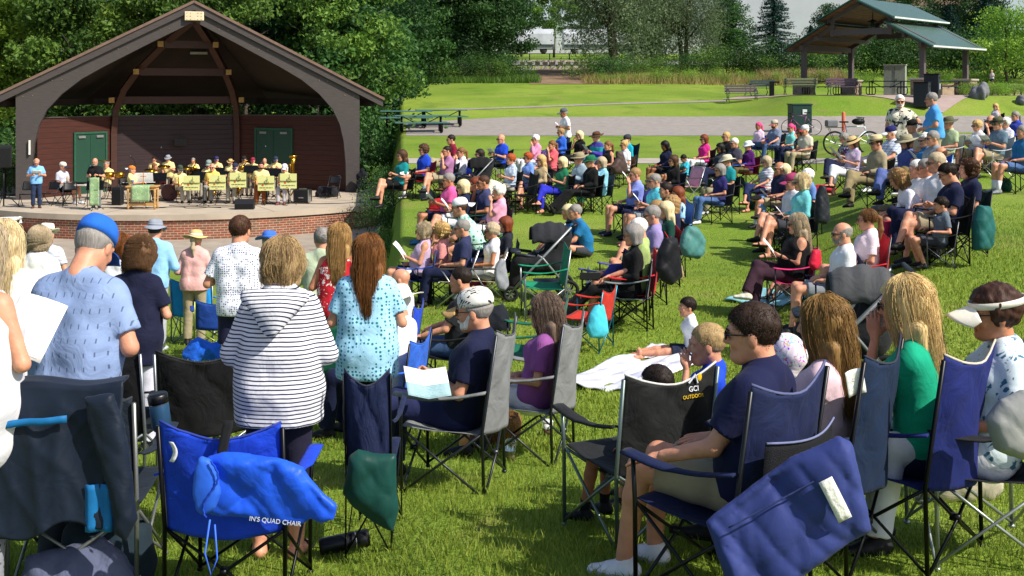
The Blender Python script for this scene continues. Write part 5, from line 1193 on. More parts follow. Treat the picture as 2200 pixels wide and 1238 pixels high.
for sg in (-1, 1):
    slope('upper_roof', 0, 5.35, sg*2.25, 4.22, -.2, 6.9); slope('lower_roof', sg*1.75, 4.02, sg*4.35, 2.62, -.2, 6.9)
    for l in (.6, 6.3):
        mb = MB(); mb.bar((sg*4.1, l, 2.6), (sg*1.6, l, 3.93), .22, .34); mb.bar((sg*1.72, l, 3.3), (sg*1.72, l, 4.4), .2, .2); mb.bar((sg*2.0, l, 4.15), (0, l, 5.15), .2, .3); mb.build('rafter', POST, pav)
    mb = MB(); mb.bar((sg*3.5, .2, 2.70), (sg*3.5, 6.7, 2.70), .18, .3); mb.bar((sg*2.6, .2, 3.2), (sg*2.6, 6.7, 3.2), .14, .22); mb.build('purlin', POST, pav)
for l in (.6, 6.3):
    mb = MB(); mb.bar((-1.75, l, 3.5), (1.75, l, 3.5), .16, .34); mb.build('tie_beam', POST, pav)
for l in (2.0, 4.8):
    mb = MB(); mb.lathe([(.02, .5), (.03, .16), (.32, .0), (.30, -.02), (.1, .05)], (0, l, 4.1), 14); mb.tube([(0, l, 4.6), (0, l, 5.2)], .015, 6); mb.lathe([(.1, .0), (.13, -.28), (.02, -.3)], (0, l, 4.1), 12); mb.build('pendant_lamp', mat('lamp_metal', '#22302d', .5, .3), pav)
mb = MB(); mb.box((1.2, 6.45, 3.92), (1.3, .04, .34)); mb.build('shelter_sign', mat('tan_sign', '#b08a4a', .7), pav)
def W2(a, l): return PX+gx[0]*a+hx[0]*l, PY+gx[1]*a+hx[1]*l
# ------------------------------------------------------------------ furniture
DG = mat('dark_green_coating', '#1f3a34', .45, .1, .1, 20, spec=.4); DGT = mat('green_table_coating', '#4a7069', .5, .1, .1, 30); PUR = mat('plum_slats', '#5b4a58', .6, 0, .15, 8); OLS = mat('olive_slats', '#6b6f52', .6, 0, .15, 8); BK = mat('black_metal', '#141517', .4, .4, .1)
def picnic(loc, rz, label, top=None, L_=2.4):
    r = empty('picnic_table', loc, rz, label, 'picnic table', 'metal picnic tables'); t_ = top or DGT
    mb = MB(); mb.box((0, 0, .75), (L_, .75, .05), 0, None, .01); mb.build('table_top', t_, r)
    for sy in (-1, 1): mb = MB(); mb.box((0, sy*.72, .45), (L_, .27, .045), 0, None, .01); mb.build('bench_seat', t_, r)
    for sx in (-1, 1):
        x = sx*L_*.36; mb = MB(); mb.tube([(x, -.72, .43), (x, -.86, .30), (x, -.80, .08), (x, -.6, .03), (x, .6, .03), (x, .80, .08), (x, .86, .30), (x, .72, .43)], .028, 7)
        mb.tube([(x, -.25, .04), (x, -.25, .73)], .03, 6); mb.tube([(x, .25, .04), (x, .25, .73)], .03, 6); mb.tube([(x, 0, .73), (x*.35, 0, .45), (x*.2, 0, .40)], .02, 6); mb.tube([(x, -.72, .42), (x, .72, .42)], .02, 6); mb.build('leg_frame', BK, r, True)
    return r
for px, y, rz, lb in ((905, 273, .16, 'green metal picnic table at the left end of the asphalt path, front one'), (948, 259, .14, 'green metal picnic table at the left end of the asphalt path, rear one'), (872, 262, .15, 'green metal picnic table cut by the left photograph edge beside the path')):
    p = on_ground(px, ground_at(px, y+12)); picnic(p, rz, lb)
for a, l, lb in ((-1.9, -.3, 'dark green picnic table at the left under the shelter'), (1.2, 1.2, 'dark green picnic table in the middle under the shelter'), (3.6, 3.2, 'dark green picnic table at the right back under the shelter')):
    x, y = W2(a, l); picnic((x, y, gz(x, y)+.035), PA+.75 if a != 99 else 0, lb, DG)
def bench(px, d, rz, label, m, legm=None):
    p = on_ground(px, d); r = empty('park_bench', p+Vector((0, 0, .02)), rz, label, 'bench', 'park benches'); legm = legm or DG
    for k in range(4): mb = MB(); mb.box((0, -.22+k*.12, .45), (1.8, .10, .035), 0, None, .008); mb.build('seat_slat', m, r)
    for k in range(3): mb = MB(); mb.box((0, .24+k*.035, .58+k*.14), (1.8, .03, .11), 0, None, .008); mb.build('back_slat', m, r)
    for sx in (-1, 1):
        x = sx*.78; mb = MB(); mb.tube([(x, -.30, .02), (x, -.16, .22), (x, -.30, .43), (x, .2, .44), (x, .36, .93)], .025, 6); mb.tube([(x, .30, .02), (x, .14, .22), (x, .22, .43)], .025, 6); mb.tube([(x, -.28, .44), (x, -.30, .62), (x, -.05, .66), (x, .28, .64)], .02, 6); mb.build('bench_leg', legm, r, True)
    return r
bench(1594, ground_at(1594, 219.5), .05, 'plum slatted park bench left of the others facing the lawn', PUR); bench(1812, 60.5, .05, 'plum slatted park bench in front of the shelter picnic table', PUR)
bench(1718, 60.3, math.pi-.05, 'olive slatted park bench turned with its back to the lawn', OLS); bench(1630, 64.8, -.9, 'grey green bench at an angle behind the left plum bench', mat('grey_slats', '#8d958c', .6))
p = on_ground(1658, 62.5); r = empty('drinking_fountain', p, 0, 'dark square drinking fountain post between the benches', 'drinking fountain'); mb = MB(); mb.box((0, 0, .42), (.24, .24, .84), 0, None, .02); mb.build('pedestal', BK, r); mb = MB(); mb.box((.2, 0, .80), (.45, .2, .09), 0, None, .03); mb.build('basin', BK, r)
for px, d, lb in ((1981, 55.5, 'dark recycling bin in front, left of the pair by the shelter'), (2003, 56.8, 'dark recycling bin behind, right of the pair by the shelter')):
    p = on_ground(px, d); r = empty('waste_bin', p, -.5, lb, 'bin', 'waste bins by the shelter'); mb = MB(); mb.box((0, 0, .62), (.72, .72, 1.2), 0, None, .03); mb.build('body', mat('bin_plastic', '#1f242b', .5), r); mb = MB(); mb.box((0, 0, 1.24), (.76, .76, .06), 0, None, .02); mb.build('lid', BK, r)
    mb = MB(); mb.box((.365, 0, 1.05), (.01, .34, .12)); mb.build('opening', mat('bin_hole', '#08090a', .9), r); mb = MB(); mb.box((.367, 0, .62), (.008, .2, .3)); mb.build('notice', mat('bin_label', '#c9d3dd', .6), r)
x, y = W2(-1.2, 7.4); r = empty('utility_cabinet', (x, y, gz(x, y)), PA+.35, 'tall pale grey green metal cabinet behind the shelter', 'cabinet'); mb = MB(); mb.box((0, 0, .9), (1.25, .9, 1.8), 0, None, .02); mb.build('body', mat('pale_green_metal', '#9aa296', .5, .1), r); mb = MB(); mb.box((0, -.46, .9), (.015, .012, 1.6)); mb.box((.1, -.47, .9), (.03, .03, .16)); mb.build('door_seam', BK, r); mb = MB(); mb.box((0, 0, 1.83), (1.32, .97, .05)); mb.build('lid', mat('cabinet_lid', '#b3b8ae', .5), r)
p = on_ground(1718, 49.5); r = empty('utility_box', p, .04, 'dark green transformer box behind the purple bicycle', 'utility box'); mb = MB(); mb.box((0, 0, .62), (.86, .8, 1.24), 0, None, .02); mb.build('housing', mat('dark_green_box', '#1d3a33', .5, .1), r); mb = MB(); mb.box((.0, 0, 1.26), (.92, .86, .05)); mb.build('lid', mat('dark_green_lid', '#234239', .5), r); mb = MB(); mb.box((.1, -.42, .92), (.2, .03, .22), 0, None, .01); mb.build('notice', mat('white_notice', '#c9d0c8', .6), r)
# low stone wall, boulders and planting at the right of the shelter
for pxa, pxb, d, lb in ((2022, 2068, 66, 'low pale stone wall between the bins and the right pier'), (2108, 2230, 68, 'low stone wall behind the boulder bed at right')):
    a, b = on_ground(pxa, d), on_ground(pxb, d); mb = MB(); mb.bar((a.x, a.y, a.z+.3), (b.x, b.y, b.z+.3), .4, .62); mb.bar((a.x, a.y, a.z+.64), (b.x, b.y, b.z+.64), .48, .07); tag(mb.build('stone_wall', mat('pale_stone', '#b5a287', .9, 0, .3, 3, .9, 7)), lb, 'stone wall')
def boulder(px, d, sx, sz, seed, lb):
    rs = np.random.RandomState(seed); s = SDF()
    for k in range(7): s.ell((rs.uniform(-.4, .4)*sx, rs.uniform(-.2, .2), rs.uniform(0, .4)*sz), (sx*rs.uniform(.25, .5), .35, sz*rs.uniform(.3, .55)), .05)
    s.noise = lambda X, Y, Z: .03*wob(X, Y, Z, 9); v, f = s.mesh(.05); o = make('boulder', v, f, mat('boulder_rock', '#6e6f73', .9, 0, .3, 3, .8, 8), None, False); o.location = on_ground(px, d); tag(o, lb, 'boulder')
boulder(2103, 57, .62, .95, 4, 'big grey boulder in the planting bed at right'); boulder(2198, 56, .45, .5, 9, 'smaller grey boulder at the right photograph edge')
for i, (px, d) in enumerate([(2080, 59), (2088, 61), (2130, 59.5), (2145, 60.5), (2160, 59), (2178, 60), (2195, 59.5), (2210, 60.5), (2110, 61.5)]): plant('weed', px, d, 'lime ornamental grass clump in the boulder bed at right', 'ornamental grass', 'ornamental grass in the boulder bed', .6, 'grass_clump')
# ------------------------------------------------------------------ far background
for px, d, W_, H_, c, lb in ((1735, 118, 16, 8.5, '#a9aeb5', 'long pale grey warehouse wall behind the spruce'), (1985, 124, 13, 8.5, '#8f8a88', 'brown banded warehouse behind the picnic shelter'), (2130, 130, 12, 9, '#a4afbd', 'blue grey warehouse at the far right')):
    X = (px-1100)*d/F; zb = CZ+60/F*d; r = empty('warehouse', (X, d, zb), .08, lb, 'warehouse'); mb = MB(); mb.box((0, 4, H_/2-2), (W_, 8, H_+2)); mb.build('wall', mat('warehouse_panel', c, .7, 0, .06, .5), r); mb = MB(); mb.box((0, 4, H_-.9), (W_+.3, 8.3, .35)); mb.build('roof_trim', mat('roof_trim', '#5f6064', .6), r)
    if px == 1985:
        for k in range(4): mb = MB(); mb.box((0, -.03, 2.2+k*1.6), (W_, .06, .75)); mb.build('wall_band', mat('brown_band', '#7b6658', .8), r)
    if px == 1735: mb = MB(); mb.box((3, -.06, 3.3), (2.2, .1, .9)); mb.box((3, -.1, 3.8), (2.3, .2, .1)); mb.build('loading_window', mat('dark_window', '#3d4a58', .3), r)
RC = Vector(((1200-1100)*128/F, 128, CZ+92/F*128)); r = empty('rail_car', RC, .03, 'pale grey hopper rail car behind the black fence', 'rail car')
for x0, x1 in ((-7.0, -.6), (.5, 8.5)):
    V = []; n = 12
    for x in (x0, x1):
        for k in range(n+1): a = math.pi*k/n; V.append((x, -1.5*math.cos(a)*(1 if 0 < k < n else 1), .6+1.5*math.sin(a)*.55+ (1.0 if 0 < k < n else .0)))
    mb = MB(); mb.add(V, [(k, k+1, n+1+k+1, n+1+k) for k in range(n)]+[tuple(range(n+1))[::-1], tuple(range(n+1, 2*n+2))]); mb.build('hopper_body', mat('rail_car_paint', '#b3b7bb', .6, .1, .14, 1.2), r, False)
    mb = MB(); mb.box(((x0+x1)/2, 0, .35), (x1-x0, 2.6, .5)); mb.build('sill', mat('rail_sill', '#7f8488', .7), r)
mb = MB()
for k in range(6): mb.bar((-.4, -1.5, .3+k*.35), (.4, -1.5, .3+k*.35), .05, .05)
mb.bar((-.4, -1.5, 0), (-.4, -1.5, 2.4), .06, .06); mb.bar((.4, -1.5, 0), (.4, -1.5, 2.4), .06, .06); mb.build('ladder', mat('ladder_grey', '#8f9498', .6), r)
for x in (-5.8, -1.8, 1.7, 7.2): mb = MB(); mb.tube([(x, -1.2, -.05), (x, -1.05, -.05)], .42, 14); mb.build('wheel', mat('rail_wheel', '#3a3836', .8), r, True)
a, b = on_ground(1095, 103), on_ground(1310, 103); r = empty('chain_fence', a, 0, 'black metal fence in front of the rail car', 'fence'); mb = MB(); L_ = b.x-a.x
for z in (.08, 1.15): mb.tube([(0, 0, z), (L_, 0, z)], .035, 6)
mb.build('rail', BK, r)
for k in range(6): mb = MB(); mb.tube([(k*L_/5, 0, 0), (k*L_/5, 0, 1.2)], .05, 6); mb.build('fence_post', BK, r)
mb = MB()
for k in range(60): mb.bar((k*L_/60, 0, .1), (k*L_/60, 0, 1.13), .008, .008)
mb.build('mesh_wire', BK, r)
for k in range(9):
    p = on_ground(1122+k*16.5, 96); mb = MB(); mb.prism([(-.32, 0), (.32, 0), (.22, .3), (.20, .82), (-.20, .82), (-.22, .3)], 0, 0, .6, 0, ((0, 0, 0), (1, 0, 0), (0, 0, 1), (0, 1, 0))); mb.box((0, -.02, .74), (.66, .3, .16))
    o = mb.build('barrier_block', mat('barrier_concrete', '#c7bfb0', .85, 0, .2, 3)); o.location = p; tag(o, 'pale concrete barrier block in the row below the black fence', 'barrier', 'concrete barrier blocks')
# ------------------------------------------------------------------ bicycles and orange post
def bike(px, d, rz, label, fr, tyre, sc=1.0, extra=None):
    r = empty('bicycle', on_ground(px, d), rz, label, 'bicycle'); fm = mat('bike_paint', fr, .35, .2, .05)
    for x in (-.52, .52):
        mb = MB(); mb.tube([(x+.33*math.cos(a), 0, .345+.33*math.sin(a)) for a in np.linspace(0, 6.283, 33)], tyre, 8, 0, True); w_ = mb.build('wheel', mat('tyre_rubber', '#17181a', .8), r, True); mb = MB()
        for k in range(14): a = k*math.pi/7; mb.tube([(x, .015 if k % 2 else -.015, .345), (x+.31*math.cos(a), 0, .345+.31*math.sin(a))], .0022, 3)
        mb.tube([(x, -.05, .345), (x, .05, .345)], .025, 8); mb.build('spokes', metal('#8d9092'), w_)
    mb = MB(); bbk = (-.06, 0, .29); st = (-.20, 0, .82); hd = (.36, 0, .84); hb = (.40, 0, .70)
    for a, b, r_ in ((bbk, st, .018), (bbk, hb, .021), (st, hd, .018), (bbk, (-.52, 0, .345), .012), (st, (-.52, 0, .345), .010), (hb, hd, .020), (hb, (.52, 0, .345), .014)): mb.tube([a, b], r_, 7)
    mb.build('frame', fm, r, True); mb = MB(); mb.tube([st, (-.235, 0, .95)], .013, 6); mb.box((-.25, 0, .965), (.27, .12, .045), 0, None, .02); mb.build('saddle', BK, r)
    mb = MB()
    if extra == 'drop':
        mb.tube([hd, (.40, 0, .93)], .014, 6)
        for sy in (-1, 1): mb.tube([(.40, 0, .93), (.40, sy*.2, .93), (.50, sy*.2, .92), (.53, sy*.2, .85), (.47, sy*.2, .78)], .014, 6)
    else:
        mb.tube([hd, (.33, 0, 1.08)], .016, 6); mb.tube([(.24, -.30, 1.10), (.33, 0, 1.08), (.24, .30, 1.10)], .014, 6)
    mb.build('handlebar', BK, r, True); mb = MB(); mb.tube([(-.06, -.06, .29), (.02, -.09, .15)], .012, 6); mb.tube([(-.06, .06, .29), (-.14, .09, .43)], .012, 6); mb.lathe([(.09, -.01), (.09, .01)], (-.06, -.05, .29), 14, 0, Matrix.Rotation(R(90), 4, 'X')); mb.build('crank', metal('#333436'), r, True)
    if extra == 'rack':
        mb = MB(); mb.box((-.62, 0, .92), (.34, .24, .2), 0, None, .03); mb.build('rear_bag', mat('grey_bag', '#6f7074', .8), r); mb = MB(); mb.bar((-.78, 0, .80), (-.28, 0, .80), .12, .015); mb.tube([(-.7, .07, .79), (-.52, .07, .35)], .008, 5); mb.tube([(-.7, -.07, .79), (-.52, -.07, .35)], .008, 5); mb.build('rear_rack', BK, r)
        mb = MB(); mb.ball((.12, -.16, .98), (.2, .1, .1), 0, 12, 8); mb.build('helmet', BK, r, True)
    r.scale = (sc,)*3; return r
bike(1722, ground_at(1722, 291), 3.10, 'purple road bicycle with drop handlebar leaning by the green box', '#6e3a63', .014, 1.0, 'drop'); bike(1831, ground_at(1831, 333), .06, 'pale e-bike with a grey rear bag standing on the lawn', '#c9d6d8', .028, 1.02, 'rack')
p = on_ground(1812, 37.0); mb = MB(); mb.lathe([(.055, 0), (.055, 1.12), (.04, 1.15), (.001, 1.15)], (0, 0, 0), 14); o = mb.build('marker_post', mat('orange_plastic', '#d9664f', .5), None, True); o.location = p; tag(o, 'orange plastic marker post in front of the e-bike', 'marker post')
# ------------------------------------------------------------------ strollers
def stroller(px, d, rz, label, hood='#5c5c5c', sc=1.0, frame='#6d7274'):
    g = on_ground(px, d); r = empty('stroller', g, rz, label, 'stroller', 'strollers on the lawn'); fm = metal(frame, .4, .5); cl = fabric(hood); bk = mat('black_plastic', '#141416', .45)
    for (x, y, rr) in ((-.27, -.38, .15), (.27, -.38, .15), (-.24, .42, .11), (.24, .42, .11)):
        mb = MB(); mb.tube([(x, y+(rr-.025)*math.cos(a), rr+(rr-.025)*math.sin(a)) for a in np.linspace(0, 6.283, 25)], .025, 7, 0, True); w_ = mb.build('wheel', mat('tyre_rubber', '#17181a', .8), r, True); mb = MB()
        for k in range(6): a = k*math.pi/3; mb.tube([(x, y, rr), (x, y+(rr-.03)*math.cos(a), rr+(rr-.03)*math.sin(a))], .011, 5)
        mb.build('spokes', metal('#9a9da0'), w_)
    for x in (-.26, .26):
        mb = MB(); mb.tube([(x, .42, .13), (x, .12, .46), (x, -.42, 1.02)], .018, 7); mb.tube([(x, -.38, .17), (x, -.02, .60), (x, .05, .64)], .016, 7); mb.build('frame_tube', fm, r, True)
    mb = MB(); mb.tube([(-.26, -.42, 1.02), (-.22, -.50, 1.05), (.22, -.50, 1.05), (.26, -.42, 1.02)], .022, 7); mb.build('push_handle', bk, r, True)
    s = SDF(); s.cone((0, .22, .48), (0, -.18, .52), .17, .19, .05); s.cone((0, -.18, .52), (0, -.30, .86), .19, .17, .05); s.cone((0, .25, .5), (0, .34, .22), .13, .10, .04); s.ell((0, .12, .78), (.17, .26, .26), .03, True); v, f = s.mesh(.025); make('seat_shell', v, f, fabric('#222326'), r)
    mb = MB(); mb.grid(lambda u, v: (.22*math.cos(math.pi*u)*(1-.05*v), -.30+.42*v-.05*math.sin(math.pi*u)*(1-v), .80+.26*math.sin(math.pi*u)*(.55+.45*math.sin(math.pi*(.25+.6*v)))+.012*math.sin(18*v)), 14, 12, 0, .01); mb.build('canopy', cl, r, True)
    mb = MB(); mb.grid(lambda u, v: ((u-.5)*.5, .36*v-.30, .24-.06*math.sin(math.pi*u)*math.sin(math.pi*v)), 6, 6, 0, .012); mb.build('basket', bk, r, True)
    mb = MB(); mb.tube([(-.26, .08, .62), (-.24, .34, .66), (.24, .34, .66), (.26, .08, .62)], .02, 7); mb.box((0, .33, .67), (.3, .14, .035), 0, None, .015); mb.build('snack_tray', mat('dark_blue_plastic', '#262a35', .5), r, True)
    r.scale = (sc,)*3; return r
# ------------------------------------------------------------------ small things
def bag_blob(name, loc, size, m, label, cat, seed=1, rz=0, group=None, tilt=0, sharp=.01, amp=.02, fr=16, h=.02):
    s = SDF(); x, y, z = [v/2 for v in size]; rs = np.random.RandomState(seed)
    s.cone((-x*.6, 0, -z*.5), (x*.6, 0, -z*.45), min(y, z)*.9, min(y, z)*.95, .04); s.cone((-x*.5, 0, z*.3), (x*.55, 0, z*.35), min(y, z)*.7, min(y, z)*.8, .06); s.cone((-x*.6, 0, -z*.5), (-x*.5, 0, z*.3), min(y, z)*.8, k=.06); s.cone((x*.6, 0, -z*.45), (x*.55, 0, z*.35), min(y, z)*.8, k=.06); s.ell((0, 0, 0), (x*.8, y*.9, z*.85), .05)
    s.noise = lambda X, Y, Z: amp*wob(X, Y, Z, fr*.8, seed)-amp*1.3*(crease(X, Y, Z, fr*.9, seed)-.5)-amp*.4*crease(X, Y, Z, fr*2, seed+2); v, f = s.mesh(h); o = make(name, v, f, m); o.location = loc; o.rotation_euler = (0, tilt, rz); return tag(o, label, cat, group)
def cloth_drape(name, fn, nu, nv, m, label, cat, th=.008, parent=None, smooth=True):
    mb = MB(); mb.grid(fn, nu, nv, 0, th); o = mb.build(name, m, parent, smooth); return tag(o, label, cat) if label else o
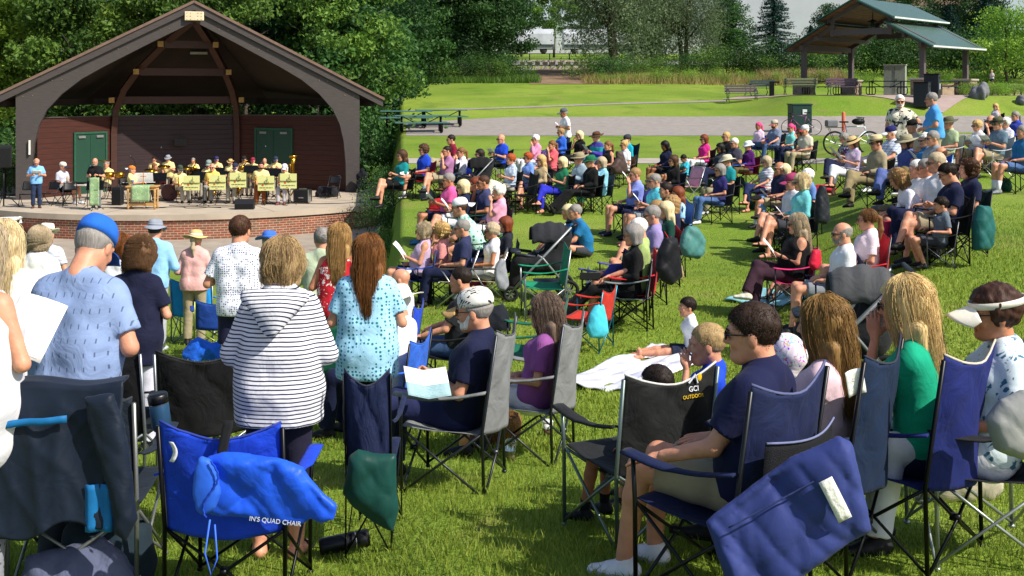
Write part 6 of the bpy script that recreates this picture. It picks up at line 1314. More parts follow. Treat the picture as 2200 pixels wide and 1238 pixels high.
# ------------------------------------------------------------------ audience on the lawn (right)
AUD = 'audience seated on the lawn'
ROWS = [
# far rows, left end
(868,318,'sex=f hair=long hc=br gl top=teal bot=black bt=shorts arm=paperL leg=x ch=black','woman in a teal shirt and black shorts, far left'),
(915,310,'sex=m hair=curly hc=br gl top=royal bot=black bt=shorts arm=lap leg=f sock=white shoe=black sole ch=red cn=red','man with curly brown hair in a royal blue shirt'),
(965,313,'sex=m hair=buzz hc=dk gl=#d8571c top=mauve collar bot=khaki bt=shorts arm=face leg=x sock=grey shoe=black ch=dgreen','man in a mauve polo and orange mirrored sunglasses'),
(974,289,'sex=m hair=short hc=dk gl=c top=maroon collar bot=khaki arm=lap leg=x ch=black turn=-15','man in a maroon polo beside the black stroller'),
(996,316,'sex=f hair=pony hc=lbr gl=c top=white sl=long bot=white bt=shorts arm=face leg=x shoe=brown ch=royal','woman in white with brown cowboy boots'),
(1036,320,'sex=f hair=long hc=dk gl top=navy sl=3q bot=black arm=lap leg=d ch=royal','dark haired woman in a navy top and blue chair'),
(1081,288,'sex=m hair=bald gl top=royal collar bot=black bt=long arm=paper paper=2 leg=x watch ch=dgreen','bald man in a royal blue polo reading a booklet'),
(1103,330,'sex=f hair=puff hc=rd top=#9fb4cf pat=floral c2=white bot=beige arm=paper paper=1 leg=x ch=black','red haired woman in beige trousers'),
(1140,327,'sex=f hair=puff hc=rd gl top=#6f93d6 bot=lime bt=capri arm=paper paper=2 leg=x shoe=sandal ch=black','red haired woman in lime green trousers'),
(1155,289,'sex=f hair=puff hc=wh gl top=pink sl=long bot=white arm=face leg=d ch=blue cpat=plaid cn=blue','white haired woman in pink on a blue plaid chair'),
(1168,332,'sex=f hair=long hc=bl gl top=tan sl=long bot=navy bt=skirt arm=lap leg=x shoe=sandal ch=black','long haired blond woman in a tan jacket'),
(1191,309,'sex=f hair=pony hc=lbr top=coral bot=black bt=shorts arm=face leg=d ch=dgrey dh=-.1','young woman in a coral shirt'),
(1209,275,'sex=f hair=puff hc=sb gl top=blue sl=long bot=navy arm=lap leg=d ch=black','woman in a bright blue cardigan near the standing man'),
(1214,337,'sex=f hair=bob hc=lb gl top=green sl=cap bot=#2b2fb0 bt=slim arm=paper paper=1 leg=x shoe=sandal ch=black','blond woman in a green top and bright blue trousers'),
(1249,281,'sex=f hair=bob hc=lb gl top=black sl=short bot=black arm=Face leg=d ch=black','pale blond woman in a black shirt'),
(1285,281,'sex=m hair=short hc=gr gl hat=wide hcol=brown band=black top=#4a3a9a sl=long c2=teal pat=wide ps=2 bot=jean arm=paper paper=1 leg=x ch=blue','man in a brown wide hat and purple teal jacket'),
(1250,325,'sex=m hair=short hc=gr gl hat=wide hcol=khaki top=#8b9fae sl=long bot=grey arm=paper paper=1 leg=d w=1.1 ch=black','man in a khaki hat and grey blue shirt'),
(1274,331,'sex=m hair=short hc=wh gl hat=tilley hcol=green band=green top=black sl=long bot=black arm=lap leg=e ch=black','man in a green hat and black clothes, legs stretched'),
(1298,337,'sex=f hair=bob hc=gb gl=c top=lblue sl=long pat=plaid c2=aqua bot=aqua bt=capri arm=face leg=d ch=dgrey w=1.1','woman in a pale blue plaid shirt and aqua trousers'),
(1311,312,'sex=f hair=pony hc=lbr top=black sl=none bot=black bt=shorts arm=lap leg=d ch=black dh=-.12','girl with a brown ponytail in a dark camisole'),
(1346,301,'sex=f hair=bun hc=bl gl top=white sl=short bot=black arm=lap leg=d w=1.15 ch=brown cn=brown','blond woman in a white tee on a brown chair'),
(1352,287,'sex=f hair=short hc=dk hat=cap hcol=dgrey gl top=#12a0b4 sl=long bot=navy arm=lap leg=d ch=navy ck=tall','person in a dark cap and turquoise jacket, tall chair'),
(1435,302,'sex=f hair=long hc=bk skin=3 top=navy sl=long c2=peri bot=black bt=shorts arm=lap leg=d ch=navy nod=.35','dark haired woman in a navy cardigan and shorts'),
(1457,316,'sex=c hair=short hc=bk skin=4 top=#6fd6c0 bot=khaki bt=shorts arm=lap leg=d ch=dgrey nod=.3 dh=.1','boy in a mint green tee, head bent'),
(1478,315,'sex=c hair=short hc=bk skin=4 top=turq bot=khaki bt=shorts arm=fwd leg=d ch=navy nod=.6 dh=.1','boy in a turquoise shirt, head bent low'),
(1452,333,'sex=f hair=long hc=br gl top=black sl=3q bot=black bt=shorts arm=lap leg=x ch=navy','brown haired woman in black near the two boys'),
(1517,289,'sex=f hair=bob hc=au gl top=mag sl=cap bot=white arm=lap leg=d ch=black','auburn haired woman in a magenta blouse'),
(1564,283,'sex=m hair=short hc=bl gl top=black bot=black arm=lap leg=d ch=black','blond man in black with dark sunglasses'),
(1552,307,'sex=f hair=long hc=bk skin=3 gl top=dgrey sl=3q bot=navy arm=lap leg=x ch=navy','woman with long black hair and large sunglasses'),
(1582,296,'sex=m hair=short hc=wh gl top=#474653 collar bot=khaki bt=shorts arm=lap leg=f shoe=khaki ch=blue','grey haired man in a charcoal polo, ankle on knee'),
(1612,300,'sex=f hair=short hc=bk hat=bucket hcol=#dfe4ea gl top=purple sl=long bot=olive arm=lap paper=1 leg=d ch=maroon','woman in a white bucket hat and purple shirt'),
(1633,262,'sex=f hair=pony hc=pk skin=4 top=#e3c7dc sl=long bot=jean arm=lap leg=x ch=royal','girl with a long bright pink ponytail'),
(1667,256,'sex=m hair=short hc=br hat=cap hcol=#b7ad9e hc2=#8b4a48 beard=br top=#74809a collar bot=jean arm=knee leg=f shoe=brown ch=dgrey','man in a tan cap and slate blue polo'),
(1704,265,'sex=f hair=pony hc=pk gl top=aqua sl=none bot=navy arm=lap leg=d ch=grey nod=.3','woman with a pink headband and aqua top'),
(1722,275,'sex=f hair=long hc=br gl top=black pat=dots bot=navy arm=lap leg=d ch=dgrey','brown haired woman in black holding a toddler'),
(1733,267,'sex=m hair=short hc=wh hat=cap hcol=white hc2=#9a3b44 top=beige bot=khaki arm=lap leg=d ch=dgrey','man in a white cap and beige shirt'),
(1820,285,'sex=f hair=puff hc=gr gl=c top=navy pat=multi c2=#28408a bot=navy arm=paper paper=1 leg=x ch=black nod=.35','grey haired woman in navy print reading'),
(1838,290,'sex=f hair=bob hc=br hat=straw hcol=#cdb07c band=black gl top=#b9a4bf pat=multi c2=#4c5fb0 bot=white bt=capri arm=paper paper=1 leg=x shoe=sandal ch=lgrey nod=.3','woman in a straw hat with black band'),
(1889,288,'sex=m hair=short hc=dk hat=fedora hcol=#d0bf95 band=brown gl top=khaki sl=long bot=#8a7d5c arm=lap leg=x shoe=black ch=black','man in a straw fedora and khaki clothes'),
(1919,268,'sex=m hair=short hc=wh hat=cap hcol=#26265e hc2=#d7d7dd top=#dfe3ee pat=plaid c2=#7e8cae collar bot=#776b58 bt=shorts arm=knee leg=f sock=white sockh shoe=white sole w=1.15 ch=black','man in a navy cap and white plaid shirt'),
(1954,285,'sex=f hair=bob hc=br hat=straw hcol=#9c9478 gl top=#4f5a94 sl=long bot=#54639a arm=lap leg=x shoe=black ch=royal','woman in a floppy khaki hat and blue cardigan'),
(1965,255,'sex=m hair=short hc=gr hat=capback hcol=black top=#b9a898 bot=khaki arm=lap leg=d ch=royal','man in a black cap behind the floppy hat'),
(1996,285,'sex=f hair=puff hc=wh gl top=#2f7fb5 sl=long bot=navy arm=lap leg=d ch=dgreen','white haired woman in teal blue, hidden by her neighbour'),
(2011,280,'sex=m hair=short hc=gr gl top=#7b858e sl=long bot=#6b5d35 arm=paper paper=1 leg=x shoe=black sole ch=royal fr=#5c8aa8','grey haired man in olive trousers reading a sheet'),
(2043,248,'sex=m hair=short hc=gr hat=wide hcol=#5c5b45 top=sage bot=khaki arm=lap leg=d ch=lgrey','man in an olive hat and sage shirt'),
(2105,257,'sex=f hair=puff hc=bl gl top=white sl=long bot=khaki bt=shorts arm=paper paper=2 leg=x ch=royal','strawberry blond woman in white reading a leaflet'),
(2141,222,'sex=f hair=long hc=bl gl top=lgrey sl=none bot=jean arm=lap leg=d ch=black','long haired blond woman in a grey tank, far back'),
(2134,247,'sex=m hair=bald gl top=black bot=khaki bt=shorts arm=face leg=x shoe=grey ch=black','bald man in a black shirt, hand on chin'),
(2149,250,'sex=m hair=short hc=gr hat=fedora hcol=#57583f band=black gl top=#5e7486 bot=khaki bt=shorts arm=paper paper=2 leg=x sock=white shoe=black ch=lgrey fr=#c7c3b4','man in an olive fedora and slate shirt'),
(2166,252,'sex=f hair=puff hc=wh gl top=white pat=multi c2=#3d3fa0 bot=navy bt=shorts arm=paper paper=2 leg=d shoe=navy w=1.1 ch=black','white haired woman in a confetti print blouse'),
(2186,238,'sex=f hair=pony hc=gr gl=c top=#3344a8 sl=long bot=navy arm=lap leg=d ch=royal','grey ponytailed woman in a royal blue shirt'),
(2203,268,'sex=m hair=short hc=gr top=#2c75a8 bot=denim bt=shorts arm=lap leg=d sock=white sockh shoe=grey ch=black','man in denim shorts at the right photograph edge'),
# second row
(971,371,'sex=m hair=short hc=gr gl top=#e65c9c bot=navy bt=shorts arm=paper paper=2 leg=d shoe=#2c6f9a skin=1 ch=dgreen','grey haired man in a pink shirt reading'),
(1003,386,'sex=f hair=bob hc=lb gl top=navy bot=white bt=shorts arm=paper paper=1 leg=x shoe=sandal ch=dgreen','pale blond woman between the pink and navy shirts'),
(1028,380,'sex=f hair=bun hc=au gl top=navy bot=navy bt=shorts arm=lap leg=x ch=black','auburn woman with an updo behind the navy shirted man'),
(1046,376,'sex=m hair=buzz hc=br gl top=#3a3f66 bot=black bt=shorts arm=Face leg=f shoe=black sole skin=1 ch=dgreen','man in a navy shirt covering his eyes'),
(1041,415,'sex=m hair=short hc=br hat=capback hcol=#e6e6ea top=#b5dccf pat=dots c2=#2f7d63 ps=2.5 bot=navy bt=shorts arm=fwd lean=-.35 leg=b shoe=lgrey w=1.1 gl=c ch=black ck=low','man in a backward white cap and mint shirt'),
(1080,396,'sex=f hair=puff hc=wh top=#e8a2bd bot=white arm=face leg=d w=1.1 ch=black','white haired woman in a pale pink shirt'),
(1225,436,'sex=f hair=bob hc=lb top=#1f5f96 bot=dgrey bt=shorts pose=ground leg=k arm=knee face=100','laughing blond woman in blue sitting on the grass'),
(1250,432,'sex=m hair=short hc=gr top=#1d6a9c collar bot=dgrey bt=shorts pose=ground leg=c arm=knee watch bend=.5','man in a blue polo sitting cross legged on the grass'),
(1371,360,'sex=m hair=short hc=sb gl top=#8493dd collar bot=navy bt=shorts arm=face leg=d shoe=navy paper=3 ch=navy','man in a periwinkle shirt, hand on his mouth'),
(1407,373,'sex=f hair=bob hc=sb gl top=#6a5fb5 bot=navy arm=lap leg=d ch=navy','woman behind the man in the turquoise polo'),
(1414,373,'sex=m hair=short hc=gr gl top=#58c6d8 collar bot=grey bt=shorts arm=paper paper=1 leg=d shoe=sandal ch=navy','grey haired man in a turquoise polo'),
(1438,391,'sex=m hair=short hc=dk top=navy bot=navy arm=lap leg=d ch=navy','dark haired man half hidden behind two blond women'),
(1441,398,'sex=f hair=long hc=gb gl top=navy bot=khaki arm=lap leg=d ch=navy','blond woman in navy behind the curly haired woman'),
(1464,400,'sex=f hair=long hc=au top=lblue pat=dots c2=white bot=navy arm=lap leg=d ch=#5d86c4 cn=sky-blue ck=tall','auburn long haired woman on a sky blue chair'),
(1453,421,'sex=f hair=curlbob hc=sb top=navy bot=navy arm=lap leg=d ch=black','woman with curly brown hair in the chair row'),
(1421,430,'sex=f hair=bob hc=sb top=white bot=navy bt=shorts arm=paper paper=1 leg=x shoe=black sole ch=dgreen','light brown haired woman with legs crossed in the row'),
(1441,432,'sex=f hair=long hc=lb top=dgreen bot=khaki arm=lap leg=d ch=red','pale blond woman in dark green in the chair row'),
(1411,440,'sex=m hair=short hc=gr gl top=#9183b4 collar bot=khaki bt=shorts arm=lap leg=d ch=black pipe=red','grey haired man in a lilac polo'),
(1383,466,'sex=m hair=buzz hc=wh top=#9bb06a collar bot=khaki bt=shorts arm=knee leg=f shoe=sandal skin=0 ch=red cn=red','bald white haired man in a lime polo'),
(1373,481,'sex=f hair=bob hc=gr gl=c top=black sl=3q bot=black bt=slim arm=lap leg=e shoe=white ch=grey','grey haired woman in black with white sneakers'),
(1553,352,'sex=f hair=bob hc=gr gl top=#2a2660 bot=denim arm=lap leg=d shoe=white ch=dgrey','woman in jeans behind the man in the teal shirt'),
(1567,330,'sex=m hair=short hc=gr gl hat=tilley hcol=#cfc6ab top=#14868c collar bot=#8d8668 arm=lap leg=d shoe=lgrey watch paper=3 ch=black ck=dir','man in a teal shirt and pale sun hat'),
(1652,335,'sex=f hair=bob hc=gb gl top=white pat=stripe c2=#4a4f78 bot=#1e2a50 bt=capri arm=knee leg=x shoe=sandal ch=red','blond woman in a striped tee and navy trousers'),
(1681,347,'sex=m hair=ring hc=wh gl top=navy bot=khaki bt=shorts arm=lap leg=f sock=white shoe=black ch=navy skin=1','balding man behind the bold striped shirt'),
(1692,352,'sex=f hair=bob hc=lb gl top=white pat=wide c2=#20204a sl=short bot=ljean bt=capri arm=knee leg=x watch paper=1 ch=maroon','blond woman in a bold navy and white striped top'),
(1708,370,'sex=m hair=short hc=gr hat=cap hcol=#a13a62 gl top=white bot=khaki bt=shorts arm=lap leg=x shoe=black ch=black','man in a raspberry cap and white shirt'),
(1742,362,'sex=f hair=puff hc=wh top=#5f7fb8 bot=navy arm=lap leg=d ch=navy','white haired woman in blue beside the loaded chair'),
(1728,372,'s=125 sex=f hair=bob hc=lb gl top=#6cc0c4 sl=long bot=dgrey bt=shorts arm=lap leg=x shoe=sandal watch paper=1 ch=black near','blond woman in an aqua hooded shirt'),
# right middle block
(1983,378,'s=165 sex=m hair=short hc=wh top=white bot=khaki bt=shorts arm=lap leg=f shoe=grey ch=black','pink faced man hidden behind the man with glasses'),
(2001,377,'sex=m hair=short hc=gr gl=c top=white bot=khaki bt=shorts arm=paper paper=1 leg=f shoe=khaki skin=1 ch=black s=168','grey haired man in white with glasses'),
(2024,325,'sex=f hair=short hc=gb gl top=white bot=navy arm=lap leg=d ch=black','grey blond woman behind the red floral shirt'),
(2031,333,'sex=m hair=ring hc=br gl top=#e6e3e6 pat=floral c2=#c32746 ps=1.3 collar bot=navy arm=lap leg=d ch=#4a4038 cn=brown skin=1 s=135','balding man in a red floral shirt'),
(1992,407,'sex=f hair=curlbob hc=sb top=#e6e2ea sl=3q bot=#b02a52 arm=lap leg=d nod=.55 bend=.45 lean=-.1 near ch=black s=172','woman with curly brown hair in rose red trousers'),
(2094,401,'sex=m hair=curly hc=br top=navy bot=navy arm=lap leg=d ch=dgreen s=175 near','curly haired person with headphones'),
(2056,398,'sex=m hair=short hc=dk gl=c top=navy bot=khaki bt=shorts arm=paperL leg=x watch nod=.4 ch=black s=185 near','dark haired man in navy bent over his phone'),
(2044,440,'sex=c hair=short hc=dk top=#5d6874 bot=dgrey bt=shorts arm=rest leg=b ch=black fr=#56595c s=190 near dh=.1 nod=.2','boy in a grey tee in a black camp chair'),
(1724,458,'sex=f hair=long hc=gb gl top=#0d0d10 sl=none loose=1.4 bot=plum arm=paperL paper=1 leg=x shoe=#c9c3ae sole watch w=1.18 ch=#d2306e cn=hot-pink fr=#4a4d50 near s=168','woman in a black sleeveless top with a white sheet'),
(1826,476,'sex=m hair=ring hc=gr beard=gr gl top=white bot=grey bt=shorts arm=lap leg=d ch=navy near s=205','bald bearded man in a white tee behind the stroller'),
(1880,474,'sex=f hair=pony hc=lbr gl=c top=#e5cfd8 bot=black bt=shorts arm=lap leg=d near w=1.1 ch=red cn=red fr=#3d3f42 s=200 ck=hi','woman with a brown ponytail in a pale pink tee'),
# left middle block
(922,535,'sex=f hair=bob hc=gb gl top=#b9a0bd sl=none bot=navy bt=shorts arm=paperL paper=1 leg=d near w=1.1 ch=#2b4a9c cn=cobalt s=158','grey blond woman in lilac on a cobalt chair'),
(960,518,'sex=f hair=curly hc=bl top=#d58a86 sl=short bot=white arm=lap leg=d near ch=#3a57a8 cn=cornflower s=158','curly blond woman in salmon on a cornflower chair'),
(1006,496,'sex=m hair=short hc=gr gl top=#2b3152 collar bot=navy arm=lap leg=d ck=lawn ch=#c8b98f cn=tan s=160','grey haired man in a plain navy shirt'),
(1070,487,'sex=f hair=puff hc=gb gl top=white sl=cap bot=grey arm=lap leg=d ck=lawn ch=#cbbd95 cn=beige s=158 skin=1','blond woman in a white ruffled blouse'),
(1098,490,'sex=f hair=bob hc=au top=#22242e bot=navy arm=lap leg=d ch=dgrey s=150','auburn bobbed woman in a dark top'),
(876,575,'sex=m hair=bald top=white bot=khaki arm=lap leg=d ch=royal near s=205 skin=0','bald man on a blue chair, left photograph edge'),
(873,632,'sex=m hair=short hc=wh hat=wide hcol=#e4dfcf top=#e8e8ec bot=navy arm=lap leg=d ch=blue near s=285','man in a cream sun hat and white shirt'),
(1008,600,'sex=m hair=buzz hc=dk top=#24262b tee bot=jean arm=knee leg=e near s=235 ch=black ck=low dh=-.12','dark haired man in a charcoal tee and jeans'),
]
for r in ROWS: seat_person(r, AUD)
# standing people on the lawn
SR_ = 'people standing behind the lawn audience'
for r in [(1215,229,'sex=m pose=stand hair=short hc=gr hat=cap hcol=#5b5f66 gl=c top=white collar bot=navy bt=shorts arm=front paper=3 skin=4 shoe=white turn=-20','man standing in a white polo and grey cap'),
          (1933,200,'s=95 sex=m pose=stand hair=short hc=wh beard=wh gl top=#d8d2bd pat=floral ps=1.7 c2=#252c3c collar bot=#22242c arm=hip face=165','man standing with white beard and palm print shirt'),
          (2008,195,'s=100 sex=m pose=stand hair=short hc=gr gl=c top=#4f9be0 collar bot=#a39a7c arm=clasp face=75 w=1.12','man standing in a sky blue polo by the bins')]: seat_person(r, SR_)
# toddler on the lap, children on the grass
b = person(parse('sex=c hair=short hc=bl top=#7a8a98 sl=long bot=navy arm=lap leg=d nod=.3'), Vector((0, 0, 0)), 0, 'blond toddler in grey held on a woman\'s lap', AUD, False, .52); d = solve_d(1722, 275, 1.26)-.32; g = on_ground(1712, d); b.location = (g.x, g.y, g.z+.34); b.rotation_euler.z = facing(g.x, g.y)
b = person(parse('sex=c hair=curly hc=rd top=white pat=floral c2=#d1548a bot=khaki bt=shorts pose=ground leg=k arm=knee nod=.2'), on_ground(1694, 15.2), 2.0, 'red haired child on the teal blanket', AUD, True, .82)
b = person(parse('sex=c hair=short hc=dk top=#e7e9f0 collar bot=#23283c bt=shorts shoe=bare pose=ground leg=s arm=ground nod=.05 yaw=.2'), on_ground(1474, 12.0), facing(1.9, 12.2)+.1, 'boy in a white tee sitting on the quilt', AUD, True, 1.0)
b = person(parse('sex=f hair=pony hc=lbr top=#a88fa6 sl=long bot=black pose=sit arm=lap'), Vector(W2(2.6, 3.0)+(gz(*W2(2.6, 3.0))+.05,)), PA+1.2, 'woman in mauve at a picnic table under the shelter', 'people by the shelter')
b = person(parse('sex=c hair=short hc=bl top=lgrey bot=navy bt=shorts pose=stand arm=front'), on_ground(2131, 62)+Vector((0, 0, .45)), 2.4, 'blond toddler standing on the stone wall at right', 'people by the shelter', False, .8)
# ------------------------------------------------------------------ band on the stage
def on_stage(px, d): return Vector(((px-1100)*d/F, d, SZ))
BAND = 'band members on the stage'
def player(px, py, d, opts, label, face=180):
    p = parse(opts); sex = p.get('sex', 'm'); h = HT[p.get('pose', 'sit')][sex]+(.03 if p.get('hat') else 0); g = on_stage(px, d); yaw = R(float(p.get('face', face)))
    off = rz_(yaw)@np.array([0, -.17 if p.get('pose', 'sit') == 'sit' else 0, 0]); loc = Vector((g.x-off[0], g.y-off[1], SZ)); want = CZ-(py-200)*loc.y/F-SZ
    b = person(p, loc, yaw, label, BAND, False, max(.86, min(1.16, want/h)))
    if p.get('pose', 'sit') == 'sit' and p.get('seat', 1) == 1: chair('fold', loc, yaw, 'black folding chair under the '+label, 'black', None, 'black folding chairs on the stage')
    return b, loc, yaw
YS = 'top=yellow collar bot=#a59d8c hair=short hc=gr shoe=black '
player(78, 337, 39.6, 'pose=stand hair=ring hc=wh top=#7db4ea collar bot=djean shoe=brown arm=front paper=2 nod=.45 face=205 gl=c', 'bald man standing in a pale blue shirt and jeans')
player(133, 347, 41.3, 'hair=short hc=gr hat=cap hcol=#d7d2c2 hc2=#252c48 gl top=#b9bac6 tee bot=black bt=shorts sock=grey shoe=white arm=lap leg=d face=250', 'man on stage in a grey tee and cap')
player(206, 337, 39.2, 'pose=stand hair=bald gl=c beard=gr top=#17181c collar bot=#6d6f76 shoe=#2a2a33 sole arm=front face=178 watch', 'bald man standing in a black polo')
for a in ((280, 355, 41.2, YS+'hat=capback hcol=#d9762c hc2=white arm=reach leg=d face=275', 'keyboard player in yellow with an orange and white cap'), (324, 349, 42.6, 'sex=f hair=long hc=lbr top=yellow bot=khaki pose=stand arm=play bend=.5 face=250', 'long haired woman in yellow leaning over the keyboard'),
          (230, 345, 43.2, YS+'arm=play leg=d face=170', 'percussionist in yellow behind the gold timbales'), (332, 335, 44.0, YS+'hc=dk hair=short gl pose=stand arm=play', 'dark haired man in yellow behind the keyboard'), (362, 330, 43.8, YS+'hat=bucket hcol=#8e929a gl pose=stand arm=play', 'drummer in yellow with a grey hat'),
          (416, 342, 44.2, YS+'gl=c arm=horn pose=stand', 'trombone player in yellow at the back left'), (386, 354, 41.9, YS+'hat=cap hcol=#3b4a3c beard=wh gl arm=play leg=d face=215', 'saxophone player in yellow with a dark green cap'),
          (449, 343, 43.4, YS+'hat=cap hcol=#7f938f arm=horn leg=d', 'musician in yellow with a grey green cap'), (466, 334, 44.6, YS+'hat=cap hcol=#28305c pose=stand arm=horn', 'musician in yellow with a navy cap at the back'), (457, 351, 42.0, 'top=mus collar bot=#8d8d86 hair=ring hc=wh gl shoe=black arm=play leg=d', 'bald saxophone player in golden yellow with sunglasses'),
          (496, 341, 43.0, YS+'hat=fedora hcol=#c9a868 band=brown beard=gr arm=play pose=stand', 'musician in yellow with a straw hat and beard'), (506, 350, 41.9, YS+'hat=cap hcol=#2b2f4a beard=wh arm=play leg=d', 'white bearded saxophone player with a navy cap'), (525, 333, 44.4, YS+'hat=cap hcol=#1d2024 pose=stand arm=horn', 'trombone player in yellow with a black cap'),
          (544, 341, 44.2, YS+'hat=cap hcol=#8e2440 pose=stand arm=horn', 'musician in yellow with a maroon cap'), (561, 346, 41.6, 'top=yellow collar bot=#8a4a22 hair=short hc=dk beard=dk shoe=brown arm=play leg=d face=190', 'dark haired saxophone player in rust trousers'), (569, 338, 44.0, YS+'hair=ring arm=horn pose=stand', 'bald horn player in yellow before the green door'),
          (593, 334, 43.8, YS+'hat=cap hcol=#24344e beard=gr pose=stand arm=horn', 'trumpet player in yellow with a navy cap'), (612, 351, 41.4, 'sex=f top=yellow bot=#b3adb0 hair=bob hc=wh hat=cap hcol=#e8e6f2 gl arm=play leg=d shoe=#7a4a4a', 'musician in a white cap and yellow at right end')): player(*a)
BRASS = mat('brass', '#c08d2c', .22, .95, .15, 30, spec=.6); GREENC = fabric('#8fae7f', 'leaf', '#b5c69a', 2.2)
def sax(px, d, z, lb, rz=0, sc=1.0):
    r = empty('saxophone', on_stage(px, d)+Vector((0, 0, z)), rz, lb, 'saxophone', 'saxophones of the band'); mb = MB(); mb.tube([(.02, .10, .62), (.0, .02, .66), (0, 0, .6), (0, 0, .3), (0, 0, .06), (.03, -.05, -.02), (.07, -.12, .02), (.10, -.17, .16), (.12, -.21, .27)], [.008, .012, .016, .022, .03, .036, .045, .06, .095], 12); mb.build('body_tube', BRASS, r, True)
    mb = MB(); [mb.ball((.0, -.03, .12+k*.06), (.016, .01, .016), 0, 8, 4) for k in range(8)]; mb.tube([(.02, -.025, .1), (.02, -.025, .56)], .004, 5); mb.build('keys', BRASS, r, True); r.scale = (sc,)*3
for px, d, lb in ((383, 41.55, 'brass saxophone of the player in the dark green cap'), (448, 41.6, 'brass saxophone in front of the bald player with sunglasses'), (503, 41.5, 'brass saxophone of the white bearded player'), (549, 41.2, 'brass saxophone held across the rust trousers'), (603, 41.0, 'brass saxophone of the musician in the white cap')): sax(px, d, .28 if px != 448 else .12, lb, .5, 1.15)
def trombone(px, d, z, lb, rz=0):
    r = empty('trombone', on_stage(px, d)+Vector((0, 0, z)), rz, lb, 'trombone', 'trombones of the band'); mb = MB(); mb.tube([(-.05, .1, .05), (-.05, -.75, -.32), (-.02, -.79, -.33), (.02, -.75, -.32), (.02, .05, .03)], .009, 6); mb.build('slide', BRASS, r, True); mb = MB(); mb.tube([(.02, .1, .05), (.05, .35, .1), (.1, .36, .14), (.13, .1, .05), (.13, -.3, -.08), (.13, -.48, -.15)], [.009, .01, .012, .015, .03, .10], 10); mb.build('bell', BRASS, r, True)
trombone(412, 43.7, 1.3, 'brass trombone at the back left of the band', .2); trombone(521, 44.0, 1.3, 'brass trombone below the black cap', -.1)
r = empty('tuba', on_stage(619, 42.2), .2, 'tall brass horn standing behind the white capped musician', 'horn'); mb = MB(); mb.tube([(0, 0, .3), (.1, 0, .2), (.22, 0, .4), (.2, 0, .9), (.18, 0, 1.35), (.17, 0, 1.62)], [.02, .03, .035, .045, .06, .12], 12); mb.tube([(0, 0, .3), (0, 0, 1.3), (.05, 0, 1.4), (.09, 0, 1.3), (.09, 0, .5)], .025, 8); mb.build('tubing', BRASS, r, True); mb = MB(); mb.lathe([(.11, 0), (.17, .10), (.165, .10)], (.17, 0, 1.62), 16); mb.build('bell', BRASS, r, True)
# music stands
PY_ = mat('poster_yellow', '#dadb90', .7, 0, .05, 4); INK = mat('poster_ink', '#6f7458', .8, 0, 0); ORG = mat('poster_orange', '#c9622c', .8, 0, 0); GLD = mat('poster_gold', '#b98f1f', .8, 0, 0)
def stand(px, py, d, lb, poster=True, w_=.60, h_=.54, face=0, cloth=False):
    g = on_stage(px, d); r = empty('music_stand', g, face, lb, 'music stand', 'music stands of the band'); zt = CZ-(py-200)*d/F-SZ
    mb = MB(); mb.tube([(0, 0, .05), (0, 0, zt-h_*.5)], .014, 6); mb.build('pole', BK, r, True)
    for k in range(3): a = 2.1*k+.5; mb = MB(); mb.tube([(0, 0, .22), (math.cos(a)*.3, math.sin(a)*.3, .012)], .011, 5); mb.build('leg', BK, r)
    mb = MB(); mb.box((0, .02, zt-h_/2), (w_*(.98 if poster else 1), .02, h_*(.9 if poster else .62)), 0, Matrix.Rotation(R(-8 if poster else -18), 4, 'X')); mb.box((0, -.03, zt-h_*.5-(.0 if poster else .16)), (w_, .07, .012)); mb.build('desk', BK, r)
    if poster:
        mb = MB(); mb.box((0, -.035, zt-h_/2), (w_, .006, h_)); c = mb.build('poster', PY_, r); mb = MB(); y = -.042; zc = zt-h_/2
        def st(pts, rr=.006): mb.tube([(w_*q[0], y, zc+h_*q[1]) for q in pts], rr, 4)
        st([(-.10, -.02), (-.12, .12), (-.09, .16), (-.05, .02), (-.02, .22), (.01, .24), (.02, .06), (.07, .30), (.10, .28), (.06, .08), (.15, .12), (.16, .08), (.08, -.04), (.02, -.12), (-.04, -.08), (-.10, -.02)]); st([(.06, .44), (.06, .3)]); st([(.0, .0), (.10, .04)]); st([(-.02, -.12), (.03, -.02)])
        for k in range(14): mb.box((w_*(-.40+.06*k), y, zc-h_*.30), (w_*(.02+.02*((k*7) % 3)), .003, .035))
        mb.build('drawing', INK, c); mb = MB(); mb.ball((w_*-.2, y, zc-h_*.12), (.045, .003, .04), 0, 8, 4); mb.box((-.04, y, zc-h_*.42), (.08, .003, .016)); mb.build('orange_mark', ORG, c); mb = MB(); mb.tube([(0, y, zc+h_*.02), (w_*.12, y, zc+h_*.02), (w_*.18, y, zc+h_*.02)], [.006, .01, .035], 8); mb.build('gold_horn', GLD, c)
    if cloth:
        mb = MB(); mb.grid(lambda u, v: ((u-.5)*.34, -.06-.01*math.sin(6*u+2*v), zt+.03-.98*v-.01*math.sin(9*u)), 8, 12, 0, .006); mb.build('cloth', GREENC, r, True)
    return r
for px, py, d in ((412, 377.5, 41.1), (468, 376, 41.0), (512, 371, 41.0), (572, 378, 40.7), (620, 373, 40.6)): stand(px, py, d, {412: 'music stand with a yellow poster, leftmost of five', 468: 'music stand with a yellow poster, second from left', 512: 'music stand with a yellow poster above the floor monitor', 572: 'music stand with a yellow poster before the rust trousers', 620: 'music stand with a yellow poster at the right end'}[px])
for i, (px, py, d) in enumerate(((340, 366, 42.0), (424, 357, 43.4), (437, 364, 42.7), (475, 355, 43.8), (497, 362, 42.8), (541, 350, 43.4), (578, 356, 43.2), (594, 357, 42.8))): stand(px, py, d, 'plain black music stand '+['in front of the keyboard', 'before the trombone player', 'behind the leftmost poster', 'below the navy capped musician', 'below the straw hat', 'below the maroon cap', 'before the bald horn player', 'before the trumpet player'][i], False, .62, .5)
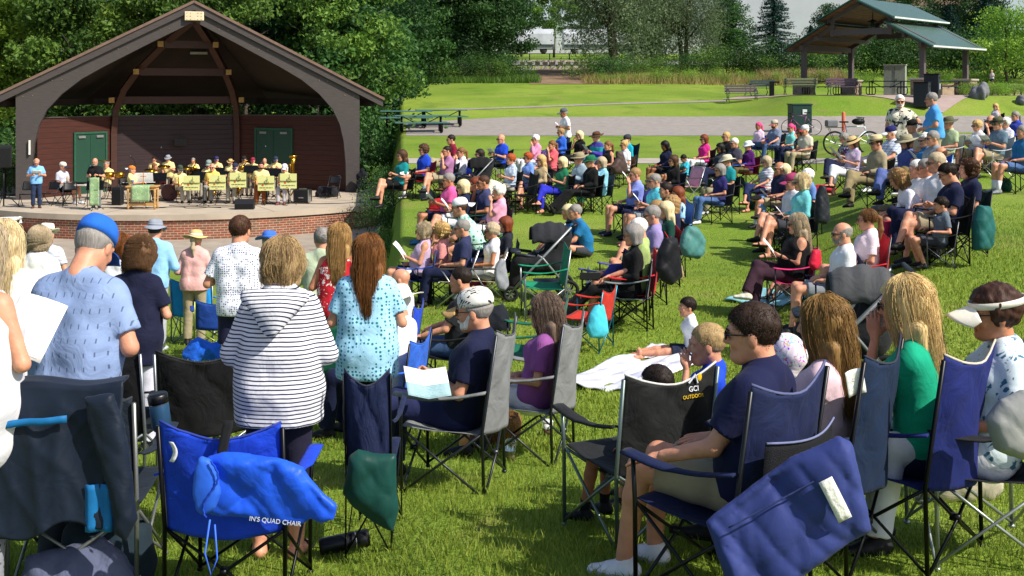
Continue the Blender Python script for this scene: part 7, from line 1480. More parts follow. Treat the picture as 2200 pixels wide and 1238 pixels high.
stand(204, 383, 38.9, 'black music stand with a green cloth before the black polo', False, .60, .5, 0, True)
# keyboard, drums, speakers
r = empty('keyboard', on_stage(300, 41.2), .1, 'black electronic keyboard on a crossed stand', 'keyboard'); mb = MB(); mb.box((0, 0, .74), (1.25, .32, .09), 0, None, .01); mb.build('body', BK, r); mb = MB(); mb.box((0, -.09, .79), (1.15, .13, .012)); mb.build('keys', mat('ivory', '#d9d6cc', .4), r); mb = MB(); [mb.tube([(x, -.15, .02), (x, .15, .68)], .015, 5) or mb.tube([(x, .15, .02), (x, -.15, .68)], .015, 5) for x in (-.4, .4)]; mb.build('stand', BK, r); mb = MB(); mb.box((.1, .12, .95), (.7, .03, .36), 0, Matrix.Rotation(.3, 4, 'X')); mb.build('sheet_music', paper_mat(0), r)
r = empty('drum_kit', on_stage(357, 42.4), .35, 'dark red drum kit with a white bass drum head', 'drum kit'); DR = mat('drum_shell', '#4a1420', .25, .2, .1, 6, spec=.6); CH = metal('#b9bcc0', .2, .95)
rotx = Matrix.Rotation(R(90), 4, 'X'); mb = MB(); mb.lathe([(.30, -.22), (.31, .22)], (.12, 0, .32), 28, 0, rotx); mb.build('bass_drum', DR, r, True); mb = MB(); mb.lathe([(.285, .225), (.001, .228)], (.12, 0, .32), 28, 0, rotx); mb.build('drum_head', mat('drum_head', '#e3e3e0', .5), r, True); mb = MB(); mb.lathe([(.32, .20), (.32, .235), (.285, .235)], (.12, 0, .32), 28, 0, rotx); mb.build('hoop', DR, r, True); mb = MB(); mb.ball((.19, -.232, .24), (.05, .004, .05), 0, 12, 6); mb.build('port_hole', BK, r)
for x, y, z, rr, hh in ((-.15, .1, .72, .16, .2), (.3, .12, .72, .17, .22), (-.5, .3, .55, .2, .3), (.65, .35, .5, .2, .34)): mb = MB(); mb.lathe([(rr, 0), (rr, hh), (.001, hh+.003)], (x, y, z-.1), 20); mb.build('tom', DR, r, True)
for x, y, z in ((-.55, .1, 1.15), (.75, .15, 1.2), (-.05, .5, 1.25)): mb = MB(); mb.lathe([(.24, 0), (.05, .02), (.02, .035), (.001, .035)], (x, y, z), 22, 0, Matrix.Rotation(.25, 4, 'X')); c = mb.build('cymbal', BRASS, r, True); mb = MB(); mb.tube([(x, y, z), (x, y+.05, .02)], .012, 5); mb.build('cymbal_stand', CH, c)
r = empty('timbales', on_stage(246, 42.6), 0, 'pair of gold timbales with a cymbal behind the black polo', 'drums')
for x in (-.2, .2): mb = MB(); mb.lathe([(.18, 0), (.18, .2), (.001, .205)], (x, 0, .86), 22); mb.build('shell', BRASS, r, True); mb = MB(); mb.tube([(x, 0, .86), (x*2, .1, .02)], .014, 5); mb.build('leg', CH, r)
mb = MB(); mb.lathe([(.26, 0), (.05, .025), (.001, .04)], (-.42, .1, 1.48), 22, 0, Matrix.Rotation(-.2, 4, 'X')); mb.build('cymbal', BRASS, r, True); mb = MB(); mb.tube([(-.42, .1, .02), (-.42, .1, 1.48)], .012, 5); mb.build('cymbal_stand', CH, r)
def spk(px, d, size, lb, rz=0, z=0, wedge=False):
    r = empty('loudspeaker', on_stage(px, d)+Vector((0, 0, z)), rz, lb, 'loudspeaker'); x, y, h = size; mb = MB()
    if wedge: mb.prism([(-y/2, 0), (y/2, 0), (y/2, h*.55), (-y*.12, h), (-y/2, h*.55)], 0, -x/2, x/2, 0, ((0, 0, 0), (0, 1, 0), (0, 0, 1), (1, 0, 0)))
    else: mb.box((0, 0, h/2), (x, y, h), 0, None, .03)
    mb.build('cabinet', mat('speaker_black', '#1b1c20', .5, 0, .1, 20), r); mb = MB(); mb.box((0, -y/2-.008, h*(.45 if not wedge else .27)), (x*.86, .012, h*(.82 if not wedge else .46))); mb.build('grille', mat('grille', '#0c0d0f', .8, 0, .3, 60, .4, 200), r); return r
spk(253, 40.7, (.36, .34, .66), 'black loudspeaker box standing on the stage by the keyboard'); spk(526, 39.3, (.66, .46, .36), 'black wedge floor monitor at the front of the stage', .12, 0, True)
spk(8, 39.5, (.52, .42, .78), 'large black loudspeaker on a tripod at the left edge', .4, 1.45); mb = MB(); mb.tube([(0, 0, .1), (0, 0, 1.45)], .025, 7); [mb.tube([(0, 0, .6), (math.cos(a)*.55, math.sin(a)*.55, .01)], .016, 6) for a in (.6, 2.7, 4.8)]; o = mb.build('speaker_tripod', BK, None, True); o.location = on_stage(8, 39.5); tag(o, 'black tripod under the large loudspeaker', 'tripod stand')
r = empty('equipment_case', on_stage(651, 41.6), -.15, 'black equipment case with metal edges right of the band', 'equipment case'); mb = MB(); mb.box((0, 0, .26), (.56, .45, .46), 0, None, .02); mb.build('body', mat('speaker_black', '#1b1c20', .5, 0, .1, 20), r); mb = MB()
for x in (-.285, .285): mb.box((x, -.1, .26), (.03, .28, .48))
mb.build('metal_edge', CH, r); mb = MB(); mb.box((0, -.235, .2), (.2, .015, .04)); mb.box((0, 0, .51), (.3, .03, .05)); mb.build('handle', CH, r)
for px, d, rz, lb in ((58, 40.3, 3.3, 'black folding chair behind the pale blue shirt'), (108, 40.6, 2.9, 'black folding chair with a white sheet, second from left'), (150, 40.3, 3.5, 'black folding chair in front of the man in grey'), (716, 43.3, 3.0, 'empty black folding chair by the right post'), (268, 42.6, 3.4, 'black folding chair behind the loudspeaker box')): chair('fold', on_stage(px, d), rz, lb, 'black', None, 'black folding chairs on the stage')
r = empty('communion_table', on_stage(307, 39.3), .03, 'small wooden table with a green leaf cloth on the stage', 'table'); WP = mat('pine_wood', '#b98f58', .6, 0, .2, 5, .1, 30, .3, (1, 1, 6)); mb = MB(); mb.box((0, 0, .80), (1.08, .5, .05), 0, None, .01); mb.box((0, 0, .73), (.98, .42, .09)); mb.build('table_top', WP, r)
for x in (-.46, .46):
    for y in (-.18, .18): mb = MB(); mb.tube([(x, y, .0), (x, y, .1), (x, y, .2), (x, y, .6), (x, y, .72)], [.03, .045, .03, .04, .045], 8); mb.build('leg', WP, r, True)
mb = MB(); mb.bar((-.46, -.18, .16), (.46, -.18, .16), .05, .08); mb.bar((-.46, .18, .16), (.46, .18, .16), .05, .08); mb.build('stretcher', WP, r); o = cloth_drape('green_runner', lambda u, v: ((u-.5)*.64, (.22-.50*min(1, v*1.6)) if v < .6 else -.275-.012*math.sin(7*u), .832 if v < .58 else .83-(v-.58)*1.3), 10, 16, GREENC, 'green leaf patterned cloth over the wooden table', 'table cloth'); o.location = r.location
mb = MB(); mb.lathe([(.05, 0), (.01, .02), (.01, .08), (.05, .12), (.055, .19), (.045, .19)], (0, 0, 0), 14); o = mb.build('goblet', mat('blue_glaze', '#6f7f9f', .3), None, True); o.location = r.location+Vector((-.36, 0, .832)); tag(o, 'grey blue goblet on the wooden table', 'goblet')
mb = MB(); mb.box((0, 0, .225), (.022, .02, .45)); mb.box((0, 0, .31), (.2, .02, .022)); o = mb.build('wooden_cross', mat('orange_wood', '#b8762c', .6)); o.location = r.location+Vector((.0, .05, .832)); tag(o, 'small wooden cross standing on the table', 'cross')
r = empty('folding_table', on_stage(165, 40.9), -.1, 'pale folding table with a mixer beside the man in grey', 'table'); mb = MB(); mb.box((0, 0, .72), (1.0, .6, .05), 0, None, .01); mb.build('table_top', mat('table_plastic', '#bdb7aa', .6), r); mb = MB(); [mb.tube([(x, -.25, .01), (x, .25, .69)], .014, 6) or mb.tube([(x, .25, .01), (x, -.25, .69)], .014, 6) for x in (-.4, .4)]; mb.build('leg', BK, r)
o = MB().box((0, 0, .03), (.42, .36, .06), 0, None, .01).build('sound_mixer', BK); o.location = r.location+Vector((.1, .05, .745)); tag(o, 'black sound mixer on the pale folding table', 'mixer'); mb = MB(); mb.lathe([(.045, 0), (.045, .22), (.03, .25), (.03, .30), (.001, .30)], (0, 0, 0), 14); o = mb.build('flask', mat('tan_flask', '#b59f86', .4), None, True); o.location = r.location+Vector((-.3, -.1, .745)); tag(o, 'tall tan drink flask on the pale folding table', 'flask')
def mic(px, d, h, lb, lean=.3):
    r = empty('microphone_stand', on_stage(px, d), rnd.random()*6, lb, 'microphone stand', 'microphone stands on the stage'); mb = MB(); mb.tube([(0, 0, .02), (0, 0, h)], .011, 5); mb.tube([(0, 0, h), (lean, 0, h+.2)], .009, 5); mb.build('pole', BK, r)
    for k in range(3): mb = MB(); a = k*2.09; mb.tube([(0, 0, .12), (.28*math.cos(a), .28*math.sin(a), .01)], .009, 5); mb.build('leg', BK, r)
    mb = MB(); mb.ball((lean, 0, h+.2), .035, 0, 8, 6); mb.build('microphone', metal('#55585c'), r, True)
for px, d, h, lb in ((188, 39.6, 1.25, 'microphone stand left of the black polo'), (352, 43.9, 1.75, 'tall microphone stand over the drums'), (437, 40.2, 1.15, 'microphone stand between the two left posters'), (556, 44.4, 1.75, 'tall microphone stand before the green door'), (290, 43.6, 1.4, 'microphone stand over the timbales')): mic(px, d, h, lb)
def railing(p0, p1, lb, m, posts=2, balus=0, z=1.0):
    r = empty('railing', p0, 0, lb, 'railing'); d = Vector(p1)-Vector(p0); mb = MB()
    for zz in (z, .12): mb.bar((0, 0, zz), (d.x, d.y, d.z+zz), .06, .05)
    mb.build('rail', m, r)
    for k in range(posts): f = k/(posts-1); mb = MB(); mb.bar((d.x*f, d.y*f, d.z*f), (d.x*f, d.y*f, d.z*f+z+.02), .08, .08); mb.build('rail_post', m, r)
    if balus:
        mb = MB()
        for k in range(balus): f = (k+.5)/balus; mb.bar((d.x*f, d.y*f, d.z*f+.12), (d.x*f, d.y*f, d.z*f+z), .016, .016)
        mb.build('balusters', m, r)
railing(on_stage(-60, 42.5), on_stage(44, 43.5), 'black metal railing at the left end of the stage', BK, 4, 36, 1.15)
r0 = on_stage(818, 43.2); railing(r0, (r0.x+1.2, r0.y-.3, r0.z-.55), 'brown wooden handrail at the right end of the stage', WB, 2, 0, .95)
o = bag_blob('instrument_bag', on_stage(778, 45.6)+Vector((0, 0, .55)), (.42, .3, 1.1), fabric('#17191f'), 'dark soft instrument bag behind the right post', 'bag', 3); o2 = bag_blob('instrument_bag', on_stage(702, 43.9)+Vector((0, 0, .2)), (.9, .4, .4), fabric('#232227'), 'dark bag behind the empty folding chair', 'bag', 5)
mb = MB(); rs = np.random.RandomState(3); pts = [(-20+k*.35, 39.0+.25*math.sin(k*.5), SZ+.012) for k in range(0)]
for k, (xa, ya, xb, yb) in enumerate([(-15.0, 39.4, -9.3, 40.2), (-12.5, 40.3, -4.9, 41.6), (-13.2, 39.8, -10.4, 39.6)]):
    n = 30; mb = MB(); mb.tube([(xa+(xb-xa)*i/n+.1*math.sin(i*.8+k), ya+(yb-ya)*i/n+.18*math.sin(i*.45+k), SZ+.012) for i in range(n+1)], .012, 5); tag(mb.build('cable', BK, None, True), ['black cable winding across the stage front', 'long black cable running to the right stage edge', 'short black cable by the floor monitor'][k], 'cable')
g = on_ground(8, 35.2); r = empty('covered_table', g, .2, 'small table under a white cloth left of the stage', 'table'); mb = MB(); [mb.tube([(x, y, 0), (x, y, .95)], .02, 6) for x in (-.4, .35) for y in (-.3, .3)]; mb.build('leg', BK, r); mb = MB(); mb.box((0, 0, .97), (.95, .75, .03)); mb.build('table_top', mat('table_plastic', '#bdb7aa', .6), r)
s = SDF(); [s.cone((x, y, .55), (x, y, .97), .05, .03, .08) for x in (-.42, .42) for y in (-.33, .33)]; s.cone((-.42, -.33, .98), (.42, -.33, .98), .025, k=.05); s.cone((-.42, .33, .98), (.42, .33, .98), .025, k=.05); s.cone((-.45, 0, .97), (.45, 0, .97), .03, k=.3); s.cone((-.42, -.34, .7), (.42, -.34, .75), .035, k=.12); s.cone((.44, -.3, .75), (.44, .3, .75), .035, k=.12); s.cone((.4, -.34, .3), (.42, -.33, .6), .05, .06, .08); v, f = s.mesh(.03); o = make('white_cloth', v, f, fabric('#e4e4e8'), None); o.location = g; o.rotation_euler.z = .2; tag(o, 'white tablecloth hanging over the small table', 'tablecloth')
# ------------------------------------------------------------------ standing audience on the left
ST = 'congregation standing in front of the stage'
for row in [
(-62,470,'sex=f pose=stand hair=long hc=gb top=#cbcbd0 sl=none loose=1.6 hem=.34 w=1.15 bot=#8a8a94 bpat=dots bc2=#2c2c36 arm=front s=500 face=-8 sc=1.0 nod=.2 near','woman in a white sleeveless blouse at the left edge'),
(0,520,'sex=f pose=stand hair=long hc=lb top=#eceae6 pat=leaf c2=#cfd8d8 sl=cap loose=1.5 bot=#b8dde0 arm=front s=390 sc=.98 face=10 near','woman in a white lace top with pale hair'),
(48,482,'sex=f pose=stand hair=curlbob hc=#4e2a1c top=#7f9cc0 sl=short bot=navy arm=front s=205 near','woman with curly auburn hair in a denim blue top'),
(80,484,'sex=f pose=stand hair=puff hc=gb top=#e8e6e2 sl=cap loose=1.5 bot=beige arm=front s=235 near skin=1','woman with short blond curls in a white ribbed top'),
(98,475,'sex=m pose=stand hair=short hc=gr hat=fedora hcol=#efe8d4 band=black top=white pat=plaid c2=#9aa0b8 bot=khaki arm=front s=165','man in a white straw fedora and plaid shirt'),
(166,468,'sex=m pose=stand hair=short hc=gr hat=cap hcol=#2462c0 hc2=#1b4f9f top=#8196bd pat=tick c2=#39435e ps=1 loose=1.5 hem=.27 w=1.12 bot=#3f434b arm=front s=452 sc=.94 nod=.62 bend=.16 near face=-12 skin=0','big man in a chambray print shirt and blue cap'),
(258,502,'sex=f pose=stand hair=bob hc=#7a4a26 top=white sl=none bot=navy arm=front s=215 near','woman with a smooth auburn bob in white'),
(293,517,'sex=f pose=stand hair=curlbob hc=#5e4229 top=#171a33 sl=short loose=1.2 hem=.22 w=1.12 bot=#c9c8d8 arm=front s=300 sc=.91 nod=.5 near','woman with brown curls in a navy tee'),
(331,463,'sex=m pose=stand hair=short hc=dk hat=bucket hcol=#8d93a0 top=#8ec0ea sl=long loose=1.2 bot=#a9abb2 arm=front s=166 near shoe=lgrey','man in a pale blue shirt and grey bucket hat'),
(419,488,'sex=f pose=stand hair=pony hc=gb hat=straw hcol=#cfb075 band=white top=#dcaaa4 sl=long loose=1.5 bot=khaki arm=front s=158 near','woman in a straw hat and dusty pink blouse'),
(513,457,'sex=m pose=stand hair=short hc=br top=#e6e8f2 pat=dots c2=#3c4670 ps=.8 collar bot=#20213c bt=shorts arm=front s=235 near skin=0 yaw=-.2','tall man in a white floral shirt and navy shorts'),
(577,497,'sex=m pose=stand hair=short hc=gr hat=wide hcol=#3f6fc4 band=#3f6fc4 top=white bot=khaki arm=front s=185','person in a blue sun hat half hidden'),
(602,477,'sex=f pose=stand hair=bob hc=#a58a62 top=#dedee4 pat=stripe c2=#232840 ps=.60 sl=3q loose=1.7 hem=.20 hood w=1.22 bot=#1d1c30 bt=capri shoe=sandal arm=front s=432 sc=.93 near skin=0','woman in a white and navy striped hooded top'),
(690,484,'sex=m pose=stand hair=short hc=gr top=#aebb9f sl=long collar bot=khaki arm=front s=200 near mask yaw=.3','grey haired man in a sage green shirt with mask'),
(727,478,'sex=f pose=stand hair=long hc=#a98552 top=#b8202c pat=floral c2=#f0e2dc sl=none w=1.12 bot=navy arm=front s=228 near skin=1','woman in a red floral sleeveless top, hair up'),
(789,500,'sex=f pose=stand hair=long hc=#7a4f28 top=#9fd0ea pat=dots c2=#1c6f80 ps=1.1 sl=short loose=1.5 hem=.22 w=1.10 bot=#221d38 bt=capri sock=#22264a shoe=lgrey arm=front s=335 sc=.92 near','woman in a turquoise dotted blouse and navy capris')]: seat_person((row[0], row[1], row[2]+('' if 'face=' in row[2] else ' face=0'), row[3]), ST)
paper_obj(P(66, 705, 5.0), (R(58), R(24), R(14)), 'white printed sheet held in front of the chambray shirt', .21, .28)
paper_obj(P(915, 826, 6.55), (R(38), R(6), R(20)), 'open printed booklet in front of the man in a palm print cap', .26, .21, 1, True)
# ------------------------------------------------------------------ left foreground chairs and belongings
LC = 'empty chairs in the left foreground'
jc = chair('near', on_ground(195, 5.2), .06, 'dark camp chair carrying the jacket, left foreground', '#1c2530', '#8b8d88', LC, 1.0)
JM = fabric('#141e2d', None, rough=.55, wr=.18); JL = fabric('#1667a0', None, rough=.6, wr=.18)
def jacket(u, v):
    x = (u-.5)*(.52+.09*v); t = max(0, (v-.10)/.90)
    cr = .050*float(crease(x, 0, -t*.16, 8.5, 1.0))*min(1, t*3)+.018*float(crease(x, .2, -t*.45, 21, 2.0))*min(1, t*4)
    if v < .10: return (x, -.30-.13*(v/.10), 1.0+.012*math.sin(7*u))
    return (x-.03*t, -.43-.05*t-cr+.02, 1.0-.012*(1-t)-.60*t-.035*math.sin(5*u+1)*t+.02*t*math.sin(13*u))
o = cloth_drape('jacket', jacket, 60, 60, JM, 'dark slate blue jacket draped over the camp chair back', 'jacket', .01); o.location = jc.location; o.rotation_euler = jc.rotation_euler
mb = MB(); SO = [(.12, .98), (.24, .985), (.29, .86), (.32, .66), (.345, .45), (.30, .36), (.25, .40), (.22, .60), (.17, .75)]; v, f = puff([(a_-.23, b_-.68) for a_, b_ in SO], .035, .06, .022, .011, 2.0); c = make('sleeve', v+np.array([.23, -.49, .68]), f, JM, o)
mb = MB(); mb.grid(lambda u, v: (.13+.11*u, -.478-.01*math.sin(9*u), .60-.20*v), 6, 8, 0, .008); mb.build('lining', JL, o, True); mb = MB(); mb.grid(lambda u, v: (-.25+.30*u, -.488-.008*math.sin(11*u), .875-.03*v+.02*u), 10, 2, 0, .006); mb.build('stripe', JL, o, True)
def tumbler(loc, lb, c, lid='#111214', tilt=(0, 0, 0), r_=.038, h_=.2):
    r = empty('drink_tumbler', loc, 0, lb, 'drink tumbler'); r.rotation_euler = tilt; mb = MB(); mb.lathe([(r_*.85, 0), (r_, .02), (r_, h_*.75), (r_*.95, h_*.78)], (0, 0, 0), 20); mb.build('body', mat('tumbler_steel', c, .3, .3), r, True); mb = MB(); mb.lathe([(r_*1.02, h_*.76), (r_*1.04, h_*.98), (r_*.9, h_*1.03), (.001, h_*1.03)], (0, 0, 0), 20); mb.build('lid', mat('lid_plastic', lid, .35, spec=.5), r, True)
    mb = MB(); mb.lathe([(r_*1.005, h_*.74), (r_*1.02, h_*.77)], (0, 0, 0), 20); mb.build('ring', metal('#c3c5c8', .2, .9), r, True); return r
tumbler(jc.location+Vector((.295, .12, .655)), 'dark blue tumbler with black lid on the jacket chair', '#2e506e', tilt=(.05, -.12, 0), r_=.046, h_=.17)
bag_blob('dropped_clothing', on_ground(165, 4.95)+Vector((0, 0, .09)), (.55, .4, .24), fabric('#545a72', None, wr=.8), 'crumpled grey blue clothes under the jacket chair', 'clothing', 4, .2, None, 0, .01, .035, 13); bag_blob('dark_bag', on_ground(225, 5.1)+Vector((0, 0, .15)), (.30, .28, .30), fabric('#1c2a33'), 'dark bag behind the clothes under the chair', 'bag', 9, .2)
bc = chair('near', on_ground(518, 5.0), -.05, 'royal blue camp chair with a blue carry bag, centre foreground', '#173fc0', '#141416', LC, .93)
BG = fabric('#1f55d8', None, rough=.45, wr=.25)
def text_part(txt, size, m, parent, loc, rot, name='lettering'):
    cu = bpy.data.curves.new(name, 'FONT'); cu.body = txt; cu.size = size; cu.extrude = .0015; cu.align_x = 'CENTER'; to = bpy.data.objects.new(name, cu); COL.objects.link(to); bpy.context.view_layer.update()
    me = bpy.data.meshes.new_from_object(to.evaluated_get(bpy.context.evaluated_depsgraph_get())); bpy.data.objects.remove(to); o = bpy.data.objects.new(name, me); COL.objects.link(o); me.materials.clear(); me.materials.append(m); o.parent = parent; o.location = loc; o.rotation_euler = rot; return o
def px_outline(pts, c, s_): return [((x-c[0])/s_, -(y-c[1])/s_) for x, y in pts]
BO = px_outline([(432, 1080), (430, 1020), (446, 984), (480, 970), (540, 972), (610, 984), (655, 1000), (672, 1030), (700, 1062), (727, 1082), (722, 1114), (692, 1126), (668, 1112), (648, 1126), (600, 1124), (540, 1116), (480, 1112), (440, 1104)], (570, 1048), 522)
v, f = puff(BO, .030, .05, .036, .0095, .7, lambda x, z: -.02*np.sin(6*x+8*z), 12.0); cb = make('carry_bag', v, f, BG, None); cb.location = P(570, 1048, 4.60); tag(cb, 'royal blue chair carry bag hung on the blue chair', 'carry bag')
v, f = puff(px_outline([(424, 1000), (436, 972), (456, 980), (474, 1015), (482, 1050), (470, 1082), (448, 1098), (430, 1092), (420, 1050)], (570, 1048), 522), .022, .04, .012, .0095, 5.0); make('bag_mouth', v+np.array([0, -.045, 0]), f, fabric('#2a5fd0', None, rough=.5, wr=.15), cb)
mb = MB(); mb.tube([(-.205+.03*math.sin(k*.28)+.002*(-1)**k, -.075, .135-.0115*k) for k in range(21)], .0045, 5); mb.build('ruched_edge', fabric('#173fae'), cb, True)
text_part("IN'S QUAD CHAIR", .026, mat('white_print', '#b9bfd0', .6, 0, 0), cb, (.05, -.050, -.128), (R(84), R(7), R(2)))
mb = MB(); mb.grid(lambda u, v: (-.185+.04*u-.03*v, -.0+.06*(1-v), .26-.20*v), 3, 10, 0, .006); o = mb.build('bag_strap', fabric('#17181b'), cb, True); mb = MB(); mb.tube([(-.22, -.03, -.12), (-.235, -.05, -.25), (-.21, -.05, -.34), (-.185, -.05, -.27), (-.2, -.03, -.14)], .004, 5); mb.build('draw_cord', fabric('#3f6fe0'), cb, True)
mb = MB(); mb.grid(lambda u, v: (-.225+.025*u+.02*math.sin(3*v), -.355-.012*u, .84-.09*v), 2, 6, 0, .002); o = mb.build('care_tag', mat('white_label', '#dcdcdc', .7), bc, True)
chair('camp', on_ground(422, 15.6), .05, 'bright sky blue camp chair in the middle of the lawn, left picture', '#1e8fe0', '#8d9092', LC, 1.0); bag_blob('blue_bag', on_ground(446, 13.4)+Vector((0, 0, .13)), (.5, .3, .26), fabric('#1d5fd0', None, wr=.8), 'blue nylon bag lying beside the sky blue chair', 'bag', 6, 0, None, 0, .01, .04, 12); chair('low', on_ground(462, 14.2), .3, 'low dark blue chair beside the sky blue one', '#1b3f8c', '#7c8a44', LC, .9)
chair('near', on_ground(262, 6.9), -.15, 'black camp chair beside the woman in the navy tee', '#17171b', '#7d8288', LC, 1.0); chair('near', on_ground(452, 7.0), .12, 'black camp chair hidden behind the striped top', '#18181b', '#6f7478', LC, .98)
nc = chair('near', on_ground(806, 5.75), 0, 'narrow navy chair behind the dark green bag', '#1b2444', '#15161a', LC, 1.05); nc.scale = (.40, 1, 1.03); chair('lawn', on_ground(700, 9.6), .15, 'green camp chair behind the striped top', '#17604a', '#8d9092', LC, 1.0)
v, f = puff(px_outline([(748, 980), (770, 966), (800, 975), (850, 978), (856, 1090), (846, 1142), (800, 1122), (762, 1092), (738, 1060)], (796, 1050), 450), .045, .09, .03, .011, 4.0); o = make('green_bag', v, f, fabric('#16423c', None, rough=.45, wr=.15), None); o.location = P(796, 1050, 5.3); tag(o, 'dark green nylon bag hung on the narrow navy chair', 'bag')
f_ = on_ground(712, 5.5)+Vector((-.06, 0, .045)); r = tumbler(f_, 'black drink flask lying on the grass', '#17181c', tilt=(0, R(84), R(14)), r_=.042, h_=.24)
chair('near', on_ground(120, 6.3), 0, 'dark blue chair hidden behind the jacket chair', '#26334a', '#8b8d88', LC, .9)
# ------------------------------------------------------------------ right foreground
NF = 'people seated in the right foreground'
def hero(row):
    return seat_person(row, NF)
hero((1662,672,'sex=m hair=short hc=#33241b gl gl top=#151a3d tee loose=1.3 bot=khaki bt=shorts arm=kneeL leg=d shoe=white near s=505 face=60 yaw=.22 skin=0 nod=.12 sc=.95 w=1.05 lean=.24 hand=flat','dark haired man in a navy tee, hand on knee'))
hero((1818,640,'sex=f hair=long hc=#8a6a3c top=#e3c3cc sl=cap bot=jean arm=lap leg=d near s=470 face=55 sc=.96 lean=.2','girl with long golden brown hair in a pink tee'))
hero((2037,600,'sex=f hair=long hc=#d2b57c gl top=emer sl=cap bot=navy arm=face leg=x near s=455 face=60 sc=1.02 lean=.02 skin=1','blond woman in an emerald green top and sunglasses'))
hero((2172,602,'sex=f hair=puff hc=#3c241a hat=visor hcol=#e8e3d3 gl top=#d6e2ea pat=leaf c2=#3f6f86 ps=1.4 bot=white arm=lap leg=d near s=455 face=84 sc=1.0 skin=1','woman in a white sun visor and leaf print top'))
hero((1030,642,'sex=m hair=short hc=gr hat=cap hcol=#e4e2da hpat=leaf hps=.8 hpc=#1d1d1f hc2=#c29a63 gl=c beard=wh top=#171c3a collar loose=1.2 bot=#23284c arm=paperL leg=d near s=350 face=78 sc=.92 lean=.38 skin=0','man in a palm print cap and navy shirt'))
hero((1182,636,'sex=f hair=long hc=#6f5d50 gl top=#8d4f8f sl=short bot=white bt=capri arm=lap leg=d near s=308 face=72 lean=.36 sc=.93','woman with long grey brown hair in a purple top'))
hero((1556,684,'sex=c hair=buzz hc=#a58a5e top=royal bot=dgrey bt=shorts arm=face leg=d near s=390 face=80 sc=1.12 dh=.1','blond boy in blue hiding his face in his hand'))
hero((1452,768,'sex=c hair=short hc=dk skin=4 top=black bot=black bt=shorts shoe=black sock=black arm=lap leg=d near s=430 face=56 sc=.92','dark haired child sunk in the black chair'))
def nchair(px, d, yaw, label, c, fr='#1b1c1e', kind='hi', sc=1.0, **k): return chair(kind, on_ground(px, d), R(yaw), label, c, fr, 'chairs in the right foreground', sc, **k)
PR = {r_.get('label'): r_ for r_ in SC.objects if r_.get('category') == 'person'}
def under(label, clabel, c, fr='#1b1c1e', kind='hi', sc=1.0, **k):
    b = PR[label]; o = chair(kind, b.location, b.rotation_euler.z, clabel, c, fr, 'chairs in the right foreground', sc, **k); return o
PIP = '#555b80'
hc = under('dark haired man in a navy tee, hand on knee', 'navy camp chair with mesh pocket under the man in navy', '#141e42', '#232527', piping=PIP); hc.rotation_euler.z = R(44); hc.location.x -= .07; hc.location.y -= .05
mb = MB(); mb.grid(lambda u, v: ((u-.5)*.50, -.368-.052*math.sin(math.pi*u)-(.02*v), .60+.20*v-.02*math.sin(math.pi*u)*v), 12, 6, 0, .003); mb.build('mesh_pocket', mat('black_mesh', '#15161d', .8, 0, .4, 200, .5, 300), hc, True)
mb = MB(); mb.tube([((u-.5)*.50, -.392-.052*math.sin(math.pi*u), .80-.02*math.sin(math.pi*u)) for u in np.linspace(0, 1, 13)], .005, 5); mb.build('pocket_hem', fabric('#6d7396'), hc, True)
under('girl with long golden brown hair in a pink tee', 'dark denim blue camp chair with a paper note', '#11233f', '#17181a'); q_ = under('blond woman in an emerald green top and sunglasses', 'violet blue camp chair under the emerald green top', '#172262', '#17181a', piping='#bfb6a4'); q_.rotation_euler.z = R(44); q_.location.x -= .06; q_.location.y -= .04; vc = under('woman in a white sun visor and leaf print top', 'black camp chair under the woman with the sun visor', '#1c1d22', '#9aa09c')
under('man in a palm print cap and navy shirt', 'light grey camp chair under the palm print cap', '#77797a', '#33363a', piping='#4a4c4c'); under('woman with long grey brown hair in a purple top', 'light grey camp chair under the woman in purple', '#77797a', '#33363a', piping='#4a4c4c')
kb = PR['dark haired child sunk in the black chair']; kc = chair('near', kb.location+Vector((-.06, -.04, 0)), R(28), 'black rocking camp chair with white and yellow lettering', '#1f2021', '#6b7a76', 'chairs in the right foreground', .97, piping='#c9c9c5'); under('blond boy in blue hiding his face in his hand', 'blue camp chair under the blond boy', '#1f49c0', '#8b8f90', 'near', .9)
# lettering on the black chair
W_ = mat('white_print', '#e6e8ee', .6, 0, 0); Y_ = mat('yellow_print', '#d8b21c', .6, 0, 0)
def on_back(o, x, z, up=0): return (x, -.315-(z-.42)*.15-.05+.05*.5*abs(x)*2+up, z)
text_part('GCI', .036, W_, kc, (.12, -.347, .80), (R(82), 0, 0)); text_part('OUTDOOR', .025, Y_, kc, (.12, -.343, .765), (R(82), 0, 0)); mb = MB(); mb.tube([(.085, -.352, .845), (.12, -.358, .885), (.138, -.352, .84)], .005, 5); mb.build('logo_peak', W_, kc); mb = MB(); mb.ball((.15, -.354, .868), (.014, .004, .02), 0, 10, 6); mb.build('logo_sun', Y_, kc)
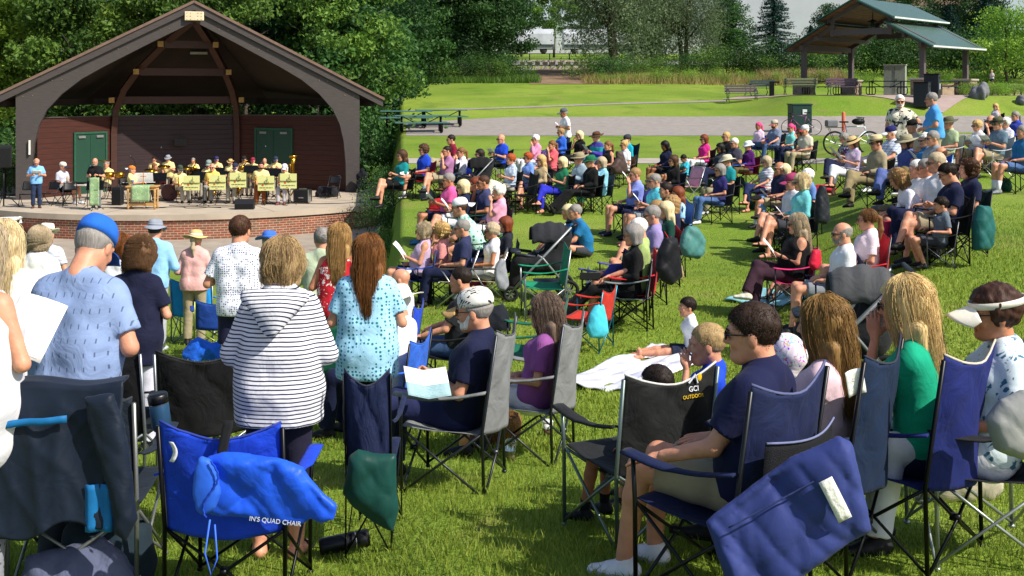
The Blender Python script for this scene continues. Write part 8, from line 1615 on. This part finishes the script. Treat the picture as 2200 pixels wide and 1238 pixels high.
# navy bag with a white tag on the near chair
NO = px_outline([(1520, 1128), (1600, 1062), (1700, 985), (1800, 934), (1826, 948), (1838, 1000), (1872, 1138), (1830, 1160), (1790, 1182), (1700, 1250), (1600, 1290), (1560, 1250)], (1700, 1090), 565)
v, f = puff(NO, .032, .06, .042, .0105, 2.3, lambda x, z: -.025*np.sin(7*x-5*z+.6), 10.0); nb = make('carry_bag', v, f, fabric('#303c76', None, rough=.65, wr=.15), None); nb.location = P(1700, 1090, 4.25); tag(nb, 'navy blue carry bag with a white tag, right foreground', 'carry bag')
mb = MB(); mb.tube([(-.25+.46*k/20, -.060+.0*k, -.055+.25*k/20) for k in range(21)], .0035, 5); mb.build('bag_seam', fabric('#2c3766'), nb, True)
mb = MB(); mb.grid(lambda u, v: ((u-.5)*.055, -.012*math.sin(2.5*v), -.16*v), 3, 8, 0, .004); o = mb.build('white_tag', mat('white_label', '#dcdcd2', .7, 0, .06, 30, .3, 60), nb, True); o.location = (.105, -.085, .135); o.rotation_euler = (R(-3), R(-26), 0)
mb = MB(); mb.grid(lambda u, v: ((u-.5)*.085, .008*math.sin(4*u), (v-.5)*.115), 5, 6, 0, .002); o = mb.build('paper_note', mat('note_paper', '#e4e4de', .8, 0, .04), None, True); o.location = P(1838, 822, 4.78); o.rotation_euler = (R(5), R(-14), R(18)); tag(o, 'white handwritten paper note tied to the denim blue chair', 'paper note')
mb = MB(); rs = np.random.RandomState(5)
for ln, (n_, z_) in enumerate(((7, .02), (5, -.018))): mb.tube([(-.026+.0075*k+.002*rs.normal(), -.007, z_+(.006 if k % 2 else -.004)+.003*rs.normal()) for k in range(n_)], .0008, 4)
c = mb.build('handwriting', mat('pencil', '#77777a', .8), o)
v, f = puff(px_outline([(2118, 900), (2150, 862), (2200, 838), (2260, 840), (2270, 985), (2190, 985), (2135, 968)], (2178, 915), 505), .07, .09, .026, .012, 6.0); o = make('grey_bag', v, f, fabric('#9a9b98', None, wr=.15), None); o.location = P(2178, 915, 4.75); tag(o, 'grey bag hung on the black chair at the right edge', 'bag'); bag_blob('beige_bag', on_ground(2062, 6.2)+Vector((0, 0, .16)), (.42, .26, .3), fabric('#b3aa94'), 'beige cooler bag on the grass behind the blue chairs', 'bag', 12, .2)
# strollers, quilt, cups
stroller(1812, 9.0, R(80), 'grey stroller with a big canopy behind the golden haired girl', '#4a4b4d', 1.0); stroller(1158, 15.6, R(95), 'dark folded back stroller with a patterned blanket', '#2b2c30', 1.0, '#858a8c'); stroller(1018, 27.5, R(100), 'black stroller with a sun hood behind the lawn row', '#151517', 1.05)
q = [on_ground(px, ground_at(px, y, 5, 14)) for px, y in ((1182, 838), (1345, 842), (1535, 775), (1400, 742))]
def quilt(u, v):
    a = q[0].lerp(q[1], u); b_ = q[3].lerp(q[2], u); p = a.lerp(b_, v); return (p.x, p.y, gz(p.x, p.y)+.04+.018*math.sin(7*u+4*v)+.016*math.sin(13*v+5*u)+.010*math.sin(23*u-9*v))
tag(MB().grid(quilt, 40, 40, 0, .012).build('quilt', fabric('#dedde2', 'plaid', '#a7abc2', 3.5), None, True), 'white patchwork quilt spread on the lawn', 'quilt')
def blanket(pts, c, lb, **k):
    qq = [on_ground(px, ground_at(px, y, 5, 45)) for px, y in pts]
    def fn(u, v): p = qq[0].lerp(qq[1], u).lerp(qq[3].lerp(qq[2], u), v); return (p.x, p.y, gz(p.x, p.y)+.035+.012*math.sin(9*u+5*v)+.01*math.sin(15*v))
    return tag(MB().grid(fn, 20, 16, 0, .01).build('blanket', fabric(c, *k.get('p', ())), None, True), lb, 'blanket')
blanket(((1555, 648), (1650, 662), (1745, 640), (1640, 622)), '#7fb7c0', 'teal blanket under the red haired child'); blanket(((905, 505), (955, 512), (985, 500), (930, 493)), '#b02c2c', 'small red and black blanket on the grass', p=('plaid', '#201a1a', 2))
r = empty('coffee_cup', on_ground(1177, ground_at(1177, 937, 5, 14)), .4, 'white paper coffee cup with a green round logo', 'coffee cup'); mb = MB(); mb.lathe([(.028, 0), (.040, .105)], (0, 0, 0), 20); mb.build('cup', mat('paper_cup', '#e8e8e4', .6, 0, 0), r, True); mb = MB(); mb.lathe([(.0295, .012), (.0365, .06)], (0, 0, 0), 20); mb.build('sleeve', mat('card_sleeve', '#5f4632', .8), r, True); mb = MB(); mb.lathe([(.042, .105), (.042, .112), (.037, .122), (.001, .122)], (0, 0, 0), 20); mb.build('lid', mat('white_lid', '#f0f0ee', .4), r, True)
for rr, c_, dy in ((.019, '#e8e8e4', .0372), (.017, '#1c5c43', .0388), (.009, '#e8e8e4', .0402), (.005, '#1c5c43', .0412)): mb = MB(); mb.ball((0, -dy, .072), (rr, .002, rr), 0, 14, 6); mb.build('round_logo', mat('logo_print', c_, .6, 0, 0), r, True)
r = empty('iced_drink', on_ground(1096, ground_at(1096, 990, 5, 14)), 0, 'clear plastic cup of iced coffee on the grass', 'drink cup'); gl_ = mat('clear_plastic', '#dfe3e0', .1); gl_.node_tree.nodes['Principled BSDF'].inputs['Transmission Weight'].default_value = .85; mb = MB(); mb.lathe([(.032, 0), (.044, .125), (.047, .13), (.043, .14), (.02, .15)], (0, 0, 0), 20); mb.build('cup', gl_, r, True); mb = MB(); mb.lathe([(.030, .004), (.0385, .075), (.001, .075)], (0, 0, 0), 18); mb.build('drink', mat('milk_coffee', '#c4a578', .4), r, True)
mb = MB(); mb.lathe([(.17, 0), (.21, .08), (.22, .20), (.20, .25), (.19, .25), (.20, .2)], (0, 0, 0), 28, 0, None, lambda r_, z, a: (r_*(1+.3*abs(math.cos(a)))+.006*math.sin(40*a+z*200), z)); o = mb.build('wicker_basket', mat('wicker', '#8a6238', .8, 0, .5, 60, 1.0, 90), None, True); o.location = on_ground(1062, 8.3); o.scale = (.72, .72, .85); tag(o, 'brown wicker basket under the light grey chairs', 'basket')
# empty chairs and hanging bags further back
EC = 'empty chairs on the right lawn'
for px, d, yw, lb, c, fr, k in ((1308, 14.3, 62, 'empty purple camp chair with a water bottle', '#5a4f96', '#1f2022', 'camp'), (1262, 12.5, 66, 'small red child chair with a turquoise bag', '#b52f22', '#1f6f80', 'low'), (1130, 10.0, 75, 'dark green camp chair behind the woman in purple', '#156048', '#1b1c1e', 'camp'), (1165, 14.2, 95, 'green camp chair in front of the dark stroller', '#14805c', '#8d9092', 'camp'), (1040, 17.4, 90, 'lime green low chair behind the navy shirt', '#5fc02c', '#2b8a80', 'low'), (1120, 25.5, 110, 'empty black camp chair in the far row', '#141518', '#1b1c1e', 'camp'), (1475, 27.5, 115, 'pale pink folding beach chair in the far row', '#dca0b4', '#b0b0b4', 'lawn'), (1700, 23.5, 150, 'grey camp chair with mesh back seen from behind', '#6c7480', '#5f6468', 'camp'), (1690, 7.4, 70, 'blue child chair behind the flowered sun hat', '#1f3fb0', '#1b1c1e', 'low')):
    chair(k, on_ground(px, d), R(yw), lb, c, fr, EC, 1.0 if k != 'low' else .85)
def hang(px, py, d, size, c, lb, seed, rz=1.2):
    a, h_ = size[0]/2*1.15, size[2]/2*1.1; rs = np.random.RandomState(seed); j = lambda: .12*a*rs.normal()
    O = [(-a*.35+j(), h_), (a*.45+j(), h_*.92), (a*.85+j(), h_*.1+j()), (a+j(), -h_*.75), (a*.3+j(), -h_+j()), (-a*.6+j(), -h_*.85), (-a+j(), -h_*.3), (-a*.7+j(), h_*.4)]
    v, f = puff(O, size[1]*.38, .10, .03, .016, seed*1.7); o = make('hanging_bag', v, f, fabric(c, None, rough=.55, wr=.15)); o.location = P(px, py, d); o.rotation_euler = (0, 0, rz-.6); return tag(o, lb, 'bag', 'bags hung on chairs')
def hang_old(px, py, d, size, c, lb, seed, rz=1.2): return bag_blob('hanging_bag', P(px, py, d), size, fabric(c, None, rough=.55, wr=.2), lb, 'bag', seed, rz, 'bags hung on chairs', 0, .01, .025, 14, .02)
hang(1325, 600, 13.9, (.40, .24, .36), '#2b2c78', 'indigo carry bag on the empty purple chair', 2); hang(1284, 690, 12.2, (.26, .14, .36), '#49c0d4', 'turquoise carry bag on the small red chair', 3); hang(1438, 560, 13.0, (.36, .2, .50), '#17181c', 'black carry bag on a black chair in the middle row', 4); hang(1486, 520, 14.2, (.34, .2, .38), '#4a7f7a', 'sea green carry bag in the middle chair row', 5); hang(2112, 492, 12.6, (.36, .2, .50), '#1c5a58', 'dark teal carry bag behind the curly haired person', 6); hang(1765, 440, 18.2, (.3, .2, .6), '#23262c', 'black backpack hung behind the aqua hooded shirt', 7); hang(1752, 560, 13.6, (.22, .14, .26), '#cf2440', 'red pouch hung on the hot pink chair', 8); hang(1000, 560, 15.3, (.25, .16, .36), '#7f93d8', 'pale blue bag hung on the cornflower chair', 10); hang(1078, 590, 14.8, (.2, .1, .4), '#8d9096', 'grey sweater hung between the tan chairs', 11); hang(1330, 350, 25.2, (.4, .2, .5), '#4a3a36', 'brown bag behind the white tee', 12)
bag_blob('dark_bag', on_ground(1050, 13.4)+Vector((0, 0, .14)), (.4, .3, .28), fabric('#1a1d26'), 'navy backpack on the grass below the tan chairs', 'bag', 14); bag_blob('red_bag', on_ground(938, 24.5)+Vector((0, 0, .25)), (.3, .25, .5), fabric('#b8202c'), 'red bag beside the man in royal blue', 'bag', 15); bag_blob('red_jacket', on_ground(1772, 27)+Vector((0, 0, .1)), (.6, .4, .2), fabric('#a82436'), 'red jacket lying on the grass below the e-bike', 'jacket', 16)
r = empty('water_bottle', P(1265, 607, 14.2), 0, 'clear water bottle in the purple chair cup holder', 'bottle'); mb = MB(); mb.lathe([(.03, 0), (.033, .03), (.033, .14), (.014, .18), (.014, .2), (.001, .2)], (0, 0, 0), 16); mb.build('body', gl_, r, True); mb = MB(); mb.lathe([(.0335, .06), (.0335, .10)], (0, 0, 0), 16); mb.build('label_band', mat('blue_band', '#5f7fb8', .5), r, True)
s = SDF(); s.ell((0, 0, 0), (.085, .10, .095), 0); s.cone((.0, -.05, -.04), (0, -.04, -.12), .075, .05, .05); v, f = s.mesh(.012); o = make('sun_bonnet', v, f, fabric('#ecdde8', 'multi', '#c2477f', .8)); o.location = P(1692, 750, 6.6); o.rotation_euler = (.2, .2, 1.2); tag(o, 'white flowered sun bonnet beside the dark haired man', 'sun hat')
# ------------------------------------------------------------------ near grass
QUADS = [[(p_.x, p_.y) for p_ in q]]+[[tuple(on_ground(a_, ground_at(a_, b_, 5, 45)))[:2] for a_, b_ in pts] for pts in (((1555, 648), (1650, 662), (1745, 640), (1640, 622)),)]
def inquad(X, Y):
    m = np.zeros(len(X), bool)
    for Q in QUADS:
        c = np.zeros(len(X), bool)
        for (ax_, ay), (bx_, by) in zip(Q, Q[1:]+Q[:1]): c ^= ((ay > Y) != (by > Y)) & (X < ax_+(Y-ay)*(bx_-ax_)/((by-ay) or 1e-9))
        m |= c
    return m
def near_grass(n, seed, ya, yb, hmin, hmax, wmin, wmax):
    rs = np.random.RandomState(seed); u = rs.rand(n); Y = 1/(1/ya+(1/yb-1/ya)*u); t = rs.uniform(-.53, .53, n); X = t*Y; keep = ~inquad(X, Y); X, Y, t = X[keep], Y[keep], t[keep]; n = len(X)
    pat = .5+.5*np.sin(X*2.1+1.3*np.sin(Y*1.7))*np.sin(Y*2.6+1.1*np.sin(X*1.3)); Z = CZ-drop(X, Y); h = rs.uniform(hmin, hmax, n)*(.75+.5*pat); a = rs.rand(n)*6.28; w_ = rs.uniform(wmin, wmax, n); dx, dy = np.cos(a)*w_, np.sin(a)*w_; l = rs.normal(size=(n, 2))*.45*h[:, None]; l2 = l*.35
    V = np.stack([np.stack([X-dx, Y-dy, Z-.004], 1), np.stack([X+dx, Y+dy, Z-.004], 1), np.stack([X+dx*.8+l2[:, 0], Y+dy*.8+l2[:, 1], Z+h*.55], 1), np.stack([X+l[:, 0], Y+l[:, 1], Z+h], 1), np.stack([X-dx*.8+l2[:, 0], Y-dy*.8+l2[:, 1], Z+h*.55], 1)], 1).reshape(-1, 3)
    b = np.arange(n)*5; Fq = np.stack([b, b+1, b+2, b+4], 1); T3 = np.stack([b+4, b+2, b+3, b+3], 1)
    Ft = np.stack([b+4, b+2, b+3], 1); faces = [tuple(x) for x in Fq.tolist()]+[tuple(x) for x in Ft.tolist()]
    o = make('grass_blades', V, faces, GB, None, False, None, np.repeat(np.clip(rs.rand(n)*.8+.2*pat, 0, 1), 5)); return tag(o, None, None, None, 'stuff')
GB = leaf_mat('grass_blade', '#587a1c', '#b6c252', .4)
near_grass(110000, 1, 3.5, 8, .022, .055, .0014, .0030); near_grass(120000, 2, 8, 20, .025, .055, .003, .006)
bpy.context.view_layer.update()
